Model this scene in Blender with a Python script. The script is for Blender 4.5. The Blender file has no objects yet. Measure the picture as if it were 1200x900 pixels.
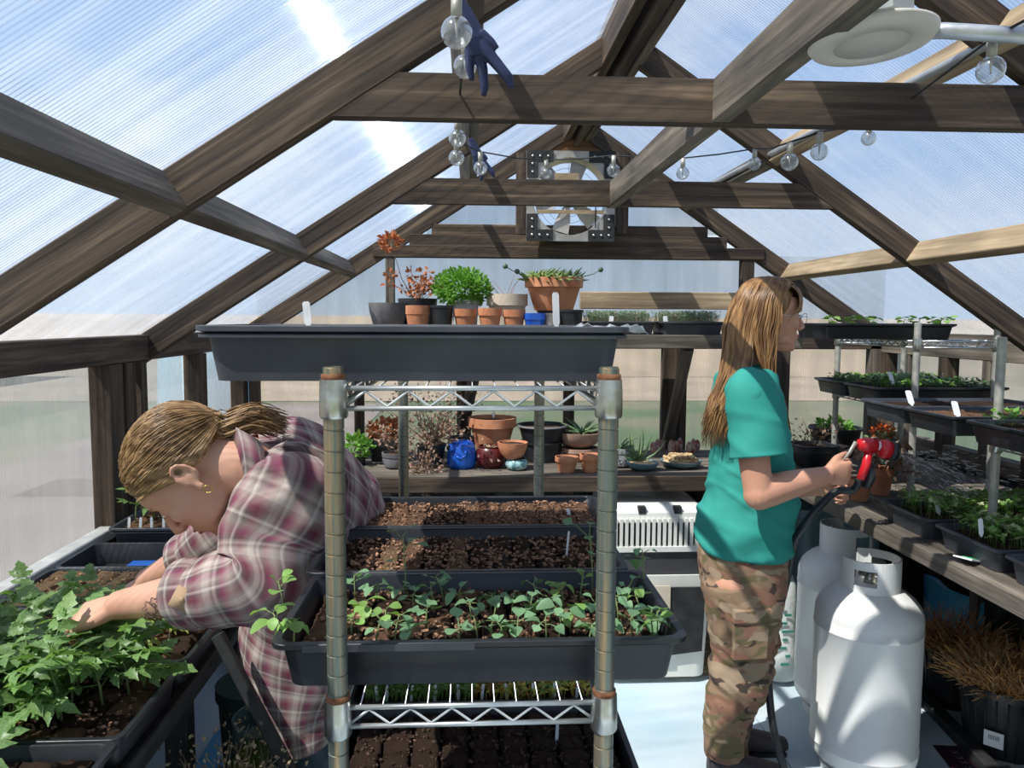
import bpy, bmesh, math, random
import numpy as np
from mathutils import Vector, Matrix, noise as mnoise

random.seed(7)
SC = bpy.context.scene
COL = SC.collection
PI = math.pi

# ------------------------------------------------------------------ camera
CAM_Z = 1.53
YAW, PITCH, ROLL, FPX = 0.0535, 0.0834, 0.0047, 907.0
_cf = Vector((math.sin(YAW) * math.cos(PITCH), math.cos(YAW) * math.cos(PITCH), -math.sin(PITCH)))
_cr = Vector((math.cos(YAW), -math.sin(YAW), 0.0))
_cu = _cr.cross(_cf)
CR = _cr * math.cos(ROLL) + _cu * math.sin(ROLL)
CU = -_cr * math.sin(ROLL) + _cu * math.cos(ROLL)
CF = _cf
cam_data = bpy.data.cameras.new('camera')
cam_data.sensor_width = 36.0
cam_data.lens = FPX / 1200.0 * 36.0
cam_data.clip_start = 0.02
cam_data.clip_end = 500
cam = bpy.data.objects.new('camera', cam_data)
COL.objects.link(cam)
_m = Matrix((CR, CU, -CF)).transposed().to_4x4()
_m.translation = Vector((0, 0, CAM_Z))
cam.matrix_world = _m
SC.camera = cam


def ray(px, py):
    return CF + CR * ((px - 600) / FPX) - CU * ((py - 450) / FPX)


def at(px, py, Y=None, z=None, X=None):
    """The real point seen at a place of the photograph, on a known plane."""
    d = ray(px, py)
    if Y is not None:
        t = Y / d.y
    elif z is not None:
        t = (z - CAM_Z) / d.z
    else:
        t = X / d.x
    return Vector((d.x * t, d.y * t, CAM_Z + d.z * t))


# ------------------------------------------------------------------ light
SC.view_settings.view_transform = 'Standard'
SC.view_settings.look = 'None'
SC.view_settings.gamma = 1
SC.view_settings.use_curve_mapping = False
SC.view_settings.exposure = 0.06
SC.cycles.transparent_max_bounces = 40
SC.cycles.max_bounces = 8
SC.cycles.sample_clamp_indirect = 6.0

SUN_AZ, SUN_EL = -122.0, 55.0
sd = Vector((math.sin(math.radians(SUN_AZ)) * math.cos(math.radians(SUN_EL)),
             math.cos(math.radians(SUN_AZ)) * math.cos(math.radians(SUN_EL)), math.sin(math.radians(SUN_EL))))
sun_data = bpy.data.lights.new('sun', 'SUN')
sun_data.energy = 8.6
sun_data.angle = math.radians(0.6)
sun_data.color = (1.0, 0.955, 0.88)
sun = bpy.data.objects.new('sun', sun_data)
COL.objects.link(sun)
sun.rotation_euler = (-sd).to_track_quat('-Z', 'Y').to_euler()
sun.location = (-4, 4, 8)

world = bpy.data.worlds.new('sky')
SC.world = world
world.use_nodes = True
wn, wl = world.node_tree.nodes, world.node_tree.links
wn.clear()
w_out = wn.new('ShaderNodeOutputWorld')
w_bg = wn.new('ShaderNodeBackground')
w_tc = wn.new('ShaderNodeTexCoord')
w_sep = wn.new('ShaderNodeSeparateXYZ')
w_ramp = wn.new('ShaderNodeValToRGB')
w_ramp.color_ramp.elements[0].position = 0.0
w_ramp.color_ramp.elements[0].color = (0.62, 0.74, 0.88, 1)
w_ramp.color_ramp.elements[1].position = 0.75
w_ramp.color_ramp.elements[1].color = (0.10, 0.27, 0.66, 1)
w_e = w_ramp.color_ramp.elements.new(0.3)
w_e.color = (0.26, 0.47, 0.82, 1)
w_n = wn.new('ShaderNodeTexNoise')
w_n.inputs['Scale'].default_value = 2.2
w_n.inputs['Detail'].default_value = 7
w_map = wn.new('ShaderNodeMapping')
w_map.inputs['Scale'].default_value = (1, 1, 2.4)
w_cr = wn.new('ShaderNodeValToRGB')
w_cr.color_ramp.elements[0].position = 0.47
w_cr.color_ramp.elements[1].position = 0.72
w_mix = wn.new('ShaderNodeMixRGB')
w_mix.inputs[2].default_value = (0.95, 0.96, 1.0, 1)
wl.new(w_tc.outputs['Generated'], w_sep.inputs[0])
wl.new(w_sep.outputs['Z'], w_ramp.inputs[0])
wl.new(w_tc.outputs['Generated'], w_map.inputs[0])
wl.new(w_map.outputs[0], w_n.inputs['Vector'])
wl.new(w_n.outputs['Fac'], w_cr.inputs[0])
wl.new(w_cr.outputs[0], w_mix.inputs[0])
wl.new(w_ramp.outputs[0], w_mix.inputs[1])
wl.new(w_mix.outputs[0], w_bg.inputs[0])
w_bg.inputs[1].default_value = 1.0
wl.new(w_bg.outputs[0], w_out.inputs[0])


# ------------------------------------------------------------------ materials
def _nt(name):
    m = bpy.data.materials.new(name)
    m.use_nodes = True
    nt = m.node_tree
    nt.nodes.clear()
    out = nt.nodes.new('ShaderNodeOutputMaterial')
    return m, nt, out


def c4(c):
    return (c[0], c[1], c[2], 1.0)


def pmat(name, col, rough=0.6, metal=0.0, col2=None, scale=8.0, stretch=(1, 1, 1), detail=4.0, lo=0.35, hi=0.65,
         bump=0.0, bscale=None, bdist=0.01, trans=0.0, spec=0.5, rnd=0.0, coat=0.0):
    """Principled material with a two-colour noise, a noise bump and optional leaf translucency."""
    m, nt, out = _nt(name)
    N, L = nt.nodes, nt.links
    b = N.new('ShaderNodeBsdfPrincipled')
    b.inputs['Roughness'].default_value = rough
    b.inputs['Metallic'].default_value = metal
    b.inputs['Specular IOR Level'].default_value = spec
    b.inputs['Coat Weight'].default_value = coat
    tc = N.new('ShaderNodeTexCoord')
    mp = N.new('ShaderNodeMapping')
    mp.inputs['Scale'].default_value = stretch
    L.new(tc.outputs['Object'], mp.inputs[0])
    cs = None
    if col2 is not None:
        n = N.new('ShaderNodeTexNoise')
        n.inputs['Scale'].default_value = scale
        n.inputs['Detail'].default_value = detail
        r = N.new('ShaderNodeValToRGB')
        r.color_ramp.elements[0].position = lo
        r.color_ramp.elements[0].color = c4(col)
        r.color_ramp.elements[1].position = hi
        r.color_ramp.elements[1].color = c4(col2)
        L.new(mp.outputs[0], n.inputs['Vector'])
        L.new(n.outputs['Fac'], r.inputs[0])
        cs = r.outputs[0]
    else:
        b.inputs['Base Color'].default_value = c4(col)
    if rnd > 0:
        oi = N.new('ShaderNodeObjectInfo')
        hs = N.new('ShaderNodeHueSaturation')
        mr = N.new('ShaderNodeMapRange')
        mr.inputs['To Min'].default_value = 1 - rnd
        mr.inputs['To Max'].default_value = 1 + rnd
        L.new(oi.outputs['Random'], mr.inputs[0])
        L.new(mr.outputs[0], hs.inputs['Value'])
        if cs is None:
            hs.inputs['Color'].default_value = c4(col)
        else:
            L.new(cs, hs.inputs['Color'])
        cs = hs.outputs[0]
    if cs is not None:
        L.new(cs, b.inputs['Base Color'])
    if bump > 0:
        n2 = N.new('ShaderNodeTexNoise')
        n2.inputs['Scale'].default_value = bscale or scale * 3
        n2.inputs['Detail'].default_value = 5
        bp = N.new('ShaderNodeBump')
        bp.inputs['Strength'].default_value = bump
        bp.inputs['Distance'].default_value = bdist
        L.new(mp.outputs[0], n2.inputs['Vector'])
        L.new(n2.outputs['Fac'], bp.inputs['Height'])
        L.new(bp.outputs[0], b.inputs['Normal'])
    if trans > 0:
        t = N.new('ShaderNodeBsdfTranslucent')
        mx = N.new('ShaderNodeMixShader')
        mx.inputs[0].default_value = trans
        if cs is not None:
            br = N.new('ShaderNodeMixRGB')
            br.blend_type = 'MULTIPLY'
            br.inputs[0].default_value = 1
            br.inputs[2].default_value = (1.15, 1.25, 0.6, 1)
            L.new(cs, br.inputs[1])
            L.new(br.outputs[0], t.inputs[0])
        else:
            t.inputs[0].default_value = c4(col)
        L.new(b.outputs[0], mx.inputs[1])
        L.new(t.outputs[0], mx.inputs[2])
        L.new(mx.outputs[0], out.inputs[0])
    else:
        L.new(b.outputs[0], out.inputs[0])
    m['bsdf'] = 1
    return m


def wood(name, a, b_, c, rough=0.75, gx=1.1):
    """Weathered sawn timber; the grain runs along the object's local X axis."""
    m, nt, out = _nt(name)
    N, L = nt.nodes, nt.links
    b = N.new('ShaderNodeBsdfPrincipled')
    b.inputs['Roughness'].default_value = rough
    b.inputs['Specular IOR Level'].default_value = 0.3
    tc = N.new('ShaderNodeTexCoord')
    oi = N.new('ShaderNodeObjectInfo')
    ad = N.new('ShaderNodeVectorMath')
    ad.operation = 'ADD'
    sc_ = N.new('ShaderNodeVectorMath')
    sc_.operation = 'SCALE'
    sc_.inputs[0].default_value = (17, 9, 5)
    L.new(oi.outputs['Random'], sc_.inputs['Scale'])
    L.new(tc.outputs['Object'], ad.inputs[0])
    L.new(sc_.outputs[0], ad.inputs[1])
    mp = N.new('ShaderNodeMapping')
    mp.inputs['Scale'].default_value = (gx, 22, 22)
    L.new(ad.outputs[0], mp.inputs[0])
    n = N.new('ShaderNodeTexNoise')
    n.inputs['Scale'].default_value = 1.6
    n.inputs['Detail'].default_value = 8
    n.inputs['Roughness'].default_value = 0.62
    n.inputs['Distortion'].default_value = 0.6
    L.new(mp.outputs[0], n.inputs['Vector'])
    r = N.new('ShaderNodeValToRGB')
    e = r.color_ramp.elements
    e[0].position = 0.32
    e[0].color = c4(a)
    e[1].position = 0.72
    e[1].color = c4(c)
    k = e.new(0.52)
    k.color = c4(b_)
    L.new(n.outputs['Fac'], r.inputs[0])
    # broad stains
    mp2 = N.new('ShaderNodeMapping')
    mp2.inputs['Scale'].default_value = (1.6, 5, 5)
    L.new(ad.outputs[0], mp2.inputs[0])
    n2 = N.new('ShaderNodeTexNoise')
    n2.inputs['Scale'].default_value = 1.5
    n2.inputs['Detail'].default_value = 3
    L.new(mp2.outputs[0], n2.inputs['Vector'])
    mr = N.new('ShaderNodeMapRange')
    mr.inputs['From Min'].default_value = 0.3
    mr.inputs['From Max'].default_value = 0.7
    mr.inputs['To Min'].default_value = 0.62
    mr.inputs['To Max'].default_value = 1.25
    L.new(n2.outputs['Fac'], mr.inputs[0])
    hs = N.new('ShaderNodeHueSaturation')
    L.new(r.outputs[0], hs.inputs['Color'])
    L.new(mr.outputs[0], hs.inputs['Value'])
    L.new(hs.outputs[0], b.inputs['Base Color'])
    bp = N.new('ShaderNodeBump')
    bp.inputs['Strength'].default_value = 0.5
    bp.inputs['Distance'].default_value = 0.004
    L.new(n.outputs['Fac'], bp.inputs['Height'])
    L.new(bp.outputs[0], b.inputs['Normal'])
    L.new(b.outputs[0], out.inputs[0])
    return m


def polycarb(name, clear=0.6, haze=0.26, tint=(0.93, 0.97, 1.0), hcol=(0.85, 0.88, 0.9), gloss=0.08, dirt=0.25, grough=0.35):
    """Twin-wall polycarbonate skin: part clear, part milky, faintly glossy, with streaks of dust."""
    m, nt, out = _nt(name)
    N, L = nt.nodes, nt.links
    tr = N.new('ShaderNodeBsdfTransparent')
    tr.inputs[0].default_value = c4(tint)
    tl = N.new('ShaderNodeBsdfTranslucent')
    tl.inputs[0].default_value = c4(hcol)
    df = N.new('ShaderNodeBsdfDiffuse')
    df.inputs[0].default_value = c4(hcol)
    gl = N.new('ShaderNodeBsdfGlossy')
    gl.inputs['Roughness'].default_value = grough
    tc = N.new('ShaderNodeTexCoord')
    mp = N.new('ShaderNodeMapping')
    mp.inputs['Scale'].default_value = (0.7, 5.0, 1)
    L.new(tc.outputs['UV'], mp.inputs[0])
    n = N.new('ShaderNodeTexNoise')
    n.inputs['Scale'].default_value = 2.2
    n.inputs['Detail'].default_value = 6
    L.new(mp.outputs[0], n.inputs['Vector'])
    mr = N.new('ShaderNodeMapRange')
    mr.inputs['From Min'].default_value = 0.35
    mr.inputs['From Max'].default_value = 0.75
    mr.inputs['To Min'].default_value = 1 - clear - dirt * 0.4
    mr.inputs['To Max'].default_value = 1 - clear + dirt
    L.new(n.outputs['Fac'], mr.inputs[0])
    m1 = N.new('ShaderNodeMixShader')
    m1.inputs[0].default_value = 0.3
    L.new(tl.outputs[0], m1.inputs[1])
    L.new(df.outputs[0], m1.inputs[2])
    m2 = N.new('ShaderNodeMixShader')
    L.new(mr.outputs[0], m2.inputs[0])
    L.new(tr.outputs[0], m2.inputs[1])
    L.new(m1.outputs[0], m2.inputs[2])
    m3 = N.new('ShaderNodeMixShader')
    m3.inputs[0].default_value = gloss
    L.new(m2.outputs[0], m3.inputs[1])
    L.new(gl.outputs[0], m3.inputs[2])
    L.new(m3.outputs[0], out.inputs[0])
    return m


def ribmat(name, clear=0.8, rough=0.12):
    m, nt, out = _nt(name)
    N, L = nt.nodes, nt.links
    tr = N.new('ShaderNodeBsdfTransparent')
    tr.inputs[0].default_value = (0.9, 0.93, 0.97, 1)
    gl = N.new('ShaderNodeBsdfGlossy')
    gl.inputs['Roughness'].default_value = rough
    gl.inputs[0].default_value = (0.9, 0.93, 0.97, 1)
    mx = N.new('ShaderNodeMixShader')
    mx.inputs[0].default_value = 1 - clear
    L.new(tr.outputs[0], mx.inputs[1])
    L.new(gl.outputs[0], mx.inputs[2])
    L.new(mx.outputs[0], out.inputs[0])
    return m


# ------------------------------------------------------------------ mesh builder
class MB:
    def __init__(self):
        self.v, self.f, self.m, self.uv = [], [], [], {}

    def face(self, idx, mi=0, uv=None):
        if uv:
            self.uv[len(self.f)] = uv
        self.f.append(tuple(idx))
        self.m.append(mi)

    def quad(self, a, b, c, d, mi=0, uv=None):
        k = len(self.v)
        self.v += [tuple(a), tuple(b), tuple(c), tuple(d)]
        self.face((k, k + 1, k + 2, k + 3), mi, uv)

    def poly(self, pts, mi=0):
        k = len(self.v)
        self.v += [tuple(p) for p in pts]
        self.face(range(k, k + len(pts)), mi)

    def box(self, c, s, rot=None, mi=0, taper=1.0):
        k = len(self.v)
        c = Vector(c)
        hx, hy, hz = s[0] / 2, s[1] / 2, s[2] / 2
        for z, t in ((-hz, taper), (hz, 1.0)):
            for x, y in ((-hx, -hy), (hx, -hy), (hx, hy), (-hx, hy)):
                p = Vector((x * t, y * t, z))
                if rot is not None:
                    p = rot @ p
                self.v.append(tuple(c + p))
        for q in ((0, 3, 2, 1), (4, 5, 6, 7), (0, 1, 5, 4), (1, 2, 6, 5), (2, 3, 7, 6), (3, 0, 4, 7)):
            self.face([k + i for i in q], mi)
        return self

    def prism(self, pts, y0, y1, mi=0):
        """Outline pts in (x, z) pushed from y0 to y1."""
        k = len(self.v)
        n = len(pts)
        self.v += [(p[0], y0, p[1]) for p in pts] + [(p[0], y1, p[1]) for p in pts]
        self.face(range(k, k + n), mi)
        self.face(range(k + 2 * n - 1, k + n - 1, -1), mi)
        for i in range(n):
            j = (i + 1) % n
            self.face((k + j, k + i, k + n + i, k + n + j), mi)
        return self

    def rings(self, rs, mi=0, cap0=True, cap1=True, vlen=None):
        """Skin a list of equally long rings of points."""
        k = len(self.v)
        n = len(rs[0])
        for r in rs:
            self.v += [tuple(p) for p in r]
        for i in range(len(rs) - 1):
            for j in range(n):
                j2 = (j + 1) % n
                uv = None
                if vlen:
                    u0, u1 = vlen[1] * j / n, vlen[1] * (j + 1) / n
                    uv = ((u0, vlen[0][i]), (u1, vlen[0][i]), (u1, vlen[0][i + 1]), (u0, vlen[0][i + 1]))
                self.face((k + i * n + j, k + i * n + j2, k + (i + 1) * n + j2, k + (i + 1) * n + j), mi, uv)
        if cap0:
            self.face(range(k + n - 1, k - 1, -1), mi)
        if cap1:
            b = k + (len(rs) - 1) * n
            self.face(range(b, b + n), mi)
        return self

    def tube(self, pts, r, n=8, mi=0, caps=True, flat=1.0):
        pts = [Vector(p) for p in pts]
        rr = r if isinstance(r, (list, tuple)) else [r] * len(pts)
        t = (pts[1] - pts[0]).normalized()
        a = t.orthogonal().normalized()
        rs = []
        for i, p in enumerate(pts):
            if i == 0:
                t2 = (pts[1] - pts[0])
            elif i == len(pts) - 1:
                t2 = (pts[-1] - pts[-2])
            else:
                t2 = (pts[i + 1] - pts[i - 1])
            if t2.length < 1e-9:
                t2 = t
            t2 = t2.normalized()
            a = (a - t2 * a.dot(t2))
            if a.length < 1e-6:
                a = t2.orthogonal()
            a = a.normalized()
            b = t2.cross(a)
            rs.append([p + (a * math.cos(2 * PI * j / n) + b * (math.sin(2 * PI * j / n) * flat)) * rr[i] for j in range(n)])
            t = t2
        return self.rings(rs, mi, caps, caps)

    def lathe(self, prof, n=24, c=(0, 0, 0), mi=0, M=None, cap0=True, cap1=True, sq=0.0):
        rs = []
        for r, z in prof:
            ring = []
            for j in range(n):
                a = 2 * PI * j / n
                k = 1.0
                if sq:
                    k = 1.0 / (abs(math.cos(a)) ** sq + abs(math.sin(a)) ** sq) ** (1.0 / sq)
                p = Vector((r * k * math.cos(a), r * k * math.sin(a), z))
                if M is not None:
                    p = M @ p
                ring.append(p + Vector(c))
            rs.append(ring)
        return self.rings(rs, mi, cap0, cap1)

    def ell(self, c, r, n=12, m=8, M=None, mi=0):
        if not isinstance(r, (tuple, list)):
            r = (r, r, r)
        rs = []
        for i in range(m + 1):
            th = PI * i / m
            th = min(max(th, 0.05), PI - 0.05)
            ring = []
            for j in range(n):
                a = 2 * PI * j / n
                p = Vector((r[0] * math.sin(th) * math.cos(a), r[1] * math.sin(th) * math.sin(a), -r[2] * math.cos(th)))
                if M is not None:
                    p = M @ p
                ring.append(p + Vector(c))
            rs.append(ring)
        return self.rings(rs, mi)

    def loft(self, secs, n=20, power=2.0, mi=0, caps=True, uvw=None):
        """secs: (centre, x axis, y axis, rx, ry)."""
        rs, vl, acc = [], [], 0.0
        for i, (c, ax, ay, rx, ry) in enumerate(secs):
            c = Vector(c)
            ax = Vector(ax).normalized()
            ay = Vector(ay).normalized()
            if i:
                acc += (c - Vector(secs[i - 1][0])).length
            vl.append(acc)
            ring = []
            for j in range(n):
                a = 2 * PI * j / n
                ca, sa = math.cos(a), math.sin(a)
                k = (abs(ca) ** power + abs(sa) ** power) ** (-1.0 / power)
                ring.append(c + ax * (rx * ca * k) + ay * (ry * sa * k))
            rs.append(ring)
        return self.rings(rs, mi, caps, caps, (vl, uvw) if uvw else None)

    def xf(self, M, k0=0):
        for i in range(k0, len(self.v)):
            self.v[i] = tuple(M @ Vector(self.v[i]))
        return self

    def mesh(self, name, mats, smooth=True):
        me = bpy.data.meshes.new(name)
        me.from_pydata(self.v, [], self.f)
        if not isinstance(mats, (list, tuple)):
            mats = [mats]
        for mt in mats:
            me.materials.append(mt)
        if len(mats) > 1:
            me.polygons.foreach_set('material_index', self.m)
        if smooth:
            me.polygons.foreach_set('use_smooth', [True] * len(self.f))
        if self.uv:
            ul = me.uv_layers.new(name='UVMap')
            for fi, uv in self.uv.items():
                p = me.polygons[fi]
                for q, li in enumerate(p.loop_indices):
                    ul.data[li].uv = uv[q]
        me.update()
        return me

    def build(self, name, mats, parent=None, smooth=True, angle=None):
        me = self.mesh(name, mats, smooth)
        if smooth and angle is not None:
            me.set_sharp_from_angle(angle=math.radians(angle))
        return link(name, me, parent)


def link(name, me, parent=None, loc=None, rot=None, scale=None, M=None):
    o = bpy.data.objects.new(name, me)
    COL.objects.link(o)
    if parent is not None:
        o.parent = parent
    if M is not None:
        o.matrix_local = M
    if loc is not None:
        o.location = loc
    if rot is not None:
        o.rotation_euler = rot
    if scale is not None:
        o.scale = scale if isinstance(scale, (tuple, list)) else (scale,) * 3
    return o


def tag(o, label, cat, group=None, kind=None):
    if label:
        o['label'] = label
    if cat:
        o['category'] = cat
    if group:
        o['group'] = group
    if kind:
        o['kind'] = kind
    return o


def thing(name, label, cat, loc=(0, 0, 0), rz=0.0, group=None):
    o = bpy.data.objects.new(name, None)
    COL.objects.link(o)
    o.location = loc
    o.rotation_euler = (0, 0, rz)
    o.empty_display_size = 0.05
    return tag(o, label, cat, group)


def struct(name):
    o = bpy.data.objects.new(name, None)
    COL.objects.link(o)
    o['kind'] = 'structure'
    return o


def copy_tree(o, parent=None):
    c = o.copy()
    COL.objects.link(c)
    if parent is not None:
        c.parent = parent
    for ch in o.children:
        copy_tree(ch, c)
    return c


def timber(name, p0, p1, w, t, up, mat, parent, ext=(0, 0)):
    """A sawn board from p0 to p1; w is its size along `up`, t across; the box hangs centred on the line."""
    p0, p1, up = Vector(p0), Vector(p1), Vector(up)
    x = (p1 - p0).normalized()
    z = (up - x * up.dot(x)).normalized()
    y = z.cross(x)
    Ln = (p1 - p0).length
    b = MB()
    hx, hy, hz, c = Ln / 2, t / 2, w / 2, 0.003
    ring = [(-hy + c, -hz), (hy - c, -hz), (hy, -hz + c), (hy, hz - c), (hy - c, hz), (-hy + c, hz), (-hy, hz - c), (-hy, -hz + c)]
    b.rings([[Vector((-hx - ext[0], q[0], q[1])) for q in ring], [Vector((hx + ext[1], q[0], q[1])) for q in ring]])
    M = Matrix((x, y, z)).transposed().to_4x4()
    M.translation = (p0 + p1) / 2
    me = b.mesh(name, mat, False)
    return link(name, me, parent, M=M)


def remesh(mb, name, mats, voxel=0.004, smooth=6, fac=0.5):
    """Fuse overlapping volumes into one continuous skin."""
    me = mb.mesh(name + '_raw', mats, True)
    o = bpy.data.objects.new(name + '_raw', me)
    COL.objects.link(o)
    r = o.modifiers.new('r', 'REMESH')
    r.mode = 'VOXEL'
    r.voxel_size = voxel
    r.use_smooth_shade = True
    if smooth:
        s = o.modifiers.new('s', 'SMOOTH')
        s.iterations = smooth
        s.factor = fac
    dg = bpy.context.evaluated_depsgraph_get()
    dg.update()
    out = bpy.data.meshes.new_from_object(o.evaluated_get(dg), depsgraph=dg)
    bpy.data.objects.remove(o)
    bpy.data.meshes.remove(me)
    out.name = name
    if len(out.materials) == 0:
        for mt in (mats if isinstance(mats, (list, tuple)) else [mats]):
            out.materials.append(mt)
    out.polygons.foreach_set('use_smooth', [True] * len(out.polygons))
    return out


def displace(me, fn):
    me.update()
    n = len(me.vertices)
    nor = np.empty(n * 3, dtype=np.float32)
    me.vertices.foreach_get('normal', nor)
    nor = nor.reshape(-1, 3)
    for i, v in enumerate(me.vertices):
        d = fn(v.co, nor[i])
        if d:
            v.co = v.co + Vector(nor[i].tolist()) * d
    me.update()


def fbm(p, s=1.0):
    return mnoise.noise(p * s)


# ------------------------------------------------------------------ shared materials
M_dark = wood('weathered dark timber', (0.026, 0.019, 0.015), (0.080, 0.056, 0.040), (0.20, 0.14, 0.088))
M_grey = wood('grey weathered timber', (0.06, 0.05, 0.043), (0.15, 0.125, 0.10), (0.30, 0.25, 0.19))
M_tan = wood('pale and sunlit sawn timber', (0.24, 0.17, 0.10), (0.42, 0.31, 0.19), (0.60, 0.46, 0.30))
M_black = pmat('black painted wood', (0.012, 0.012, 0.013), 0.7, col2=(0.03, 0.03, 0.03), scale=20)
M_roof = polycarb('roof polycarbonate', clear=0.76, dirt=0.16)
M_wall = polycarb('wall polycarbonate', clear=0.70, dirt=0.22, tint=(0.84, 0.85, 0.84), hcol=(0.50, 0.49, 0.47))
M_rib = ribmat('polycarbonate ribs', 0.80, 0.06)
M_ribw = ribmat('wall polycarbonate ribs', 0.6, 0.3)
M_galv = pmat('galvanised wire', (0.50, 0.52, 0.52), 0.38, 0.85, col2=(0.66, 0.67, 0.66), scale=30)
M_tray = pmat('black tray plastic', (0.010, 0.011, 0.014), 0.38, col2=(0.022, 0.024, 0.030), scale=9, lo=0.4, hi=0.8, bump=0.12, bscale=60, bdist=0.003)
M_tray2 = pmat('dusty grey tray plastic', (0.032, 0.035, 0.045), 0.5, col2=(0.065, 0.07, 0.08), scale=7, lo=0.35, hi=0.8)
M_soil = pmat('potting soil dark', (0.022, 0.014, 0.011), 0.95, col2=(0.14, 0.085, 0.06), scale=90, bump=1.0, bscale=160, bdist=0.006, spec=0.1)
M_soilb = pmat('potting soil reddish', (0.11, 0.06, 0.04), 0.95, col2=(0.46, 0.26, 0.16), scale=110, bump=1.0, bscale=170, bdist=0.006, spec=0.1)
M_soilt = pmat('potting soil tan', (0.20, 0.12, 0.065), 0.95, col2=(0.52, 0.35, 0.20), scale=110, bump=1.0, bscale=170, bdist=0.006, spec=0.1)
M_white = pmat('white plastic tag', (0.82, 0.83, 0.82), 0.5)
M_terra = pmat('terracotta', (0.46, 0.165, 0.075), 0.8, col2=(0.60, 0.27, 0.14), scale=14, bump=0.15, bscale=80, bdist=0.002, rnd=0.12)
M_skinp = None
# ================================================================== the greenhouse
L_, R_, RX = 1.173, 2.2, 0.54
SL, SR = 0.648, 0.672
HP = CAM_Z - 0.061                      # top of the wall plates
HA = HP + SL * (L_ + RX)                # ridge height of the roof plane
FY = [-0.86, 0.42, 1.644, 2.836, 4.012]  # rafter frames
DEP = 0.089
def zl(x): return HA - SL * (RX - x)
def zr(x): return HA - SR * (x - RX)
nL = Vector((-SL, 0, 1)).normalized()
nR = Vector((SR, 0, 1)).normalized()
uL = Vector((1, 0, SL)).normalized()
uR = Vector((1, 0, -SR)).normalized()

ceiling = struct('ceiling')
for k, y in enumerate(FY):
    for side in (0, 1):
        if side == 0:
            a, b, n = Vector((-L_ - 0.06, y, zl(-L_ - 0.06))), Vector((RX, y, HA)), nL
        else:
            a, b, n = Vector((RX, y, HA)), Vector((R_ + 0.06, y, zr(R_ + 0.06))), nR
        off = n * (-DEP / 2)
        timber('rafter', a + off, b + off, DEP, 0.04, n, M_dark, ceiling)
# collar ties
for y, hc in ((0.42, 0.409), (FY[2], 0.409), (FY[3], 0.411)):
    zc = CAM_Z + hc + DEP / 2
    x0 = RX - (HA - 0.107 - (zc - DEP / 2)) / SL
    x1 = RX + (HA - 0.107 - (zc - DEP / 2)) / SR
    b = MB()
    zb, zt = zc - DEP / 2, zc + DEP / 2
    xa, xb = x0 + DEP / SL, x1 - DEP / SR
    b.prism([(x0 - RX, -DEP / 2), (x1 - RX, -DEP / 2), (xb - RX, DEP / 2), (xa - RX, DEP / 2)], -0.02, 0.02)
    o = b.build('collar_tie', M_dark, ceiling, False)
    o.location = (RX, y, zc)
# purlins between the frames (cross-section square to the roof)
def purlin(xa, side, y0, y1, mat, t=0.038, dep=0.089, drop=0.0):
    z = zl(xa) if side == 0 else zr(xa)
    n = nL if side == 0 else nR
    u = -uL if side == 0 else uR
    c = Vector((xa, 0, z)) - n * (dep / 2 + drop) + u * (t / 2)
    timber('purlin', (c.x, y0, c.z), (c.x, y1, c.z), dep, t, n, mat, ceiling)
for i in range(4):
    a, b = FY[i] + 0.02, FY[i + 1] - 0.02
    purlin(-0.62, 0, a, b, M_grey)
    purlin(-0.02, 0, a, b, M_grey)
    purlin(1.13, 1, a, b, M_tan if i != 3 else M_grey)  # sunlit brightness of the right purlins is put in as paler timber
    purlin(1.66, 1, a, b, M_tan if i >= 1 else M_grey)
# runner between the collar ties, just under the ridge
zc = CAM_Z + 0.41 + DEP / 2
timber('runner', (0.520, FY[2] - 0.021, zc), (0.520, 0.44, zc), DEP, 0.038, (0, 0, 1), M_grey, ceiling)
timber('runner', (0.520, FY[2] + 0.021, zc), (0.520, FY[3] + 0.04, zc), DEP, 0.038, (0, 0, 1), M_grey, ceiling)
# ridge: two boards and a cap board under them
timber('ridge_board', (RX - 0.055, FY[0], HA - 0.075), (RX - 0.055, FY[4], HA - 0.075), 0.14, 0.035, (0, 0, 1), M_dark, ceiling)
timber('ridge_board', (RX + 0.055, FY[0], HA - 0.075), (RX + 0.055, FY[4], HA - 0.075), 0.14, 0.035, (0, 0, 1), M_grey, ceiling)
timber('ridge_board', (RX, FY[0], HA - 0.125), (RX, FY[4], HA - 0.125), 0.09, 0.03, (0.0, 0, 1), M_dark, ceiling)


def sheet(name, p0, du, dv, nu, nrib, nrm, parent, ms, mr, depth=0.008, round_ribs=False):
    """A polycarbonate panel: corner p0, run along du (across ribs) and dv (along ribs), with real inner ribs."""
    p0, du, dv, nrm = Vector(p0), Vector(du), Vector(dv), Vector(nrm).normalized()
    b = MB()
    lu, lv = du.length, dv.length
    uv = ((0, 0), (0, lu), (lv, lu), (lv, 0))
    b.quad(p0, p0 + du, p0 + du + dv, p0 + dv, 0, uv)
    for i in range(nrib + 1):
        q = p0 + du * (i / nrib)
        if round_ribs:
            e = nrm * (-0.004)
            t = dv.normalized()
            s = t.cross(nrm).normalized()
            ring = [(s * math.cos(k * PI / 3) + nrm * math.sin(k * PI / 3)) * 0.0011 for k in range(6)]
            k0 = len(b.v)
            b.v += [tuple(q + e + w) for w in ring] + [tuple(q + dv + e + w) for w in ring]
            for k in range(6):
                k2 = (k + 1) % 6
                b.face((k0 + k, k0 + k2, k0 + 6 + k2, k0 + 6 + k), 1)
        else:
            b.quad(q, q + dv, q + dv - nrm * depth, q - nrm * depth, 1)
    return b.build(name, [ms, mr], parent, round_ribs)

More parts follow.
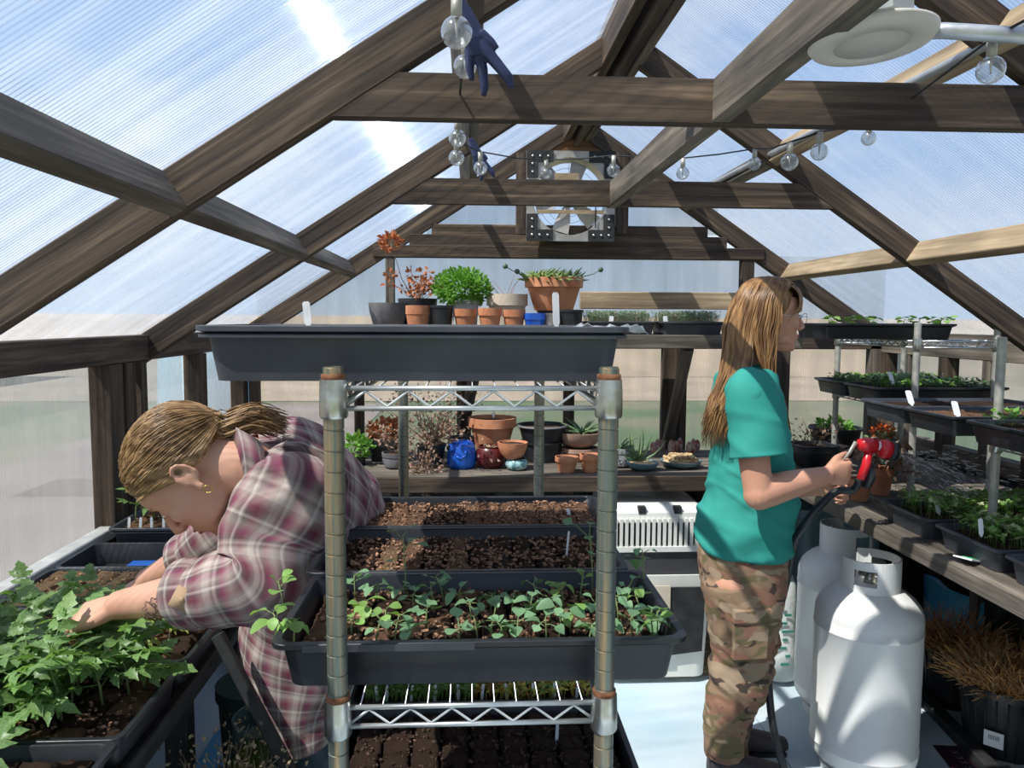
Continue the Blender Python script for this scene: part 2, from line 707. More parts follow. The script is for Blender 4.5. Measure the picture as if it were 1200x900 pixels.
for i in range(4):
    y0, y1 = FY[i], FY[i + 1]
    nr = int((y1 - y0) / 0.012)
    o = sheet('roof_panel', (-L_ - 0.12, y0 + 0.004, zl(-L_ - 0.12) + 0.012), (0, y1 - y0 - 0.008, 0), (RX + L_ + 0.12, 0, SL * (RX + L_ + 0.12)), 1, nr, nL, ceiling, M_roof, M_rib, round_ribs=True)
    o = sheet('roof_panel', (R_ + 0.12, y0 + 0.004, zr(R_ + 0.12) + 0.012), (0, y1 - y0 - 0.008, 0), (RX - R_ - 0.12, 0, SR * (R_ + 0.12 - RX)), 1, nr, nR, ceiling, M_roof, M_rib, round_ribs=True)

# ---- left wall
wl_ = struct('wall_left')
timber('top_plate', (-L_, FY[0], HP - 0.0445), (-L_, FY[4], HP - 0.0445), 0.089, 0.06, (0, 0, 1), M_dark, wl_)
ZS = CAM_Z - 0.7125
timber('sill', (-L_ - 0.02, FY[0], ZS - 0.03), (-L_ - 0.02, FY[4], ZS - 0.03), 0.06, 0.05, (0, 0, 1), M_grey, wl_)
timber('ledge', (-L_ + 0.010, FY[0], 0.845), (-L_ + 0.010, 2.5, 0.845), 0.035, 0.05, (0, 0, 1), pmat('pale grey ledge', (0.42, 0.42, 0.40), 0.6, col2=(0.55, 0.55, 0.53), scale=20), wl_)
for y0, y1 in ((-0.86, 0.42), (0.42, 1.644), (1.644, 2.5), (2.78, 3.3), (3.42, 3.97)):
    sheet('wall_panel', (-L_ - 0.03, y0, ZS), (0, y1 - y0, 0), (0, 0, HP - 0.08 - ZS), 1, int((y1 - y0) / 0.012), (1, 0, 0), wl_, M_wall, M_ribw)
for y, w in ((2.55, 0.09), (2.66, 0.07), (2.76, 0.05), (3.36, 0.09), (3.98, 0.08)):
    timber('post', (-L_, y, 0), (-L_, y, HP - 0.09), w, 0.07, (0, 1, 0), M_dark, wl_)
timber('post', (-L_, 0.42, 0), (-L_, 0.42, HP - 0.09), 0.05, 0.05, (0, 1, 0), M_dark, wl_)
b = MB()
b.box((-L_ - 0.03, 1.57, ZS / 2 - 0.03), (0.02, 4.85, ZS - 0.06))
b.build('skirt_board', M_black, wl_, False)

# ---- back wall
YB = FY[4]
wb = struct('wall_back')
def bk(px, py): return at(px, py, Y=YB)
def backboard(name, x0, y0, x1, y1, mat, th=0.04, Y=YB, parent=None):
    a, c = at(x0, y0, Y=Y), at(x1, y1, Y=Y)
    xm = (x0 + x1) / 2
    a.z, c.z = at(xm, y0, Y=Y).z, at(xm, y1, Y=Y).z
    w, h = abs(c.x - a.x), abs(a.z - c.z) + 0.004
    if w >= h:
        zc_ = (a.z + c.z) / 2
        return timber(name, (a.x, Y, zc_), (c.x, Y, zc_), h, th, (0, 0, 1), mat, parent or wb)
    xc = (a.x + c.x) / 2
    return timber(name, (xc, Y, a.z), (xc, Y, c.z), w, th, (1, 0, 0), mat, parent or wb)
backboard('gable_beam', 438, 290, 893, 303, M_dark, 0.06)
backboard('gable_beam', 480, 277, 850, 290, M_dark, 0.05)
backboard('gable_beam', 506, 265, 828, 277, M_dark, 0.04)
backboard('girt', 680, 343, 870, 362, M_tan, 0.04, YB - 0.005)
backboard('girt', 300, 392, 1100, 408, M_dark, 0.05)
for x0, y0, x1, y1, mt in ((605, 180, 618, 275, M_dark), (722, 180, 735, 275, M_dark), (452, 300, 463, 392, M_grey),
                           (868, 303, 880, 392, M_dark), (535, 408, 552, 600, M_dark), (661, 408, 671, 600, M_dark),
                           (776, 408, 800, 600, M_dark), (415, 408, 428, 600, M_dark), (292, 408, 310, 700, M_dark),
                           (1018, 400, 1032, 620, M_grey), (1034, 400, 1058, 620, M_dark), (906, 408, 918, 600, M_dark)):
    backboard('post', x0, y0, x1, y1, mt, 0.05)
# gable top: a board over the fan
a, c = bk(612, 178), bk(728, 178)
b = MB()
b.prism([(a.x + 0.03, a.z), (c.x - 0.03, c.z), (RX + 0.01, HA - 0.09), (RX - 0.01, HA - 0.09)], YB - 0.01, YB + 0.01)
b.build('gable_board', wood('reddish gable board', (0.10, 0.045, 0.02), (0.20, 0.10, 0.05), (0.33, 0.18, 0.09)), wb, False)
# polycarbonate between the posts
def backsheet(x0, y0, x1, y1):
    a, c = at(x0, y0, Y=YB + 0.03), at(x1, y1, Y=YB + 0.03)
    sheet('wall_panel', (a.x, YB + 0.03, c.z), (c.x - a.x, 0, 0), (0, 0, a.z - c.z), 1, max(2, int((c.x - a.x) / 0.012)), (0, -1, 0), wb, M_wall, M_ribw)
backsheet(300, 300, 456, 392); backsheet(460, 300, 872, 392); backsheet(876, 300, 1035, 392)
for x0, x1 in ((305, 420), (424, 540), (546, 664), (668, 784), (794, 910), (914, 1024)):
    backsheet(x0, 404, x1, 565)
backsheet(500, 240, 608, 276); backsheet(732, 240, 840, 276)
a, c = at(250, 566, Y=YB), at(1110, 566, Y=YB)
b = MB()
b.box(((a.x + c.x) / 2, YB, a.z / 2), (c.x - a.x, 0.03, a.z))
b.build('skirt_board', M_black, wb, False)

# ---- right wall
wr = struct('wall_right')
timber('top_plate', (R_, FY[0], zr(R_) - 0.0445), (R_, FY[4], zr(R_) - 0.0445), 0.11, 0.06, (0, 0, 1), M_grey, wr)
timber('sill', (R_, FY[0], 0.93), (R_, FY[4], 0.93), 0.07, 0.06, (0, 0, 1), M_grey, wr)
for y, w, mt in ((0.42, 0.09, M_dark), (1.644, 0.09, M_dark), (2.25, 0.06, M_grey), (2.836, 0.16, M_dark), (3.15, 0.05, M_grey), (3.45, 0.07, M_dark), (3.75, 0.05, M_grey), (3.97, 0.08, M_dark)):
    timber('post', (R_, y, 0), (R_, y, zr(R_) - 0.1), w, 0.06, (0, 1, 0), mt, wr)
for y0, y1 in ((-0.86, 0.4), (0.46, 1.6), (1.69, 2.22), (2.28, 2.76), (2.92, 3.42), (3.48, 3.95)):
    sheet('wall_panel', (R_ + 0.03, y0, 0.95), (0, y1 - y0, 0), (0, 0, zr(R_) - 1.03), 1, int((y1 - y0) / 0.012), (-1, 0, 0), wr, M_wall, M_ribw)
b = MB()
b.box((R_ + 0.03, 1.57, 0.46), (0.02, 4.85, 0.92))
b.build('skirt_board', M_black, wr, False)

# ---- floor: painted boards, pale blue
fl = struct('floor')
M_floor = pmat('pale blue painted floor', (0.40, 0.52, 0.59), 0.75, col2=(0.52, 0.58, 0.60), scale=2.2, detail=8, bump=0.25, bscale=90, bdist=0.002)
for k in range(3):
    x0 = -1.2 + k * 1.15
    b = MB()
    b.box((x0 + 0.574, 1.5, -0.02), (1.146, 5.1, 0.04))
    b.build('floor_board', M_floor, fl, False)

# ---- outside: lawn, dry field, hedge and trees far away
M_lawn = pmat('lawn and dry field', (0.08, 0.13, 0.045), 0.95, col2=(0.19, 0.17, 0.10), scale=0.35, detail=5, lo=0.42, hi=0.6)
gr = struct('ground')
b = MB()
b.quad((-60, -30, -0.12), (60, -30, -0.12), (60, 90, -0.12), (-60, 90, -0.12))
b.build('lawn', M_lawn, gr, False)
M_dirt = pmat('tan dirt bank', (0.30, 0.235, 0.16), 0.95, col2=(0.40, 0.31, 0.22), scale=0.6)
b = MB()
b.prism([(-40, -0.1), (40, -0.1), (40, 1.55), (-40, 1.7)], 22, 23)
b.v = [(x, y + (5 if z > 1 else 0), z) for x, y, z in b.v]
b.build('dirt_bank', M_dirt, gr, False)

M_path = pmat('pinkish gravel', (0.19, 0.155, 0.135), 0.95, col2=(0.27, 0.22, 0.19), scale=0.8)
M_earth = pmat('dark turned earth', (0.07, 0.05, 0.035), 0.95, col2=(0.13, 0.09, 0.06), scale=0.8)
for nm, mt, r in (('dry_field', M_dirt, ((-60, 15.5, 60, 22.2),)), ('gravel_path', M_path, ((-5.2, -6, -1.6, 15),)), ('earth_strip', M_earth, ((-16, -6, -11, 40), (-4.2, 7.2, 6, 8.0)))):
    for k, (xa, ya, xb_, yb_) in enumerate(r):
        b = MB(); b.quad((xa, ya, -0.11 + 0.001 * k), (xb_, ya, -0.11 + 0.001 * k), (xb_, yb_, -0.11 + 0.001 * k), (xa, yb_, -0.11 + 0.001 * k)); b.build(nm, mt, gr, False)

# pale blue barrel standing outside the back left corner
c = at(262, 470, Y=4.7)
b = MB()
b.lathe([(0.26, -0.1), (0.29, 0.1), (0.29, 0.45), (0.30, 0.47), (0.29, 0.49), (0.29, 0.9), (0.30, 0.92), (0.29, 0.94), (0.28, 1.28), (0.2, 1.32)], 28, c=(c.x - 0.1, 4.75, 0))
tag(b.build('rain_barrel', pmat('pale blue plastic', (0.30, 0.48, 0.56), 0.5), None), 'pale blue barrel outside behind the back left corner of the greenhouse', 'barrel')
# ================================================================== builders: racks, trays, soil, leaves
M_pole = pmat('rusty ridged pole with painted gleam', (0.17, 0.20, 0.18), 0.36, 0.65, col2=(0.42, 0.30, 0.17), scale=40, stretch=(3, 3, 0.12), lo=0.46, hi=0.66)  # tan streaks hold both rust and golden reflections painted into the colour
M_rust = pmat('rust', (0.13, 0.045, 0.018), 0.85, 0.1, col2=(0.28, 0.12, 0.05), scale=70)
M_polew = pmat('dull white pole', (0.36, 0.35, 0.30), 0.5, 0.4, col2=(0.52, 0.50, 0.44), scale=30)
M_chrome = pmat('worn chrome', (0.62, 0.64, 0.63), 0.28, 0.95, col2=(0.42, 0.40, 0.34), scale=40)


def wire_rack(t, x0, x1, y0, y1, ztop, shelves, mp, mw, zbot=0.0, detail=True, deck=0.028, y_over=0.0):
    rp = 0.0127
    for x in (x0, x1):
        for y in (y0, y1):
            prof = []
            z = zbot
            while z < ztop:
                if detail:
                    prof += [(rp, z), (rp, z + 0.0225), (rp - 0.0012, z + 0.0232), (rp - 0.0012, z + 0.0247)]
                else:
                    prof += [(rp, z)]
                z += 0.0254
            prof += [(rp, ztop - 0.002), (rp - 0.003, ztop)]
            b = MB()
            b.lathe([(rp + 0.003, zbot), (rp + 0.003, zbot + 0.02)] + [p for p in prof if p[1] > zbot + 0.021], 16, (x, y, 0))
            b.build('pole', mp, t, angle=50)
    for zs in shelves:
        sh = MB()
        r = 0.0034
        for dz in (0.0, -0.0245):
            for x in (x0, x1):
                sh.tube([(x, y0 + rp, zs + dz), (x, y1 - rp, zs + dz)], r, 6)
            for y in (y0, y1):
                sh.tube([(x0 + rp, y, zs + dz), (x1 - rp, y, zs + dz)], r, 6)
        s = sh.build('shelf', mw, t)
        for (a, c) in (((x0, y0), (x1, y0)), ((x0, y1), (x1, y1)), ((x0, y0), (x0, y1)), ((x1, y0), (x1, y1))):
            a, c = Vector((a[0], a[1], zs)), Vector((c[0], c[1], zs))
            n = max(4, int(round((c - a).length / 0.0305)))
            n += n % 2
            d = (c - a) / (n + 1)
            pts = [a + d * (i + 0.5) + Vector((0, 0, -0.003 if i % 2 else -0.0225)) for i in range(n + 1)]
            z = MB()
            z.tube(pts, 0.0022, 5)
            z.build('zigzag', mw, s)
        w = MB()
        n = int((x1 - x0) / deck)
        for i in range(1, n + 1):
            x = x0 + (x1 - x0) * i / (n + 1)
            w.tube([(x, y0 - y_over, zs + 0.003), (x, y1, zs + 0.003)], 0.0011, 4)
        k = max(1, int((y1 - y0) / 0.3))
        for i in range(1, k + 1):
            y = y0 + (y1 - y0) * i / (k + 1)
            w.tube([(x0, y, zs - 0.002), (x1, y, zs - 0.002)], 0.003, 5)
        tag(w.build('deck_wires', mw, s), None, None, kind='stuff')
        for x in (x0, x1):
            for y in (y0, y1):
                c = MB()
                c.lathe([(rp + 0.0005, zs + 0.012), (rp + 0.0035, zs + 0.011), (rp + 0.0045, zs - 0.012), (rp + 0.0045, zs - 0.033), (rp + 0.003, zs - 0.036), (rp + 0.0005, zs - 0.036)][::-1], 18, (x, y, 0))
                c.build('shelf_collar', M_chrome, s, angle=40)
                if detail:
                    q = MB()
                    q.lathe([(rp - 0.001, zs + 0.010), (rp + 0.0022, zs + 0.0105), (rp + 0.0022, zs + 0.017), (rp - 0.001, zs + 0.018)], 16, (x, y, 0))
                    q.build('rust_ring', M_rust, s)


def rrect(rx, ry, z, rc=0.02, n=4):
    pts = []
    for sx, sy, a0 in ((1, 1, 0), (-1, 1, PI / 2), (-1, -1, PI), (1, -1, 1.5 * PI)):
        for i in range(n + 1):
            a = a0 + (PI / 2) * i / n
            pts.append(Vector((sx * (rx - rc) + rc * math.cos(a), sy * (ry - rc) + rc * math.sin(a), z)))
    return pts


_traycache = {}


def tray_mesh(L, W, H, mat, double=False, floor_=True):
    key = (L, W, H, mat.name, double)
    if key in _traycache:
        return _traycache[key]
    b = MB()
    l, w = L / 2, W / 2
    tp = 0.020
    rs = [rrect(l - tp, w - tp, 0.0), rrect(l - 0.012, w - 0.012, H - 0.014)]
    if double:
        rs += [rrect(l - 0.002, w - 0.002, H - 0.015), rrect(l - 0.002, w - 0.002, H - 0.011), rrect(l - 0.008, w - 0.008, H - 0.009)]
    rs += [rrect(l, w, H - 0.007), rrect(l, w, H - 0.001), rrect(l - 0.001, w - 0.001, H), rrect(l - 0.010, w - 0.010, H), rrect(l - 0.012, w - 0.012, H - 0.003),
           rrect(l - tp - 0.003, w - tp - 0.003, 0.004)]
    b.rings(rs)
    # drainage ribs moulded along the sides
    me = b.mesh('tray', mat, True)
    me.set_sharp_from_angle(angle=math.radians(35))
    _traycache[key] = me
    return me


def plug_mesh(s, h, mat, seed, hole=False, n=5):
    rnd = random.Random(seed)
    b = MB()
    k = 0
    g = {}
    for i in range(n + 1):
        for j in range(n + 1):
            x, y = (i / n - 0.5), (j / n - 0.5)
            e = max(abs(x), abs(y)) * 2
            z = h + rnd.uniform(-1, 1) * s * 0.07 - (0.10 * s if e > 0.95 else 0)
            if hole and (abs(x) < 0.14 and abs(y) < 0.14):
                z -= 0.35 * s
            kx = 1.0 if e > 0.95 else 1 + rnd.uniform(-0.05, 0.05)
            g[i, j] = len(b.v)
            b.v.append((x * s * 0.94 * kx + rnd.uniform(-1, 1) * s * 0.03, y * s * 0.94 * kx + rnd.uniform(-1, 1) * s * 0.03, z))
    for i in range(n):
        for j in range(n):
            b.face((g[i, j], g[i + 1, j], g[i + 1, j + 1], g[i, j + 1]))
    lo = []
    per = [(i, 0) for i in range(n)] + [(n, j) for j in range(n)] + [(i, n) for i in range(n, 0, -1)] + [(0, j) for j in range(n, 0, -1)]
    for (i, j) in per:
        v = b.v[g[i, j]]
        lo.append(len(b.v))
        b.v.append((v[0] * 0.8, v[1] * 0.8, 0.002))
    m = len(per)
    for q in range(m):
        a, c = per[q], per[(q + 1) % m]
        b.face((g[c], g[a], lo[q], lo[(q + 1) % m]))
    return b.mesh('soil_block', mat, True)


PLUG = {}
def plugs(kind):
    if kind not in PLUG:
        mat = {'dark': M_soil, 'red': M_soilb, 'tan': M_soilt}[kind]
        PLUG[kind] = [plug_mesh(1.0, 1.0, mat, 100 + q, kind == 'tan', 6) for q in range(5)]
    return PLUG[kind]


def crumbs(parent, x0, x1, y0, y1, z, n, mat, r=0.004):
    b = MB()
    for i in range(n):
        p = Vector((random.uniform(x0, x1), random.uniform(y0, y1), z + random.uniform(-0.002, 0.003)))
        q = random.uniform(0.5, 1.3) * r
        M = Matrix.Rotation(random.uniform(0, 6), 3, 'Z') @ Matrix.Rotation(random.uniform(0, 3), 3, 'X')
        b.box(p, (q * random.uniform(0.8, 2.2), q, q * 0.8), M)
    return tag(b.build('soil_crumbs', mat, parent, False), None, None, kind='stuff')


def fill(parent, L, W, H, nx, ny, kindfn, soil_h=0.75, crumb=0, cm=None):
    """Rows of separate soil blocks in a tray."""
    sx, sy = (L - 0.052) / nx, (W - 0.052) / ny
    for i in range(nx):
        for j in range(ny):
            x, y = -L / 2 + 0.026 + sx * (i + 0.5), -W / 2 + 0.026 + sy * (j + 0.5)
            me = random.choice(plugs(kindfn(i, j)))
            hh = H * soil_h
            o = link('soil_block', me, parent, (x, y, 0.004), (0, 0, random.choice((0, PI / 2, PI, -PI / 2))), (sx * 0.97, sy * 0.97, hh * random.uniform(0.94, 1.06)))
            if abs(sx - sy) > 0.004:
                o.rotation_euler = (0, 0, random.choice((0, PI)))
    if crumb:
        crumbs(parent, -L / 2 + 0.03, L / 2 - 0.03, -W / 2 + 0.03, W / 2 - 0.03, H * soil_h + 0.004, crumb, cm or M_soil)


def tray(label, x, y, z, L=0.54, W=0.275, H=0.063, rz=0.0, mat=None, double=False, name='seedling_tray', group=None, cat='tray'):
    t = thing(name, label, cat, (x, y, z), rz, group)
    link('tray_shell', tray_mesh(L, W, H, mat or M_tray, double), t)
    return t


# ---- leaves
def leaf_mesh(name, mat, L=1.0, prof=None, n=6, fold=0.18, droop=0.35, wav=0.0, seed=0):
    """One leaf along +Y, base at the origin."""
    rnd = random.Random(seed)
    b = MB()
    prof = prof or [0.04, 0.30, 0.42, 0.40, 0.28, 0.02]
    n = len(prof) - 1
    rows = []
    for i, w in enumerate(prof):
        t = i / n
        y = t * L
        z = -droop * t * t * L
        wv = wav * math.sin(t * 9 + seed)
        k = len(b.v)
        b.v += [(-w * L, y, z + fold * w * L + wv * L * 0.5), (0, y, z), (w * L, y, z + fold * w * L - wv * L * 0.5)]
        rows.append(k)
    for i in range(n):
        a, c = rows[i], rows[i + 1]
        b.face((a, a + 1, c + 1, c))
        b.face((a + 1, a + 2, c + 2, c + 1))
    return b


def compound_leaf(mat, seed):
    rnd = random.Random(seed)
    b = MB()
    # petiole
    def arc(t):
        return Vector((0.05 * math.sin(seed) * t, t, -0.28 * t * t + 0.1 * t))
    b.tube([arc(t) for t in (0, 0.35, 0.7, 0.95)], [0.018, 0.013, 0.010, 0.006], 4)
    lob = [0.05, 0.34, 0.22, 0.40, 0.26, 0.30, 0.12, 0.02]
    for t, sc, ang in ((0.30, 0.26, 65), (0.33, 0.24, -68), (0.55, 0.40, 55), (0.58, 0.38, -57), (0.78, 0.36, 42), (0.80, 0.36, -44), (0.86, 0.52, 0)):
        ang += rnd.uniform(-9, 9)
        sc *= rnd.uniform(0.85, 1.15)
        q = leaf_mesh('l', mat, sc, [p * rnd.uniform(0.9, 1.05) * 0.85 for p in lob], fold=rnd.uniform(0.1, 0.5), droop=rnd.uniform(0.2, 0.7))
        M = Matrix.Translation(arc(t)) @ Matrix.Rotation(math.radians(-ang), 4, 'Z') @ Matrix.Rotation(rnd.uniform(-0.35, 0.35), 4, 'Y') @ Matrix.Rotation(rnd.uniform(-0.3, 0.2), 4, 'X')
        k = len(b.v)
        for v in q.v:
            b.v.append(tuple(M @ Vector(v)))
        for f in q.f:
            b.face([k + i for i in f])
    return b.mesh('leaf', mat, True)


M_tom = pmat('tomato leaf', (0.12, 0.23, 0.06), 0.42, col2=(0.24, 0.38, 0.13), scale=30, trans=0.38, rnd=0.25)
M_tomy = pmat('young yellow green leaf', (0.22, 0.32, 0.05), 0.5, col2=(0.38, 0.44, 0.10), scale=30, trans=0.4, rnd=0.2)
M_bras = pmat('blue green seedling leaf', (0.13, 0.27, 0.13), 0.5, col2=(0.26, 0.42, 0.22), scale=60, trans=0.28, rnd=0.22)
M_brasl = pmat('light green seedling leaf', (0.20, 0.38, 0.08), 0.5, col2=(0.32, 0.50, 0.14), scale=60, trans=0.35, rnd=0.2)
M_stem = pmat('pale green stem', (0.25, 0.32, 0.12), 0.6, trans=0.2)
M_stemp = pmat('pinkish stem', (0.33, 0.26, 0.16), 0.6)
ROUND = [0.05, 0.30, 0.46, 0.47, 0.36, 0.12]
HEART = [0.02, 0.05, 0.07, 0.40, 0.44, 0.30, 0.05]
LBR = [leaf_mesh('leaf', M_bras, 1, ROUND if q % 2 else HEART, fold=0.2 + 0.1 * q, droop=0.15 * q, wav=0.03, seed=q).mesh('leaf', M_bras) for q in range(4)]
LBL = [leaf_mesh('leaf', M_brasl, 1, ROUND, fold=0.25, droop=0.2 * q, wav=0.03, seed=q).mesh('leaf', M_brasl) for q in range(3)]
LTO = [compound_leaf(M_tom, q + 1) for q in range(6)]
LTY = [compound_leaf(M_tomy, q + 31) for q in range(3)]


def leafM(az, el, roll=0.0, s=1.0, loc=(0, 0, 0)):
    return Matrix.Translation(Vector(loc)) @ Matrix.Rotation(az, 4, 'Z') @ Matrix.Rotation(el, 4, 'X') @ Matrix.Rotation(roll, 4, 'Y') @ Matrix.Scale(s, 4)


def seedling(x, y, z, h, s, leaves, label, group, n=4, lean=0.25, mat=None, name='seedling', cat='seedling'):
    t = thing(name, label, cat, (x, y, z), random.uniform(0, 6.28), group)
    lx, ly = random.uniform(-lean, lean) * h, random.uniform(-lean, lean) * h
    st = MB()
    P = [Vector((0, 0, -0.003)), Vector((lx * 0.3, ly * 0.2, h * 0.45)), Vector((lx, ly, h))]
    st.tube(P, [0.0014, 0.0012, 0.0009], 5)
    az = random.uniform(0, 6.28)
    for i in range(n):
        k = 1 - 0.10 * (i // 2)
        a = az + PI * (i % 2) + (i // 2) * 1.4 + random.uniform(-0.4, 0.4)
        base = P[1].lerp(P[2], 0.2 + 0.8 * (i + 1) / n)
        pl = h * random.uniform(0.12, 0.35)
        el = random.uniform(0.0, 0.9)
        d = Vector((-math.sin(a) * math.cos(el), math.cos(a) * math.cos(el), math.sin(el)))
        tip = base + d * pl
        st.tube([base, tip], 0.0008, 4)
        link('leaf', random.choice(leaves), t, M=leafM(a, el - random.uniform(0.1, 0.7), random.uniform(-0.4, 0.4), s * random.uniform(0.7, 1.15) * k, tip))
    st.build('stem', mat or M_stem, t)
    return t


def tomato(x, y, z, h, s, leaves, label, group, n=6, mat=None):
    t = thing('tomato_seedling', label, 'seedling', (x, y, z), random.uniform(0, 6.28), group)
    lx, ly = random.uniform(-0.2, 0.2) * h, random.uniform(-0.2, 0.2) * h
    st = MB()
    P = [Vector((0, 0, -0.004)), Vector((lx * 0.3, ly * 0.3, h * 0.5)), Vector((lx, ly, h))]
    st.tube(P, [0.0026, 0.0022, 0.0014], 6)
    st.build('stem', mat or M_stem, t)
    az = random.uniform(0, 6.28)
    for i in range(n):
        f = 0.35 + 0.65 * (i + 1) / n
        base = P[0].lerp(P[1], f * 2) if f < 0.5 else P[1].lerp(P[2], f * 2 - 1)
        el = 0.05 + 0.75 * (f - 0.3) + random.uniform(-0.15, 0.25)
        link('leaf', random.choice(leaves), t, M=leafM(az + i * 2.4, el, random.uniform(-0.25, 0.25), s * random.uniform(0.8, 1.1) * (1.05 - 0.35 * abs(f - 0.65)), base))
    return t


def plant_tag(p, h=0.07, w=0.014, rz=0.0, tilt=0.15, label='white plastic plant tag', group=None, mat=None):
    b = MB()
    b.prism([(-w / 2, 0.0), (-w * 0.1, -h * 0.25), (w * 0.1, -h * 0.25), (w / 2, 0.0), (w / 2, h * 0.92), (w * 0.3, h), (-w * 0.3, h), (-w / 2, h * 0.92)], -0.0006, 0.0006)
    o = b.build('plant_tag', mat or M_white, None, False)
    o.location = p
    o.rotation_euler = (tilt, random.uniform(-0.12, 0.12), rz)
    return tag(o, label, 'label', group)


def micro(parent, x0, x1, y0, y1, z, n, mats, h=0.03, s=0.008, name='micro_greens'):
    b = MB()
    for i in range(n):
        p = Vector((random.uniform(x0, x1), random.uniform(y0, y1), z))
        hh = h * random.uniform(0.5, 1.1)
        q = p + Vector((random.uniform(-.3, .3) * hh, random.uniform(-.3, .3) * hh, hh))
        mi = random.randrange(len(mats))
        d = Vector((0.0006, 0.0003, 0))
        b.quad(p - d, p + d, q + d, q - d, mi)
        for k in range(3):
            a = random.uniform(0, 6.28)
            e = Vector((math.cos(a), math.sin(a), random.uniform(-0.1, 0.7))) * s * random.uniform(0.7, 1.3)
            w = Vector((-math.sin(a), math.cos(a), 0.2)) * s * 0.35
            b.quad(q, q + e * 0.5 + w, q + e, q + e * 0.5 - w, mi)
    return tag(b.build(name, mats, parent, False), None, None, kind='stuff')
# ================================================================== central wire rack
RY0, RY1 = 0.94, 1.90
rx0, rx1 = at(393, 620, Y=RY0).x, at(711, 620, Y=RY0).x
ZT = at(560, 455, Y=RY0).z
ZM = at(550, 826, Y=RY0).z
ZB = ZM - 0.37
rk = thing('wire_shelving_rack', 'tall rust-streaked chrome wire shelving rack in the middle foreground, stacked with seed trays', 'shelving', (0, 0, 0))
wire_rack(rk, rx0, rx1, RY0, RY1, ZT + 0.012, [ZT, ZM, ZB, 0.2], M_pole, M_galv)

# top tray (a pair nested, seen edge on)
zt = ZT + 0.005
tt = tray('big black double-lipped tray across the top of the wire rack, seen edge on', at(487, 380, Y=0.98).x, 0.965 + 0.145, zt, 0.545, 0.285, 0.070, mat=M_tray2, double=True)
s_ = MB(); s_.box((0, 0, 0.045), (0.49, 0.235, 0.006)); s_.build('soil', M_soil, tt, False)
tt2 = tray('second black tray behind the big one on top of the wire rack', at(487, 380, Y=0.98).x + 0.02, 1.40, zt, 0.54, 0.275, 0.055, mat=M_tray)
s_ = MB(); s_.box((0, 0, 0.035), (0.49, 0.225, 0.006)); s_.build('soil', M_soil, tt2, False)
plant_tag(at(652, 378, Y=1.16), 0.045, 0.010, 0.2, 0.0, 'pointed white tag standing up at the right half of the top tray')
plant_tag(at(361, 378, Y=1.05), 0.028, 0.010, 0.0, 0.0, 'short crinkled white tag at the left end of the top tray')
# crumpled clear sheet at the right end of the top tray
b = MB()
c0 = at(712, 383, Y=1.08)
for i in range(7):
    for j in range(4):
        b.v.append((c0.x - 0.05 + i * 0.017, c0.y - 0.03 + j * 0.02, zt + 0.064 + 0.007 * math.sin(i * 1.7 + j * 2.1) + 0.004 * (i % 2)))
for i in range(6):
    for j in range(3):
        k = i * 4 + j
        b.face((k, k + 4, k + 5, k + 1))
o = b.build('plastic_sheet', pmat('crinkled clear plastic', (0.55, 0.58, 0.6), 0.2, trans=0.3))
sm = o.modifiers.new('t', 'SOLIDIFY'); sm.thickness = 0.001
tag(o, 'crumpled clear plastic on the right end of the top tray', 'plastic')

# main shelf: three soil trays one behind another
zm = ZM + 0.005
xa = (at(308, 745, Y=0.97).x + at(815, 745, Y=0.97).x) / 2
T1 = tray('front black tray on the middle shelf, full of blue-green brassica seedlings', xa, 1.11, zm, 0.545, 0.28, 0.064)
fill(T1, 0.545, 0.28, 0.064, 12, 6, lambda i, j: 'red' if (i + j * 3) % 5 == 0 or i == 0 else 'dark', 0.62, 700, M_soilb)
xb = at(355, 668, Y=1.25).x + 0.27
T2 = tray('bare soil tray right behind the seedling tray on the middle shelf', xb, 1.39, zm, 0.54, 0.275, 0.064)
fill(T2, 0.54, 0.275, 0.064, 12, 6, lambda i, j: 'tan' if i in (2, 5) and j < 4 else ('red' if i in (2, 5, 3) else 'dark'), 0.72, 900, M_soilb)
xc = at(408, 613, Y=1.53).x + 0.27
T3 = tray('rearmost bare soil tray on the middle shelf, reddish dry compost', xc, 1.665, zm, 0.54, 0.265, 0.064)
fill(T3, 0.54, 0.265, 0.064, 12, 6, lambda i, j: 'dark' if i in (3, 4) else 'red', 0.8, 900, M_soilb)
# masking tape patch on the front rim
b = MB(); b.box((-0.12, -0.1412, 0.0585), (0.22, 0.0014, 0.009)); b.build('tape', M_tray2, T1, False)

# seedlings
rnd = random.Random(5)
zs = zm + 0.064 * 0.62 + 0.004
for (px, py) in [(345, 742), (332, 700), (430, 715), (452, 722), (470, 690), (500, 720), (508, 700), (478, 745), (538, 742),
                 (416, 690), (440, 690), (462, 742), (520, 690), (552, 715), (575, 700), (590, 742), (606, 735), (620, 715), (560, 742),
                 (640, 742), (655, 735), (632, 700), (660, 700), (680, 690), (690, 742), (700, 720), (645, 715), (735, 700),
                 (750, 705), (765, 735), (775, 742), (758, 722), (740, 735), (600, 705), (575, 730), (485, 705), (538, 700), (668, 725), (712, 742), (440, 742), (725, 715), (412, 730)]:
    p = at(px, py + 14, z=zs)
    if p.y < 1.0:
        p.y = 1.0 + rnd.uniform(0, 0.03)
    light = px < 350 or rnd.random() < 0.15
    seedling(p.x, min(p.y, 1.23), zs, rnd.uniform(0.022, 0.042), rnd.uniform(0.017, 0.024), LBL if light else LBR,
             'round-leaved brassica seedling in the front tray of the middle shelf', 'brassica seedlings in the front tray', n=rnd.choice((4, 5, 5)))
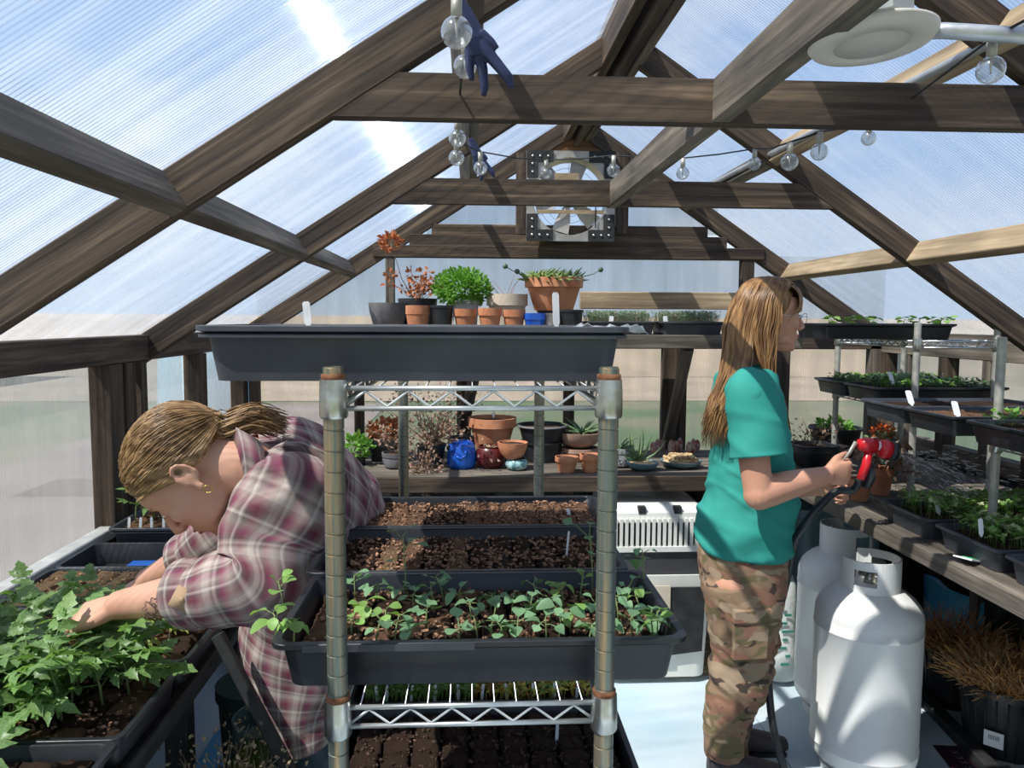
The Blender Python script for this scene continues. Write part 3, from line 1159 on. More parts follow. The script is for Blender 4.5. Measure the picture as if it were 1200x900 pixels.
# two tall ones
for px, py, h in ((478, 690, 0.095), (688, 680, 0.095), (752, 690, 0.07)):
    p = at(px, py, z=zs)
    seedling(p.x, min(p.y, 1.2), zs, h, 0.024, LBR, {478: 'tallest brassica seedling, left of the rear pole, single round leaf up top',
             688: 'tall leggy brassica seedling beside the right front pole', 752: 'tall brassica seedling leaning at the right rim of the front tray'}[px], None, n=5, lean=0.15)
seedling(at(332, 740, Y=1.03).x, 1.03, zs, 0.04, 0.026, LBL, 'bright lime green seedling bending over the left front corner of the tray', None, n=6)
plant_tag(at(668, 612, Y=1.66), 0.03, 0.008, 0.3, -0.2, 'white tag lying in the rearmost soil tray')
plant_tag(at(664, 650, Y=1.38), 0.045, 0.006, 0.9, 0.1, 'thin white tag stuck upright in the bare soil tray behind the seedlings')

# lower shelf
zb = ZB + 0.005
T4 = tray('dark soil tray on the lower shelf, front one', at(560, 890, Y=1.1).x, 1.11, zb, 0.54, 0.275, 0.064)
fill(T4, 0.54, 0.275, 0.064, 10, 5, lambda i, j: 'dark', 0.8, 300)
T5 = tray('dark soil tray with square cells seen below the lower truss', at(568, 890, Y=1.38).x, 1.39, zb, 0.54, 0.275, 0.064)
fill(T5, 0.54, 0.275, 0.064, 9, 5, lambda i, j: 'dark', 0.85, 500, M_soil)
T6 = tray('tray of tiny mixed greens and gold seedlings on the lower shelf', at(560, 815, Y=1.66).x, 1.67, zb, 0.54, 0.275, 0.064)
fill(T6, 0.54, 0.275, 0.064, 9, 5, lambda i, j: 'dark', 0.7)
M_mg1 = pmat('tiny dark green leaf', (0.16, 0.28, 0.06), 0.6, trans=0.3)
M_mg2 = pmat('tiny gold leaf', (0.70, 0.58, 0.10), 0.6, trans=0.3)
M_mg3 = pmat('tiny rusty leaf', (0.42, 0.17, 0.05), 0.6, trans=0.3)
micro(T6, -0.24, -0.02, -0.11, 0.11, 0.05, 800, [M_mg1, M_brasl], 0.03, 0.009)
micro(T6, -0.02, 0.24, -0.11, 0.11, 0.05, 900, [M_mg2, M_mg2, M_mg3, M_brasl], 0.025, 0.011)
for px in (441, 452, 481, 509, 537, 565, 594, 625, 651, 677):
    plant_tag(Vector((at(px, 815, Y=1.56).x, 1.575, zb + 0.05)), 0.035, 0.006, 0.2, 0.1, 'pale wooden tag in the tray of tiny gold seedlings', 'tags in the tray of tiny seedlings')
plant_tag(at(652, 872, Y=1.40), 0.05, 0.006, 0.1, 0.2, 'white tag hanging below the lower truss near the right pole')

# ================================================================== left bench with trays
ZR = 0.855                                   # rims
HT = 0.064
XW = -L_ + 0.040
XE = at(262, 722, z=ZR).x
bench = thing('potting_bench', 'low black wooden bench under the trays along the left wall', 'bench', ((XW + XE) / 2, 1.6, 0))
bw = XE - XW
for k in range(4):
    timber('slat', (-bw / 2 + bw * (k + 0.5) / 4, -1.2, ZR - HT - 0.012), (-bw / 2 + bw * (k + 0.5) / 4, 1.35, ZR - HT - 0.012), bw / 4 - 0.012, 0.02, (1, 0, 0), M_black, bench)
timber('apron', (bw / 2 - 0.05, -1.2, ZR - HT - 0.055), (bw / 2 - 0.05, 1.35, ZR - HT - 0.055), 0.06, 0.03, (0, 0, 1), M_black, bench)
timber('apron', (-bw / 2 + 0.03, -1.2, ZR - HT - 0.055), (-bw / 2 + 0.03, 1.35, ZR - HT - 0.055), 0.06, 0.03, (0, 0, 1), M_black, bench)
for yy in (-1.1, 0.1, 1.3):
    for xx in (-bw / 2 + 0.04, bw / 2 - 0.09):
        timber('leg', (xx, yy, 0), (xx, yy, ZR - HT - 0.03), 0.05, 0.05, (1, 0, 0), M_black, bench)
a_, c_ = at(262, 735, Y=1.66), at(352, 905, Y=1.62)
timber('brace', (a_.x - bench.location.x, 0.02, a_.z), (c_.x - bench.location.x, -0.02, c_.z), 0.024, 0.025, (1, 0, 0), M_black, bench)
timber('foot', (c_.x - bench.location.x, -0.02, 0), (c_.x - bench.location.x, -0.02, c_.z + 0.01), 0.035, 0.03, (1, 0, 0), M_black, bench)

def rimY(py): return at(150, py, z=ZR).y
ys = [rimY(866), rimY(776), rimY(709), rimY(664)]
print('rim ys', ys, 'XE', XE, 'XW', XW, ZT, ZM, rx0, rx1)
zt0 = ZR - HT
TX = (XW + XE) / 2
Wt = 0.285
LT = min(0.60, XE - XW)
cy = [ys[0] - Wt / 2, ys[0] + (ys[1] - ys[0]) / 2, (ys[1] + ys[2]) / 2, (ys[2] + ys[3]) / 2, ys[3] + 0.10]
TA = tray('black tray at the bottom left corner with a few leafy seedlings', TX, cy[0], zt0, LT, Wt)
TB = tray('black tray crowded with tall dark green tomato seedlings at the left', TX, cy[1], zt0, LT, ys[1] - ys[0])
TC = tray('black tray of mixed yellowish seedlings under the bending person\'s forearm', TX, cy[2], zt0, LT, ys[2] - ys[1])
TD = tray('black tray of square brown soil blocks with dimples under the bending person\'s far hand', TX, cy[3], zt0, LT, ys[3] - ys[2])
TE = tray('nearly empty black tray with a blue sheet, behind the soil block tray', TX, ys[3] + 0.12, zt0, LT, 0.24)
fill(TA, LT, Wt, HT, 9, 5, lambda i, j: 'dark', 0.7)
fill(TB, LT, ys[1] - ys[0], HT, 9, 5, lambda i, j: random.choice(('dark', 'dark', 'red')), 0.7, 300, M_soilb)
fill(TC, LT, ys[2] - ys[1], HT, 9, 5, lambda i, j: random.choice(('dark', 'dark', 'red')), 0.7)
fill(TD, LT, ys[3] - ys[2], HT, 9, 5, lambda i, j: 'tan', 0.92, 300, M_soilt)
b = MB(); b.box((0.03, 0, 0.012), (0.42, 0.18, 0.006))
o = b.build('blue_sheet', pmat('blue plastic', (0.01, 0.12, 0.50), 0.35), None, False); o.location = (TX + 0.02, ys[3] + 0.12, zt0)
tag(o, 'bright blue plastic sheet lying in the nearly empty tray on the left bench', 'sheet')
# stack of two trays with leggy tomato starts, at the far end
TF = tray('double-rimmed tray of leggy tomato starts at the far end of the left bench', TX + 0.02, ys[3] + 0.40, zt0 + 0.02, LT - 0.02, 0.29, 0.08, double=True, mat=M_tray2)
fill(TF, LT - 0.02, 0.29, 0.08, 9, 5, lambda i, j: 'red', 0.85, 200, M_soilb)
for k in range(14):
    tomato(TX - 0.22 + 0.46 * random.random(), ys[3] + 0.30 + 0.2 * random.random(), zt0 + 0.088, random.uniform(0.07, 0.11), 0.055, LTO,
           'leggy tomato start in the double-rimmed tray by the far left wall', 'leggy tomato starts at the far end of the left bench', n=4)
for k in range(5):
    plant_tag(Vector((TX - 0.2 + k * 0.035, ys[3] + 0.275, zt0 + 0.08)), 0.05, 0.008, 0.0, 0.0, 'white tag in the double-rimmed tray by the left wall', 'tags in the double-rimmed tray')
# tomato seedlings
rnd = random.Random(11)
for j in range(5):
    for i in range(7):
        x = XW + 0.05 + (LT - 0.10) * (i + 0.5 + rnd.uniform(-.25, .25)) / 7
        y = ys[0] + 0.03 + (ys[1] - ys[0] - 0.06) * (j + 0.5 + rnd.uniform(-.2, .2)) / 5
        if i == 6 and j < 2 or i == 5 and j == 0:
            continue
        tomato(x, y, zt0 + 0.05, rnd.uniform(0.06, 0.11), rnd.uniform(0.085, 0.115), LTO,
               'dark green tomato seedling in the crowded tray at the left', 'tomato seedlings in the crowded left tray', n=6)
for i in range(5):
    tomato(XW + 0.06 + i * 0.09, ys[0] - 0.14 + rnd.uniform(-.05, .05), zt0 + 0.05, rnd.uniform(0.05, 0.08), 0.09, LTO,
           'leafy tomato seedling in the tray at the bottom left corner', 'seedlings in the bottom left corner tray', n=5)
for i in range(14):
    right = i > 6
    x = (XW + 0.30 + rnd.random() * (LT - 0.36)) if right else XW + 0.05 + rnd.random() * 0.26
    y = ys[1] + 0.05 + rnd.random() * 0.2
    if right:
        tomato(x, y, zt0 + 0.05, rnd.uniform(0.04, 0.06), 0.06, LTY, 'yellow-green young seedling below the bending person\'s forearm', 'yellow-green seedlings below the forearm', n=4, mat=M_stemp)
    else:
        tomato(x, y, zt0 + 0.05, rnd.uniform(0.05, 0.08), 0.09, LTO, 'dark green seedling in the tray touched by the bending person\'s near hand', 'dark seedlings at the near hand', n=6)
# ================================================================== pots and plants
M_blackp = pmat('black nursery plastic', (0.012, 0.013, 0.015), 0.4, col2=(0.03, 0.032, 0.036), scale=12)
M_cream = pmat('cream plastic', (0.70, 0.69, 0.63), 0.5, col2=(0.80, 0.79, 0.74), scale=6)
M_beige = pmat('beige plastic pot', (0.60, 0.50, 0.38), 0.6, col2=(0.70, 0.60, 0.48), scale=8)
M_clay = pmat('aged pinkish clay', (0.30, 0.17, 0.12), 0.85, col2=(0.46, 0.30, 0.22), scale=12)
M_maroon = pmat('dark red glaze', (0.07, 0.008, 0.010), 0.3, col2=(0.13, 0.02, 0.02), scale=30, stretch=(1, 1, 0.3))
M_tealg = pmat('mottled teal glaze', (0.04, 0.16, 0.19), 0.2, col2=(0.40, 0.60, 0.60), scale=45, lo=0.4, hi=0.62)
M_bluew = pmat('cobalt blue glaze', (0.01, 0.07, 0.42), 0.22, col2=(0.02, 0.14, 0.60), scale=10)
M_slate = pmat('blue grey glazed bowl', (0.10, 0.19, 0.24), 0.35, col2=(0.16, 0.27, 0.32), scale=9)
M_stone = pmat('rough grey stone', (0.22, 0.22, 0.22), 0.9, col2=(0.42, 0.42, 0.42), scale=40, bump=0.8, bscale=90)
M_gpot = pmat('dusty grey pot', (0.10, 0.10, 0.11), 0.7, col2=(0.20, 0.19, 0.19), scale=12)
M_ggpot = pmat('grey green ribbed pot', (0.12, 0.18, 0.16), 0.6, col2=(0.18, 0.25, 0.22), scale=10)
M_bush = pmat('fresh green herb leaf', (0.12, 0.30, 0.04), 0.5, col2=(0.24, 0.46, 0.09), scale=40, trans=0.35)
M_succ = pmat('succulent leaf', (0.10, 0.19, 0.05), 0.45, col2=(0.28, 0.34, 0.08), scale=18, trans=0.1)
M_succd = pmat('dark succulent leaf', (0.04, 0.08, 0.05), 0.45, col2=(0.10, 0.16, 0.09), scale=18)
M_aloe = pmat('spiky green leaf', (0.07, 0.15, 0.06), 0.5, col2=(0.20, 0.27, 0.12), scale=14)
M_dry = pmat('dry pinkish brown leaf', (0.24, 0.13, 0.10), 0.9, col2=(0.45, 0.30, 0.22), scale=40, trans=0.15)
M_dryr = pmat('dry rusty leaf', (0.36, 0.09, 0.035), 0.9, col2=(0.55, 0.22, 0.10), scale=40, trans=0.15)
M_straw = pmat('dry orange straw', (0.62, 0.28, 0.09), 0.9, col2=(0.80, 0.46, 0.18), scale=30, trans=0.15)
M_tanst = pmat('dry tan stalks', (0.36, 0.26, 0.15), 0.9, col2=(0.50, 0.38, 0.24), scale=30, trans=0.15)
M_chips = pmat('tan bark chips', (0.45, 0.30, 0.15), 0.9, col2=(0.62, 0.46, 0.27), scale=40)
M_twig = pmat('brown twig', (0.14, 0.09, 0.06), 0.9)


def pot_profile(kind, r, h):
    if kind == 'classic':
        return [(r * 0.66, 0), (r * 0.90, h * 0.70), (r * 1.0, h * 0.71), (r * 1.0, h), (r * 0.90, h), (r * 0.86, h * 0.80), (r * 0.4, h * 0.78)]
    if kind == 'square':
        return [(r * 0.74, 0), (r * 0.95, h * 0.68), (r, h * 0.69), (r, h), (r * 0.9, h), (r * 0.86, h * 0.85), (r * 0.4, h * 0.83)]
    if kind == 'nursery':
        return [(r * 0.78, 0), (r * 0.93, h * 0.90), (r * 1.0, h * 0.91), (r * 1.0, h), (r * 0.94, h), (r * 0.90, h * 0.88), (r * 0.4, h * 0.86)]
    if kind == 'bowl':
        return [(r * 0.45, 0), (r * 0.78, h * 0.28), (r * 0.95, h * 0.7), (r * 1.0, h), (r * 0.92, h), (r * 0.86, h * 0.84), (r * 0.3, h * 0.84)]
    if kind == 'round':
        return [(r * 0.62, 0), (r * 0.92, h * 0.22), (r * 1.0, h * 0.5), (r * 0.93, h * 0.82), (r * 0.80, h * 0.93), (r * 0.84, h), (r * 0.74, h), (r * 0.72, h * 0.86), (r * 0.3, h * 0.85)]
    if kind == 'bellied':
        return [(r * 0.55, 0), (r * 0.8, h * 0.1), (r * 0.98, h * 0.55), (r * 0.92, h * 0.72), (r * 1.0, h * 0.74), (r * 1.03, h), (r * 0.92, h), (r * 0.86, h * 0.86), (r * 0.3, h * 0.85)]
    raise ValueError(kind)


def pot(label, px, w, ytop, Y, base, kind='classic', mat=None, name='plant_pot', cat='plant pot', soil=M_soil, sq=0.0, n=28, group=None, h=None, xyz=None, r=None):
    if xyz is None:
        p = at(px, 450, Y=Y)
        x, y = p.x, Y
    else:
        x, y = xyz
    if r is None:
        r = w / 2 * Y / FPX
    if h is None:
        h = max(0.03, at(px, ytop, Y=Y).z - base)
    t = thing(name, label, cat, (x, y, base), 0, group)
    b = MB()
    b.lathe(pot_profile(kind, r, h), n, sq=sq)
    b.build('pot', mat or M_terra, t, angle=38)
    if soil is not None:
        s = MB()
        k = 0.86 if kind in ('classic', 'square', 'round', 'bowl', 'bellied') else 0.9
        zz = h * 0.86
        rr = r * k * (0.82 if kind == 'round' else 1)
        s.lathe([(rr, zz - 0.006), (rr * 0.97, zz + 0.002), (rr * 0.5, zz + 0.007), (0.001, zz + 0.004)], 18, sq=sq)
        s.build('soil', soil, t)
    t['h'] = h
    return t, r, h


def blades(b, c, n, L, w, spread, droop, mi=0, thick=0.15, up=0.9, rnd=random):
    """Fleshy pointed blades from a rosette centre."""
    for i in range(n):
        a = 2.4 * i + rnd.uniform(-.2, .2)
        e = up - spread * (i / n) + rnd.uniform(-.1, .1)
        l = L * rnd.uniform(0.75, 1.1)
        P, R = [], []
        for k in range(5):
            t = k / 4
            ee = e - droop * t
            d = Vector((math.cos(a) * math.cos(ee), math.sin(a) * math.cos(ee), math.sin(ee)))
            P.append(Vector(c) + d * (l * t))
            R.append(w * (1.0 - t) ** 0.8 + 0.0006)
        b.tube(P, R, 5, mi, flat=0.45)


def cloud(b, c, r, n, s, mi=0, rnd=random, shell=0.35, nm=1):
    """Small folded leaves through an ellipsoidal crown."""
    for i in range(n):
        v = Vector((rnd.gauss(0, 1), rnd.gauss(0, 1), rnd.gauss(0, 1))).normalized()
        k = (shell + (1 - shell) * rnd.random()) ** 0.6
        p = Vector(c) + Vector((v.x * r[0], v.y * r[1], v.z * r[2])) * k
        d = (v + Vector((rnd.uniform(-.7, .7), rnd.uniform(-.7, .7), rnd.uniform(-.4, .8)))).normalized()
        w = d.orthogonal().normalized()
        w = (Matrix.Rotation(rnd.uniform(0, 6.28), 3, d) @ w)
        l = s * rnd.uniform(0.6, 1.3)
        nn = d.cross(w) * l * 0.15
        m = mi + rnd.randrange(nm)
        b.quad(p, p + d * l * 0.5 + w * l * 0.33 + nn, p + d * l, p + d * l * 0.5 - w * l * 0.33 + nn, m)


def twigs(b, c, n, L, r=0.0016, up=0.6, mi=0, rnd=random, spread=1.0, leaf=None):
    tips = []
    for i in range(n):
        a = rnd.uniform(0, 6.28)
        P = [Vector(c)]
        d = Vector((math.cos(a) * spread, math.sin(a) * spread, up + rnd.random())).normalized()
        for k in range(4):
            d = (d + Vector((rnd.uniform(-.4, .4), rnd.uniform(-.4, .4), rnd.uniform(-.35, .3)))).normalized()
            P.append(P[-1] + d * L / 4 * rnd.uniform(0.7, 1.2))
        b.tube(P, [r, r * 0.9, r * 0.75, r * 0.6, r * 0.4], 4, mi)
        tips += P[2:]
    return tips


# ---- back lower bench with potted plants
ZBN = 0.87
lb = thing('plant_bench', 'long weathered wooden bench along the back wall, carrying potted plants', 'bench', (0.1, 3.6, 0))
YF = 3.22
for k, y in enumerate((3.30, 3.46, 3.62, 3.78)):
    timber('plank', (-1.15, y - 3.6, ZBN - 0.018), (1.25, y - 3.6, ZBN - 0.018), 0.152, 0.036, (0, 1, 0), M_grey, lb)
timber('fascia', (-1.15, YF - 3.6, ZBN - 0.034), (1.25, YF - 3.6, ZBN - 0.034), 0.065, 0.03, (0, 0, 1), M_dark, lb)
for x in (-1.1, 0.05, 1.1):
    for y in (YF + 0.06, 3.85):
        timber('leg', (x, y - 3.6, 0), (x, y - 3.6, ZBN - 0.036), 0.07, 0.05, (1, 0, 0), M_black, lb)
ZBN += 0.001
# row of things (left to right)
t, r, h = pot('black planter of rusty dried blooms at the left end of the back bench', 452, 44, 512, 3.62, ZBN, 'square', M_blackp, sq=5)
b = MB(); cloud(b, (0, 0, h + 0.03), (0.085, 0.08, 0.05), 260, 0.028, shell=0.2); tag(b.build('foliage', M_dryr, t, False), None, None, kind='stuff')
t, r, h = pot('small grey-brown barrel pot in front of the black planter on the back bench', 462, 30, 530, 3.42, ZBN, 'bellied', M_gpot)
b = MB(); tips = twigs(b, (0, 0, h * 0.8), 14, 0.16); b.build('stems', M_twig, t)
b = MB()
for q in tips: cloud(b, q, (0.03, 0.03, 0.03), 3, 0.02)
tag(b.build('foliage', M_dry, t, False), None, None, kind='stuff')
t, r, h = pot('black nursery pot of a dried pinkish brown shrub spilling over the back bench edge', 505, 36, 520, 3.45, ZBN, 'nursery', M_blackp)
b = MB(); tips = twigs(b, (0, 0, h * 0.9), 34, 0.34, up=0.2, r=0.002); b.build('stems', M_twig, t)
b = MB()
for q in tips: cloud(b, q, (0.04, 0.04, 0.04), 4, 0.020)
cloud(b, (-0.02, -0.14, 0.0), (0.09, 0.05, 0.14), 340, 0.02, shell=0.0)
cloud(b, (0.04, -0.02, h + 0.05), (0.10, 0.08, 0.06), 260, 0.022, shell=0.0)
tag(b.build('foliage', M_dry, t, False), None, None, kind='stuff')
t, r, h = pot('low bright green leafy herb at the far left of the back bench', 417, 24, 532, 3.5, ZBN, 'nursery', M_blackp)
b = MB(); cloud(b, (0, 0, h + 0.03), (0.06, 0.05, 0.06), 200, 0.03); tag(b.build('foliage', M_bush, t, False), None, None, kind='stuff')
t, r, h = pot('dusty grey round pot behind the cobalt blue watering can', 541, 36, 512, 3.68, ZBN, 'nursery', M_gpot)

# cobalt blue jug
jug = thing('watering_jug', 'cobalt blue ceramic jug with a spout hole and moulded leaf on the back bench', 'jug', (at(541, 500, Y=3.42).x, 3.42, ZBN))
hj = at(541, 516, Y=3.42).z - ZBN
rj = 17.5 * 3.42 / FPX
b = MB(); b.lathe([(rj * 0.85, 0), (rj * 0.98, hj * 0.15), (rj, hj * 0.45), (rj * 0.92, hj * 0.78), (rj * 0.72, hj * 0.95), (rj * 0.5, hj), (rj * 0.2, hj * 0.985)], 28)
b.build('body', M_bluew, jug)
b = MB(); b.tube([(-rj * 0.5, -rj * 0.55, hj * 0.72), (-rj * 0.82, -rj * 0.8, hj * 0.80)], [rj * 0.34, rj * 0.24], 14)
b.build('spout', M_bluew, jug)
b = MB(); b.lathe([(rj * 0.16, 0.0), (rj * 0.16, 0.003)], 12, M=Matrix.Rotation(PI / 2, 3, 'X') @ Matrix.Rotation(0.5, 3, 'Y'), c=(-rj * 0.86, -rj * 0.845, hj * 0.81))
b.build('spout_hole', M_black, jug)
b = MB(); b.tube([(-rj * 0.35, -rj * 0.97, hj * 0.5), (-rj * 0.1, -rj * 1.0, hj * 0.40), (rj * 0.25, -rj * 0.98, hj * 0.5), (rj * 0.3, -rj * 0.92, hj * 0.7)], 0.004, 6)
b.build('moulding', M_bluew, jug)

t, r, h = pot('dark red glazed round pot with vertical grooves, below the big terracotta pot', 575, 36, 522, 3.42, ZBN, 'round', M_maroon)
b = MB(); blades(b, (0, 0, h * 0.85), 9, 0.04, 0.006, 0.6, 0.2); b.build('plant', M_tanst, t)
# big terracotta stands on an upturned pot
t, r, h = pot('upturned black pot carrying the big terracotta pot on the back bench', 580, 40, 524, 3.60, ZBN, 'nursery', M_blackp, soil=None)
t, r2, h2 = pot('big wide terracotta pot standing highest in the middle of the back bench', 577, 57, 489, 3.60, ZBN + h, 'classic', M_terra, n=40)
b = MB(); b.ell((0.005, -0.02, h2 + 0.015), (0.007, 0.005, 0.016)); b.build('label', M_white, t)
t, r, h = pot('little mottled teal glazed pot under a terracotta bowl', 606, 27, 537, 3.36, ZBN, 'round', M_tealg)
t, r2, h2 = pot('small terracotta bowl resting on the mottled teal pot', 601, 36, 518, 3.36, ZBN + h, 'bowl', M_terra)
t, r, h = pot('tall black nursery pot, lower one of the nested pair on the back bench', 636, 52, 516, 3.58, ZBN, 'nursery', M_blackp)
t, r2, h2 = pot('wide black nursery pot with a grey rim, nested on top of another black pot', 636, 60, 498, 3.58, ZBN + h, 'nursery', M_blackp)
b = MB(); b.lathe([(r2 * 1.02, h2 - 0.004), (r2 * 1.02, h2 + 0.003), (r2 * 0.94, h2 + 0.003)], 30, cap0=False, cap1=False); b.build('rim', M_gpot, t)
t, r, h = pot('tall aged clay pot under another one, behind the right rack pole', 680, 46, 524, 3.58, ZBN, 'classic', M_clay)
t, r2, h2 = pot('aged pinkish clay pot stacked on another, holding a spiky aloe', 680, 52, 506, 3.58, ZBN + h, 'bowl', M_clay)
b = MB(); blades(b, (0.01, 0, h2 * 0.85), 22, 0.12, 0.010, 1.0, 0.15); b.build('aloe', M_aloe, t)
pot('small terracotta pot with a rim, left one at the edge of the back bench', 665, 28, 535, 3.30, ZBN, 'classic', M_terra)
pot('small terracotta pot half hidden by the right rack pole', 693, 26, 532, 3.31, ZBN, 'classic', M_terra)
t, r, h = pot('rough grey stone pot just right of the right rack pole', 728, 30, 524, 3.42, ZBN, 'bellied', M_stone)
b = MB(); blades(b, (0.0, 0, h * 0.9), 14, 0.11, 0.007, 0.9, 0.3); b.build('aloe', M_aloe, t)
t, r, h = pot('blue-grey glazed shallow bowl with an arching aloe', 755, 38, 541, 3.34, ZBN, 'bowl', M_slate, soil=M_chips)
b = MB(); blades(b, (-0.02, 0.03, h * 0.9), 15, 0.15, 0.009, 0.9, -0.5, up=0.9); b.build('aloe', M_aloe, t)
t, r, h = pot('dark oval trough heaped with tan bark chips on the back bench', 800, 50, 543, 3.40, ZBN, 'bowl', M_slate, soil=M_chips)
crumbs(t, -r * .7, r * .7, -r * .7, r * .7, h + 0.005, 160, M_chips, 0.010)
crumbs(t, -r * .5, r * .5, -r * .5, r * .5, h + 0.02, 100, M_chips, 0.010)
b = MB()
for k in range(9):
    b.ell((at(765 + k * 7, 540, Y=3.66).x, 3.66 + 0.03 * (k % 3), ZBN + 0.014 + 0.03), (0.016, 0.014, 0.03 + 0.01 * (k % 2)), 7, 5)
tag(b.build('gravel_heap', pmat('mixed red white gravel', (0.45, 0.42, 0.38), 0.9, col2=(0.35, 0.08, 0.05), scale=60), None), 'heap of mixed red and white pebbles behind the bark chip trough', 'gravel', kind='stuff')
# right of the standing woman
t, r, h = pot('low black square pot of withered brown stems right behind the standing woman', 955, 50, 520, 3.42, ZBN, 'square', M_blackp, sq=6)
b = MB(); tips = twigs(b, (0, 0, h * 0.8), 9, 0.14, r=0.002); b.build('stems', M_twig, t)
b = MB()
for q in tips: cloud(b, q, (0.02, 0.02, 0.02), 4, 0.018)
tag(b.build('foliage', M_dry, t, False), None, None, kind='stuff')
t, r, h = pot('large round black pot with low greens, behind the red nozzle', 981, 62, 500, 3.70, ZBN, 'nursery', M_blackp)
b = MB(); cloud(b, (0, 0, h), (0.09, 0.09, 0.03), 160, 0.03); tag(b.build('foliage', M_bush, t, False), None, None, kind='stuff')
t, r, h = pot('brown clay pot directly behind the woman\'s back of the T-shirt', 935, 26, 530, 3.62, ZBN, 'nursery', M_clay)

# ---- right bench
XR0, XR1 = 1.345, 2.16
rb = thing('side_bench', 'weathered wooden bench running along the right wall under the wire racks', 'bench', (1.75, 2.2, 0))
for k in range(5):
    x = XR0 + 0.082 + k * 0.163
    timber('plank', (x - 1.75, -2.2, ZBN - 0.02), (x - 1.75, 1.76, ZBN - 0.02), 0.155, 0.036, (1, 0, 0), M_grey, rb)
timber('fascia', (XR0 - 1.75 - 0.014, -2.2, ZBN - 0.026), (XR0 - 1.75 - 0.014, 1.60, ZBN - 0.026), 0.05, 0.026, (0, 0, 1), M_grey, rb)
for y in (-1.9, -0.6, 0.75, 1.6):
    timber('leg', (XR1 - 1.75 - 0.03, y, 0), (XR1 - 1.75 - 0.03, y, ZBN - 0.04), 0.07, 0.05, (0, 1, 0), M_black, rb)
timber('leg', (XR0 - 1.75 + 0.06, 1.5, 0), (XR0 - 1.75 + 0.06, 1.5, ZBN - 0.04), 0.07, 0.05, (0, 1, 0), M_black, rb)
timber('joist', (XR1 - 1.75, 1.65, ZBN - 0.08), (XR0 - 1.75, 1.65, ZBN - 0.08), 0.08, 0.04, (0, 0, 1), M_black, rb)

def ontop(px, py): return at(px, py, z=ZBN)
p = ontop(1007, 586)
t, r, h = pot('small terracotta pot on the right bench, under the woman\'s gripping hand', 0, 0, 0, p.y, ZBN, 'classic', M_terra, xyz=(p.x, p.y), r=14.5 * p.y / FPX, h=27 * p.y / FPX)
b = MB(); cloud(b, (0, 0, h), (0.015, 0.015, 0.01), 20, 0.015); tag(b.build('foliage', M_bush, t, False), None, None, kind='stuff')
p = ontop(1032, 582)
t, r, h = pot('taller terracotta pot behind the small one, holding a dark leafy plant', 0, 0, 0, p.y, ZBN, 'classic', M_terra, xyz=(p.x + 0.02, p.y + 0.04), r=15 * p.y / FPX, h=34 * p.y / FPX)
b = MB(); tips = twigs(b, (0, 0, h * 0.8), 8, 0.14, r=0.002); b.build('stems', M_twig, t)
b = MB()
for q in tips: cloud(b, q, (0.025, 0.025, 0.02), 5, 0.04)
tag(b.build('foliage', pmat('dusky pink leaf', (0.30, 0.17, 0.15), 0.7, col2=(0.15, 0.12, 0.07), scale=30, trans=0.2), t, False), None, None, kind='stuff')
p = ontop(1062, 578)
t, r, h = pot('dark green square planter on the right bench beside the taller terracotta pot', 0, 0, 0, p.y, ZBN, 'square', pmat('dark green plastic', (0.02, 0.06, 0.045), 0.5), xyz=(p.x + 0.02, p.y + 0.22), r=0.06, h=0.12, sq=6)
t, r, h = pot('black pot of an orange flowering plant behind the nozzle', 1036, 30, 545, 3.50, ZBN, 'nursery', M_blackp)
b = MB(); cloud(b, (0, 0, h + 0.05), (0.06, 0.05, 0.06), 120, 0.03); tag(b.build('foliage', M_aloe, t, False), None, None, kind='stuff')
b = MB(); cloud(b, (0, 0, h + 0.11), (0.05, 0.04, 0.03), 70, 0.025); tag(b.build('flowers', pmat('orange petals', (0.75, 0.15, 0.02), 0.5, trans=0.3), t, False), None, None, kind='stuff')
# low trays on the right bench
MGR = [M_brasl, M_bush, M_mg1, pmat('pale leaf', (0.45, 0.50, 0.25), 0.6, trans=0.3)]
for k, (y0, lab) in enumerate(((2.21, 'grey seed tray of pale round-leaved greens, farthest on the right bench'), (1.90, 'grey seed tray of bright green seedlings, middle one on the right bench'), (1.60, 'grey seed tray at the right picture edge on the right bench'))):
    q = tray(lab, 1.365 + 0.27, y0 + 0.14, ZBN, 0.54, 0.28, 0.064, mat=M_tray2)
    fill(q, 0.54, 0.28, 0.064, 9, 5, lambda i, j: 'dark', 0.75)
    micro(q, -0.23, 0.23, -0.11, 0.11, 0.05, 520 if k < 2 else 200, MGR, 0.05, 0.018)
plant_tag(at(1150, 625, Y=1.96), 0.04, 0.016, 0.3, -0.1, 'white tag upright among the greens of the middle tray on the right bench')
plant_tag(at(1100, 600, Y=2.27), 0.035, 0.02, 0.4, -0.3, 'white tag among the pale round-leaved greens on the right bench')
# green-white card on the bench edge
b = MB(); b.box((0, 0, 0), (0.075, 0.05, 0.004)); b.box((0.005, 0.0, 0.003), (0.035, 0.03, 0.003), mi=1)
o = b.build('seed_card', [M_white, pmat('green print', (0.04, 0.30, 0.10), 0.5)], None, False)
o.location = at(1136, 655, z=ZBN + 0.01); o.rotation_euler = (0.0, 0.25, 0.5)
tag(o, 'white card with a green print lying on the edge of the right bench', 'card')

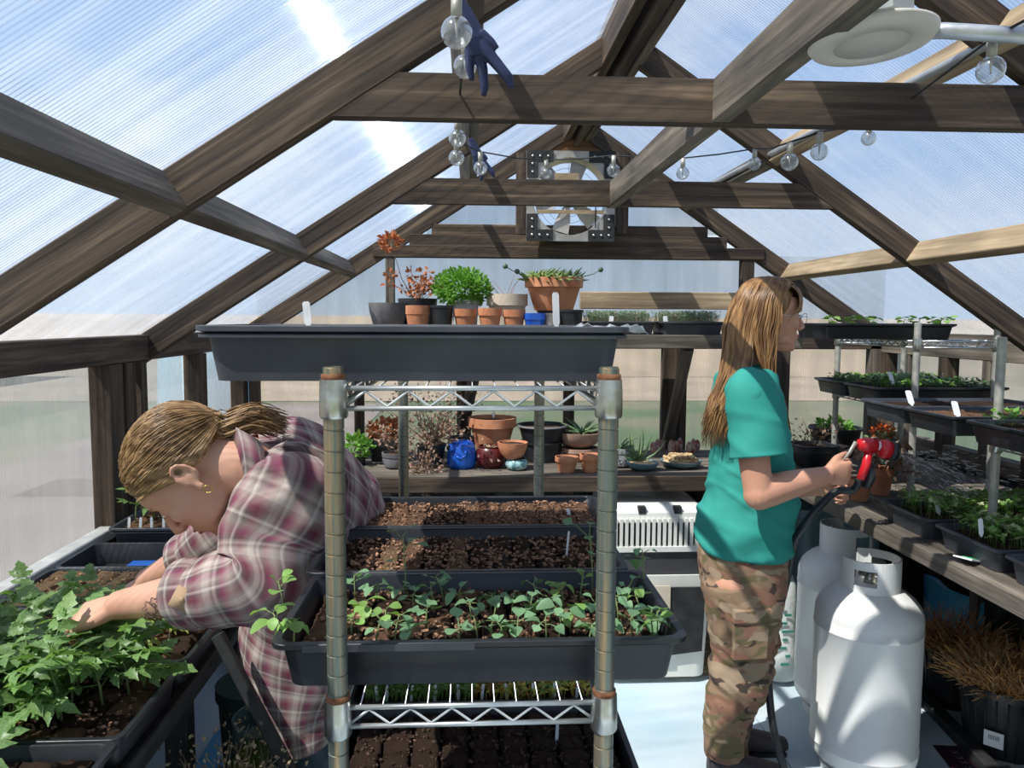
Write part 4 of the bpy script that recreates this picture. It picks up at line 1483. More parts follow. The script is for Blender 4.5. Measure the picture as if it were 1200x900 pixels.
# ---- wire racks on the right bench
Yn, Yf_ = 2.84, 3.47
xa_, xb_ = at(1071, 480, Y=Yn).x, at(1164, 480, Y=Yn).x
r1 = thing('wire_shelving_rack', 'small dull wire rack standing on the right bench, far one', 'shelving', (0, 0, 0))
z1 = at(1075, 400, Y=Yn).z
z2 = at(1075, 455, Y=2.87).z - 0.064
wire_rack(r1, xa_, xb_, Yn, Yf_, at(1071, 378, Y=Yn).z, [z1, z2], M_polew, M_galv, zbot=ZBN, detail=False, deck=0.04)
xt = at(965, 372, Y=2.87).x
q = tray('black tray of yellow-green sprouts on top of the far wire rack', xt + 0.27, 3.02, z1 + 0.006, 0.54, 0.28, 0.060)
s_ = MB(); s_.box((0, 0, 0.045), (0.49, 0.23, 0.006)); s_.build('soil', M_soil, q, False)
for px in (970, 985, 990, 1000, 1012, 1022, 1028, 1034, 1062, 1068, 1090, 1096, 1102, 1115):
    pp = at(px, 372, Y=2.95)
    seedling(pp.x, 2.95 + random.uniform(-0.04, 0.1), z1 + 0.05, 0.035, 0.032, LBL, 'yellow-green sprout in the topmost tray on the far right rack', 'sprouts in the topmost right tray', n=4)
for y0, lab in ((3.14, 'dark tray on the second shelf of the far right rack, rear one'), (2.865, 'dark tray with deep green seedlings on the second shelf of the far right rack')):
    q = tray(lab, 1.545 + 0.27, y0 + 0.138, z2 + 0.006, 0.54, 0.272, 0.060)
    fill(q, 0.54, 0.272, 0.060, 9, 5, lambda i, j: 'dark', 0.75)
    micro(q, -0.22, 0.22, -0.10, 0.10, 0.046, 420, [M_mg1, M_bush, M_succd], 0.035, 0.014)
plant_tag(at(1046, 448, Y=2.93), 0.045, 0.018, 0.1, -0.5, 'white tag leaning in the second shelf tray of the far right rack')
r2_ = thing('wire_shelving_rack', 'nearer dull wire rack on the right bench at the picture edge', 'shelving', (0, 0, 0))
z3 = at(1196, 516, Y=2.17).z
wire_rack(r2_, 1.54, 1.86, 1.30, 2.17, at(1196, 395, Y=2.17).z, [z3], M_polew, M_galv, zbot=ZBN, detail=False, deck=0.04)
b = MB()
for k in range(9):
    x = 1.56 + k * 0.035
    b.tube([(x, 2.18, z3 + 0.0), (x, 2.86, z3 + 0.0)], 0.002, 4)
tag(b.build('deck_extension', M_galv, r2_, False), None, None, kind='stuff')
for y0, lab, kk in ((2.475, 'grey tray with a white tag between the two right racks', 0), (2.195, 'dark tray with reddish soil between the two right racks', 1), (1.87, 'dark tray of green sprouts at the right picture edge, upper shelf', 2)):
    q = tray(lab, 1.415 + 0.27, y0 + 0.135, z3 + 0.006, 0.54, 0.268, 0.060, mat=M_tray2 if kk == 0 else M_tray)
    fill(q, 0.54, 0.268, 0.060, 9, 5, lambda i, j: 'red' if kk == 1 else 'dark', 0.8)
    if kk == 2:
        micro(q, -0.22, 0.22, -0.10, 0.10, 0.046, 160, [M_brasl, M_bush], 0.04, 0.022)
for px, py, Y, lab in ((1068, 472, 2.52, 'folded white tag on the rim of the grey tray between the right racks'), (1122, 486, 2.28, 'folded white tag in the tray with reddish soil between the right racks')):
    plant_tag(at(px, py, Y=Y), 0.045, 0.022, 0.1, -0.5, lab)

# ---- upper back shelf
ZU = 1.462
us = thing('plant_shelf', 'narrow wooden shelf high on the back wall carrying pots and microgreen trays', 'shelf', (0.4, 3.7, 0))
for y in (3.53, 3.68, 3.83):
    timber('plank', (-1.3, y - 3.7, ZU - 0.015), (1.1, y - 3.7, ZU - 0.015), 0.14, 0.03, (0, 1, 0), M_grey, us)
timber('fascia', (-1.3, -0.25, ZU - 0.03), (1.1, -0.25, ZU - 0.03), 0.06, 0.03, (0, 0, 1), M_grey, us)
for px in (788, 545):
    a_, c_ = at(px + 18, 410, Y=3.48), at(px - 6, 520, Y=3.96)
    timber('brace', (a_.x - 0.4, -0.22, ZU - 0.06), (c_.x - 0.4, 0.27, c_.z), 0.05, 0.035, (1, 0, 0), M_grey, us)
ZU += 0.001
t, r, h = pot('dusty grey shallow pot at the left end of the high back shelf', 456, 46, 355, 3.72, ZU, 'bowl', M_gpot)
t, r, h = pot('dark wide pot of a brittle rust-brown plant on the high back shelf', 490, 46, 350, 3.78, ZU, 'bowl', M_blackp)
b = MB(); tips = twigs(b, (0, 0, h * 0.8), 16, 0.19, r=0.002, up=0.8, spread=0.9); b.build('stems', M_twig, t)
b = MB()
for q in tips: cloud(b, q, (0.02, 0.02, 0.02), 4, 0.026)
c = at(458, 284, Y=3.78) - t.location
c2 = at(457, 322, Y=3.78) - t.location
tag(b.build('foliage', M_dryr, t, False), None, None, kind='stuff')
b = MB(); b.tube([(0, 0, h * 0.8), (c.x * 0.6, 0, c.z * 0.6), (c.x, 0, c.z)], 0.002, 5); b.build('stem', M_twig, t)
b = MB(); cloud(b, c, (0.05, 0.04, 0.035), 90, 0.03); cloud(b, c2, (0.02, 0.02, 0.02), 30, 0.02); tag(b.build('flower_head', M_dryr, t, False), None, None, kind='stuff')
pot('small square terracotta pot, leftmost of the front row on the high back shelf', 490, 28, 358, 3.52, ZU, 'square', M_terra)
pot('small black pot in the front row on the high back shelf', 518, 28, 358, 3.52, ZU, 'nursery', M_blackp)
pot('dark orange terracotta pot just in front of the bushy herb', 545, 27, 362, 3.52, ZU, 'classic', M_terra)
pot('small terracotta pot right of the bushy herb, front row of the high shelf', 574, 28, 361, 3.52, ZU, 'classic', M_terra)
pot('small terracotta pot holding a brown leaf, left of the tiny blue pot', 602, 27, 363, 3.52, ZU, 'classic', M_terra)
pot('tiny square blue pot in the front row of the high back shelf', 626, 24, 367, 3.50, ZU, 'square', M_bluew, sq=6)
pot('tiny beige pot beside the tiny blue one on the high back shelf', 646, 18, 367, 3.50, ZU, 'nursery', M_beige)
pot('small black pot below the large terracotta pot on the high back shelf', 668, 30, 363, 3.52, ZU, 'nursery', M_blackp)
t, r, h = pot('pale grey pot overflowing with a bushy bright green herb', 545, 34, 352, 3.74, ZU, 'nursery', pmat('pale grey pot', (0.45, 0.46, 0.46), 0.6))
b = MB(); c = at(542, 337, Y=3.74) - t.location
cloud(b, (c.x, 0, c.z), (0.135, 0.12, 0.085), 1500, 0.026, shell=0.25); tag(b.build('foliage', M_bush, t, False), None, None, kind='stuff')
t, r, h = pot('wide cream-beige ribbed pot with bare twigs on the high back shelf', 594, 48, 345, 3.76, ZU, 'classic', M_beige)
b = MB(); twigs(b, (0, 0, h * 0.8), 8, 0.15, r=0.0016); b.build('stems', M_dryr, t)
t, r, h = pot('block carrying the large terracotta pot, hidden behind small pots', 648, 40, 364, 3.76, ZU, 'nursery', M_blackp, soil=None)
t['label'] = 'low black base under the large terracotta pot of succulents'
t, r, h2 = pot('large terracotta pot of yellow-green succulents on the high back shelf', 648, 68, 326, 3.76, ZU + h, 'classic', M_terra, n=40)
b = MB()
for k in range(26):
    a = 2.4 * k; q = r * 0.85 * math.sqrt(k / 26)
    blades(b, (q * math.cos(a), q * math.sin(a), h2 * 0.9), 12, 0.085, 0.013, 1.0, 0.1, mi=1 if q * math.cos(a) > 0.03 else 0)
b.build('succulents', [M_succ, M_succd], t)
for px, py in ((592, 312), (606, 318), (704, 316)):
    b = MB()
    c = at(px, py, Y=3.70) - t.location
    b.tube([(c.x * 0.5, 0, h2), (c.x * 0.85, c.y * 0.8, c.z - 0.02), c], 0.0022, 5)
    b.ell(c, 0.013, 7, 5)
    b.build('flower_stalk', M_succd, t)
for k, (x0, x1, lab) in enumerate(((687, 771, 'dark tray of pale microgreens left of the gap on the high back shelf'), (774, 852, 'dark tray of pale microgreens right of the gap on the high back shelf'))):
    a_, c_ = at(x0, 380, Y=3.50), at(x1, 380, Y=3.50)
    w = c_.x - a_.x
    q = tray(lab, (a_.x + c_.x) / 2, 3.63, ZU, w, 0.26, 0.06, mat=M_tray2)
    s_ = MB(); s_.box((0, 0, 0.045), (w - 0.05, 0.21, 0.006)); s_.build('soil', M_soilt, q, False)
    micro(q, -w / 2 + 0.02, w / 2 - 0.02, -0.11, 0.11, 0.048, 900, [M_bras, pmat('sage leaf', (0.22, 0.32, 0.18), 0.6, trans=0.3), M_stemp], 0.055, 0.008)
plant_tag(at(716, 378, Y=3.51), 0.03, 0.02, 0, 0, 'small clear tag on the left microgreens tray, high back shelf')
plant_tag(at(780, 378, Y=3.51), 0.03, 0.02, 0, 0, 'small clear tag on the right microgreens tray, high back shelf')

# ---- fan in the gable
fc = at(669, 230, Y=3.93)
fan = thing('exhaust_fan', 'square galvanised exhaust fan with a round shroud in the back gable', 'fan', (fc.x, 3.93, fc.z))
fw = 51.5 * 3.93 / FPX
M_fanm = pmat('galvanised sheet', (0.40, 0.37, 0.33), 0.45, 0.5, col2=(0.52, 0.49, 0.45), scale=12)
b = MB()
N = 40
k = len(b.v)
for j in range(N):
    a = 2 * PI * j / N
    ca, sa = math.cos(a), math.sin(a)
    q = fw / max(abs(ca), abs(sa))
    b.v += [(q * ca, 0, q * sa), (fw * 0.86 * ca, 0, fw * 0.86 * sa), (fw * 0.82 * ca, 0.09, fw * 0.82 * sa), (q * ca, 0.012, q * sa)]
for j in range(N):
    A, B = k + 4 * j, k + 4 * ((j + 1) % N)
    b.face((A, B, B + 1, A + 1)); b.face((A + 1, B + 1, B + 2, A + 2)); b.face((B, A, A + 3, B + 3))
b.build('housing', M_fanm, fan, False)
for sx in (-1, 1):
    for sz in (-1, 1):
        b = MB()
        q = 0.30 * fw
        b.box((sx * (fw - q), -0.006, sz * (fw - 0.13 * fw)), (q * 2, 0.006, 0.25 * fw))
        b.box((sx * (fw - 0.13 * fw), -0.0065, sz * (fw - q)), (0.25 * fw, 0.006, q * 2))
        br = b.build('bracket', M_black, fan, False)
        for (u, v) in ((0.13, 0.13), (0.3, 0.13), (0.48, 0.13), (0.13, 0.3), (0.13, 0.48)):
            s = MB(); s.ell((sx * (fw - u * fw), -0.011, sz * (fw - v * fw)), (0.007, 0.004, 0.007), 8, 4)
            s.build('bolt', M_chrome, br)
for j in range(6):
    b = MB()
    a = 2 * PI * j / 6 + 0.3
    M = Matrix.Rotation(a, 4, 'Y')
    pts = []
    for (u, w0, w1, tw) in ((0.15, -0.05, 0.05, 0.5), (0.5, -0.17, 0.14, 0.35), (0.80, -0.22, 0.16, 0.22)):
        pts.append((Vector((w0 * fw, 0.05 - tw * 0.12 * fw, u * fw)), Vector((w1 * fw, 0.05 + tw * 0.12 * fw, u * fw))))
    for i in range(2):
        b.quad(M @ pts[i][0], M @ pts[i][1], M @ pts[i + 1][1], M @ pts[i + 1][0])
    o = b.build('blade', M_fanm, fan, False)
b = MB(); b.lathe([(0.001, -0.01), (0.045, -0.005), (0.05, 0.05), (0.03, 0.09)], 16, M=Matrix.Rotation(-PI / 2, 3, 'X')); b.build('motor', M_black, fan)
b = MB(); b.box((0, -0.004, 0.02), (fw * 1.7, 0.012, 0.02)); b.box((0, -0.004, -0.35 * fw), (fw * 1.5, 0.012, 0.018)); b.box((-0.1 * fw, -0.006, 0.42 * fw), (fw * 0.55, 0.014, 0.035)); b.build('strut', M_tan, fan, False)
b = MB()
for rr in (0.25, 0.4, 0.55, 0.7, 0.82):
    b.tube([(rr * fw * math.cos(2 * PI * i / 28), 0.095, rr * fw * math.sin(2 * PI * i / 28)) for i in range(29)], 0.0013, 4)
for j in range(12):
    a = 2 * PI * j / 12
    b.tube([(0.1 * fw * math.cos(a), 0.095, 0.1 * fw * math.sin(a)), (0.84 * fw * math.cos(a), 0.095, 0.84 * fw * math.sin(a))], 0.0013, 4)
b.build('guard', M_galv, fan)
b = MB(); b.tube([(0.55 * fw, -0.01, 0.2 * fw), (0.56 * fw, -0.01, -0.7 * fw)], 0.003, 5); b.build('cord', M_black, fan)

# ---- disc light with box, conduits
M_wfix = pmat('white enamel', (0.62, 0.58, 0.52), 0.4)
M_cond = pmat('galvanised conduit', (0.42, 0.44, 0.46), 0.4, 0.6, col2=(0.55, 0.56, 0.57), scale=20)
lp = at(1021, 46, Y=1.16)
lt = thing('ceiling_light', 'round flat white ceiling light hanging under the conduit, upper right', 'lamp', lp)
Rl = Matrix.Rotation(math.radians(-4), 3, 'X') @ Matrix.Rotation(math.radians(-2), 3, 'Y')
rl = 71 * 1.16 / FPX
b = MB(); b.lathe([(rl * 0.58, -0.007), (rl * 0.60, -0.011), (rl * 0.93, -0.008), (rl, 0.0), (rl, 0.004), (rl * 0.8, 0.010), (0.01, 0.012)], 48, M=Rl, cap0=True); b.build('trim_disc', M_wfix, lt)
b = MB(); b.lathe([(0.001, -0.0105), (rl * 0.58, -0.0085), (rl * 0.585, -0.006)], 40, M=Rl); b.build('diffuser', pmat('cream diffuser', (0.55, 0.50, 0.46), 0.5), lt)
b = MB(); b.lathe([(0.05, 0.0), (0.05, 0.045), (0.046, 0.05), (0.004, 0.05)], 8, M=Rl, c=(0.0, 0.0, 0.010)); b.v = [(x * 1.15, y * 1.15, z * 1.9) for x, y, z in b.v]; b.build('junction_box', pmat('grey box plastic', (0.36, 0.38, 0.38), 0.5), lt, False)
p = at(1200, 42, Y=1.10) - lp
b = MB(); b.tube([(rl * 0.75, 0.0, 0.012), (p.x * 0.5, p.y * 0.4, 0.006), (p.x, p.y, p.z), (p.x * 1.6, p.y, p.z + 0.005)], 0.0115, 12); b.build('conduit_arm', M_cond, lt)
b = MB(); b.tube([(0, 0, 0.055), (-0.01, 0.03, 0.16)], 0.009, 8); b.build('hanger', M_black, lt)
a_, c_ = at(838, 214, X=1.085), at(1185, 38, X=1.085)
b = MB(); d = (c_ - a_); b.tube([a_ - d * 0.15, a_, c_, c_ + d * 0.9], 0.011, 10)
tag(b.build('conduit_pipe', M_cond, None), 'grey metal conduit running along the right upper purlin', 'pipe')

# ---- string lights
M_bulb, nt_, out_ = _nt('clear bulb glass')
g_ = nt_.nodes.new('ShaderNodeBsdfGlossy'); g_.inputs['Roughness'].default_value = 0.08
t_ = nt_.nodes.new('ShaderNodeBsdfTransparent'); t_.inputs[0].default_value = (0.86, 0.88, 0.88, 1)
d_ = nt_.nodes.new('ShaderNodeBsdfTranslucent'); d_.inputs[0].default_value = (0.8, 0.8, 0.78, 1)
f_ = nt_.nodes.new('ShaderNodeLayerWeight'); f_.inputs[0].default_value = 0.35
m1_ = nt_.nodes.new('ShaderNodeMixShader'); m1_.inputs[0].default_value = 0.22
m2_ = nt_.nodes.new('ShaderNodeMixShader')
nt_.links.new(t_.outputs[0], m1_.inputs[1]); nt_.links.new(d_.outputs[0], m1_.inputs[2])
nt_.links.new(f_.outputs['Facing'], m2_.inputs[0]); nt_.links.new(m1_.outputs[0], m2_.inputs[1]); nt_.links.new(g_.outputs[0], m2_.inputs[2])
nt_.links.new(m2_.outputs[0], out_.inputs[0])
sl = thing('string_light', 'dark cord of clear round bulbs looped under the roof timbers', 'string light', (0, 0, 0))
bl = [(535, 38, 18), (545, 78, 13.5), (536, 162, 10), (535, 185, 9), (563, 197, 8), (640, 203, 6.5), (719, 200, 7.5), (800, 203, 7.5), (884, 192, 7.5), (925, 190, 10), (960, 178, 10), (1018, 162, 8.5), (1161, 82, 16)]
cord = []
for px, py, r in bl:
    Y = 18.1 / r
    Y = min(Y, 2.7)
    c = at(px, py, Y=Y)
    rr = r * Y / FPX
    o = MB(); o.ell(c, rr, 18, 12); bo = o.build('bulb', M_bulb, sl)
    o = MB(); o.tube([c + Vector((0.0, 0, -rr * 0.3)), c + Vector((0, 0, rr * 0.9))], [0.0012, 0.003], 6); o.build('filament', M_wfix, bo)
    o = MB(); o.tube([c + Vector((0, 0, rr * 0.85)), c + Vector((0, 0, rr * 0.95 + 0.026))], 0.0072, 10); o.build('socket', M_polew, sl)
    cord.append(c + Vector((0, 0, rr + 0.026)))
pts = [Vector((cord[0].x, 0.2, cord[0].z + 0.02))]
for a_, c_ in zip(cord, cord[1:]):
    pts += [a_, a_.lerp(c_, 0.5) - Vector((0, 0, 0.012 * (c_ - a_).length))]
pts += [cord[-1], Vector((cord[-1].x + 0.1, 0.4, cord[-1].z + 0.05))]
o = MB(); o.tube(pts, 0.0022, 6); o.build('cord', M_black, sl)

# ---- dark gloves pegged under the roof
M_glove = pmat('navy rubber glove', (0.012, 0.018, 0.06), 0.55, col2=(0.02, 0.03, 0.09), scale=20)
def glove(px, py, Y, s, label):
    c = at(px, py, Y=Y)
    b = MB()
    k = s * Y / FPX
    def P(dx, dy, dz=0): return Vector((dx * k, dz * k, -dy * k))
    b.tube([P(-16, -34), P(-8, -16), P(0, 0), P(4, 16)], [9 * k, 13 * k, 15 * k, 11 * k], 12, flat=0.45)
    b.tube([P(4, 4), P(16, 18), P(30, 34), P(34, 44)], [8 * k, 7 * k, 6 * k, 3.5 * k], 10, flat=0.7)
    b.tube([P(0, 10), P(6, 26), P(8, 44), P(7, 52)], [7 * k, 6 * k, 5 * k, 3 * k], 10, flat=0.7)
    b.tube([P(-6, 8), P(-6, 26), P(-4, 38)], [6 * k, 5 * k, 3 * k], 10, flat=0.7)
    b.tube([P(4, -6), P(14, 2), P(20, 8)], [6 * k, 5 * k, 3 * k], 10, flat=0.7)
    me = remesh(b, 'glove', M_glove, voxel=0.0016, smooth=3)
    o = link('glove', me, None, loc=c)
    return tag(o, label, 'glove')
glove(558, 46, 1.30, 1.2, 'dark navy rubber glove hanging beside the biggest string bulbs')
glove(560, 182, 2.35, 0.55, 'small looking dark glove hanging farther back, above the second collar tie')

# ---- propane tanks
M_tank = pmat('white tank paint', (0.72, 0.71, 0.68), 0.32, col2=(0.80, 0.79, 0.77), scale=5, bump=0.05, bscale=60, bdist=0.001)
def propane(x, y, r, H, label, rz, red=False):
    t = thing('propane_tank', label, 'propane tank', (x, y, 0), rz)
    b = MB()
    prof = [(r * 0.80, 0.0), (r * 0.80, 0.03), (r * 0.82, 0.035)]
    z0, z1 = 0.035, H
    d = r * 0.62
    for i in range(7):
        a = PI / 2 * i / 6
        prof.append((r * (0.55 + 0.45 * math.sin(a)), z0 + d * 0.55 * (1 - math.cos(a))))
    zb_, zt_ = z0 + d * 0.55, z1 - d
    for zz in (zb_ + 0.02, zt_ - 0.04):
        prof += [(r, zz - 0.004), (r + 0.0022, zz - 0.002), (r + 0.0022, zz + 0.002), (r, zz + 0.004)]
    for i in range(9):
        a = PI / 2 * i / 8
        prof.append((r * math.cos(a) ** 0.85 if i < 8 else 0.02, zt_ + d * math.sin(a)))
    b.lathe(prof, 56)
    b.build('tank_body', M_tank, t, angle=60)
    # handle collar: broken ring with windows
    rc, hc, zc0 = r * 0.56, 0.125, H - 0.035
    c = MB()
    N = 48
    def seg(j0, j1, za, zb2):
        for j in range(j0, j1):
            a0, a1 = 2 * PI * j / N, 2 * PI * (j + 1) / N
            R0, R1 = rc, rc - 0.005
            q = [Vector((R0 * math.cos(a0), R0 * math.sin(a0), za)), Vector((R0 * math.cos(a1), R0 * math.sin(a1), za)), Vector((R0 * math.cos(a1), R0 * math.sin(a1), zb2)), Vector((R0 * math.cos(a0), R0 * math.sin(a0), zb2))]
            w = [Vector((p.x * R1 / R0, p.y * R1 / R0, p.z)) for p in q]
            k = len(c.v); c.v += [tuple(p) for p in q + w]
            for f in ((0, 1, 2, 3), (7, 6, 5, 4), (3, 2, 6, 7), (1, 0, 4, 5), (0, 3, 7, 4), (2, 1, 5, 6)):
                c.face([k + i for i in f])
    z_a, z_b = zc0, zc0 + hc
    seg(4, 40, z_a, z_a + 0.045)
    for (j0, j1) in ((4, 8), (14, 22), (22, 30), (36, 40)):
        seg(j0, j1, z_a + 0.045, z_b)
    for (j0, j1) in ((8, 14), (30, 36)):
        seg(j0, j1, z_b - 0.028, z_b)
    c.build('handle_collar', M_tank, t, False)
    v = MB(); v.tube([(0, 0, H - 0.01), (0, 0, H + 0.035)], [0.022, 0.015], 12); v.tube([(-0.03, 0, H + 0.03), (0.035, 0, H + 0.03)], 0.012, 10)
    vv = v.build('valve', M_chrome, t)
    v = MB(); v.lathe([(0.004, 0.035), (0.026, 0.04), (0.03, 0.05), (0.026, 0.06), (0.004, 0.062)], 12, c=(0, 0, H)); v.build('valve_knob', M_chrome, vv)
    if red:
        v = MB(); v.ell((-0.035, -0.02, H + 0.03), (0.018, 0.018, 0.014)); v.build('red_cap', pmat('red valve cap', (0.6, 0.06, 0.02), 0.5), vv)
    return t
Y1_, Y2_ = 2.46, 2.86
p1, p2 = at(1014, 800, Y=Y1_), at(983, 760, Y=Y2_)
r_t = 62.5 * Y1_ / FPX
Hh = at(1014, 672, Y=Y1_).z
propane(p1.x, Y1_, r_t, Hh - 0.03, 'front white propane tank with a boxy handle collar, standing on the blue floor', math.radians(150))
propane(p2.x + 0.01, Y2_, r_t, Hh - 0.03, 'rear white propane tank with a red cap on its valve', math.radians(40), True)

# ---- things under the benches
kx0, kx1 = at(706, 700, Y=3.1).x, at(836, 700, Y=3.1).x
kn = thing('pet_carrier', 'cream plastic pet carrier with a slotted top under the back bench', 'pet carrier', ((kx0 + kx1) / 2, 3.33, 0.03))
kw = kx1 - kx0
zt_, zm_, zl_ = at(770, 597, Y=3.1).z - 0.03, at(770, 646, Y=3.1).z - 0.03, at(770, 674, Y=3.1).z - 0.03
b = MB(); b.rings([rrect(kw / 2 - 0.02, 0.22, 0, 0.05), rrect(kw / 2, 0.235, zl_, 0.05), rrect(kw / 2 - 0.01, 0.225, zl_, 0.05), rrect(kw / 2 - 0.03, 0.20, 0.02, 0.05)]); b.build('lower_shell', M_cream, kn, angle=35)
b = MB(); b.rings([rrect(kw / 2 - 0.015, 0.222, zl_ - 0.01, 0.05), rrect(kw / 2 - 0.015, 0.222, zm_, 0.05)]); b.build('dark_band', pmat('dark grey plastic', (0.05, 0.05, 0.055), 0.5), kn, angle=35)
b = MB(); b.rings([rrect(kw / 2 - 0.02, 0.20, zm_ + 0.012, 0.05), rrect(kw / 2 - 0.02, 0.20, zt_ - 0.05, 0.05)]); b.build('inside', M_black, kn, angle=35)
b = MB(); b.rings([rrect(kw / 2, 0.235, zm_ - 0.002, 0.05), rrect(kw / 2, 0.235, zm_ + 0.02, 0.05), rrect(kw / 2 - 0.022, 0.2, zm_ + 0.02, 0.05)]); b.build('lower_rail', M_cream, kn, angle=35)
b = MB(); b.rings([rrect(kw / 2 - 0.012, 0.215, zt_ - 0.06, 0.05), rrect(kw / 2 - 0.015, 0.212, zt_ - 0.02, 0.06), rrect(kw / 2 - 0.05, 0.18, zt_, 0.06)]); b.build('top_shell', M_cream, kn, angle=35)
ns = 19
for i in range(ns):
    x = -kw / 2 + 0.03 + (kw - 0.06) * i / (ns - 1)
    b = MB(); b.box((x, -0.222, (zm_ + zt_ - 0.04) / 2), (0.012, 0.016, zt_ - 0.06 - zm_ + 0.02)); b.build('slat', M_cream, kn, False)
b = MB(); b.prism([(kw * 0.02, 0.10), (kw * 0.40, 0.12), (kw * 0.42, zl_ - 0.05), (kw * 0.02, zl_ - 0.05)], -0.243, -0.230); b.build('door', M_black, kn, False)
b = MB(); b.prism([(-kw * 0.2, 0.10), (kw * 0.1, 0.10), (kw * 0.1, zl_ - 0.04), (-kw * 0.2, zl_ - 0.04)], -0.249, -0.244); b.build('door_panel', M_beige, kn, False)
for x in (-0.07, 0.08):
    b = MB(); b.box((x, -0.2, zt_ - 0.008), (0.03, 0.03, 0.03)); b.build('latch', M_black, kn, False)

b = MB(); a_, c_ = at(640, 795, z=0.01), at(965, 750, z=0.01)
b.box(((a_.x + c_.x) / 2, 3.55, 0.012), (c_.x - a_.x, 0.75, 0.022))
tag(b.build('plywood_sheet', M_tan, None, False), 'tan plywood sheet on the floor at the back, under the pet carrier', 'board')
b = MB()
c_ = at(968, 650, Y=3.5)
b.rings([rrect(0.16, 0.17, 0.0, 0.04), rrect(0.19, 0.19, 0.62, 0.04), rrect(0.205, 0.205, 0.625, 0.04), rrect(0.205, 0.205, 0.66, 0.04), rrect(0.17, 0.17, 0.675, 0.04)])
o = b.build('storage_bin', pmat('blue grey plastic bin', (0.10, 0.17, 0.20), 0.5, col2=(0.15, 0.24, 0.27), scale=6), None, angle=35)
o.location = (c_.x, 3.52, 0.026)
tag(o, 'tall blue-grey lidded bin under the back bench behind the tanks', 'bin')
bg = thing('paper_sack', 'white sack with green print standing between the woman and the rear tank', 'sack', (at(922, 720, Y=3.05).x, 3.10, 0.026))
b = MB(); rs = []
for i, z in enumerate((0, 0.12, 0.24, 0.34, 0.40, 0.44)):
    w = (0.062, 0.068, 0.066, 0.062, 0.055, 0.045)[i]; dd = (0.05, 0.055, 0.05, 0.045, 0.03, 0.01)[i]
    rs.append([Vector((w * math.cos(a) * (1 + 0.06 * math.sin(5 * a + i)), dd * math.sin(a), z)) for a in [2 * PI * j / 18 for j in range(18)]])
b.rings(rs); b.build('sack_body', pmat('white sack paper', (0.60, 0.62, 0.60), 0.7, bump=0.4, bscale=30), bg)
b = MB()
for k in range(8):
    b.box((random.uniform(-0.03, 0.03), -0.056, 0.08 + k * 0.035), (random.uniform(0.02, 0.06), 0.003, 0.010))
tag(b.build('print', pmat('dark green ink', (0.03, 0.18, 0.14), 0.6), bg, False), None, None, kind='stuff')
b = MB(); b.ell((at(922, 668, Y=3.05).x - bg.location.x, 0, at(922, 668, Y=3.05).z - 0.026), (0.045, 0.04, 0.045)); b.build('knotted_top', M_white, bg)

# blue sheet leaning under the right bench
def bp(px, py, X): 
    return at(px, py, X=X)
pp = [at(1083, 672, Y=3.45), at(1163, 714, Y=3.05), at(1150, 775, Y=3.05), at(1074, 750, Y=3.45)]
b = MB()
n = 8
for i in range(n + 1):
    for j in range(n + 1):
        u, v = i / n, j / n
        q = pp[0].lerp(pp[1], u).lerp(pp[3].lerp(pp[2], u), v)
        q += Vector((0.02 * math.sin(u * 9 + v * 5), 0.02 * math.sin(v * 7 + u * 3), 0))
        if j == n: q.z = 0.02 + 0.3 * 0
        b.v.append(tuple(q))
for i in range(n):
    for j in range(n):
        k = i * (n + 1) + j
        b.face((k, k + n + 1, k + n + 2, k + 1))
o = b.build('blue_tarp', pmat('glossy blue film', (0.07, 0.34, 0.58), 0.25, col2=(0.14, 0.46, 0.70), scale=4, trans=0.1), None)
m_ = o.modifiers.new('s', 'SOLIDIFY'); m_.thickness = 0.002
tag(o, 'glossy blue plastic sheet draped under the right bench', 'tarp')
# black rail on the floor
a_, c_ = at(1068, 803, z=0.02), at(1165, 905, z=0.02)
o = timber('floor_rail', a_, c_ + (c_ - a_) * 0.8, 0.04, 0.05, (0, 0, 1), M_black, None)
tag(o, 'black timber rail lying on the floor under the right bench', 'rail')


def drypot(px, Y, r, h, label, gh, gr, mats, X=None, n=700):
    x = X if X is not None else at(px, 800, Y=Y).x
    t = thing('dry_grass_pot', label, 'plant pot', (x, Y, 0.0))
    b = MB(); b.lathe(pot_profile('nursery', r, h), 36); b.build('pot', M_blackp, t, angle=38)
    b = MB()
    for j in range(24):
        a = 2 * PI * j / 24
        b.tube([(r * 0.785 * math.cos(a), r * 0.785 * math.sin(a), 0.01), (r * 0.94 * math.cos(a), r * 0.94 * math.sin(a), h * 0.88)], 0.003, 4)
    b.build('ribs', M_blackp, t)
    g = MB()
    for i in range(n):
        a, q = random.uniform(0, 6.28), r * 0.85 * math.sqrt(random.random())
        p = Vector((q * math.cos(a), q * math.sin(a), h * 0.85))
        P = [p]
        d = Vector((math.cos(a) * 0.7 * random.random(), math.sin(a) * 0.7 * random.random(), 1)).normalized()
        L = gh * random.uniform(0.5, 1.15)
        for k in range(4):
            d = (d + Vector((math.cos(a) * 0.25, math.sin(a) * 0.25, -0.22)) * gr + Vector((random.uniform(-.45, .45), random.uniform(-.45, .45), random.uniform(-.3, .3)))).normalized()
            P.append(P[-1] + d * L / 4)
        w = 0.0014
        mi = random.randrange(len(mats))
        for k in range(4):
            s = (P[k + 1] - P[k]).cross(Vector((random.uniform(-1, 1), random.uniform(-1, 1), 0.3))).normalized() * w
            g.quad(P[k] - s, P[k] + s, P[k + 1] + s * 0.8, P[k + 1] - s * 0.8, mi)
    tag(g.build('dry_grass', mats, t, False), None, None, kind='stuff')
    return t
drypot(1116, 2.92, 0.125, 0.24, 'black ribbed pot of frizzy dry orange grass, farther one on the floor', 0.17, 0.5, [M_straw, M_dryr, M_tanst], n=900)
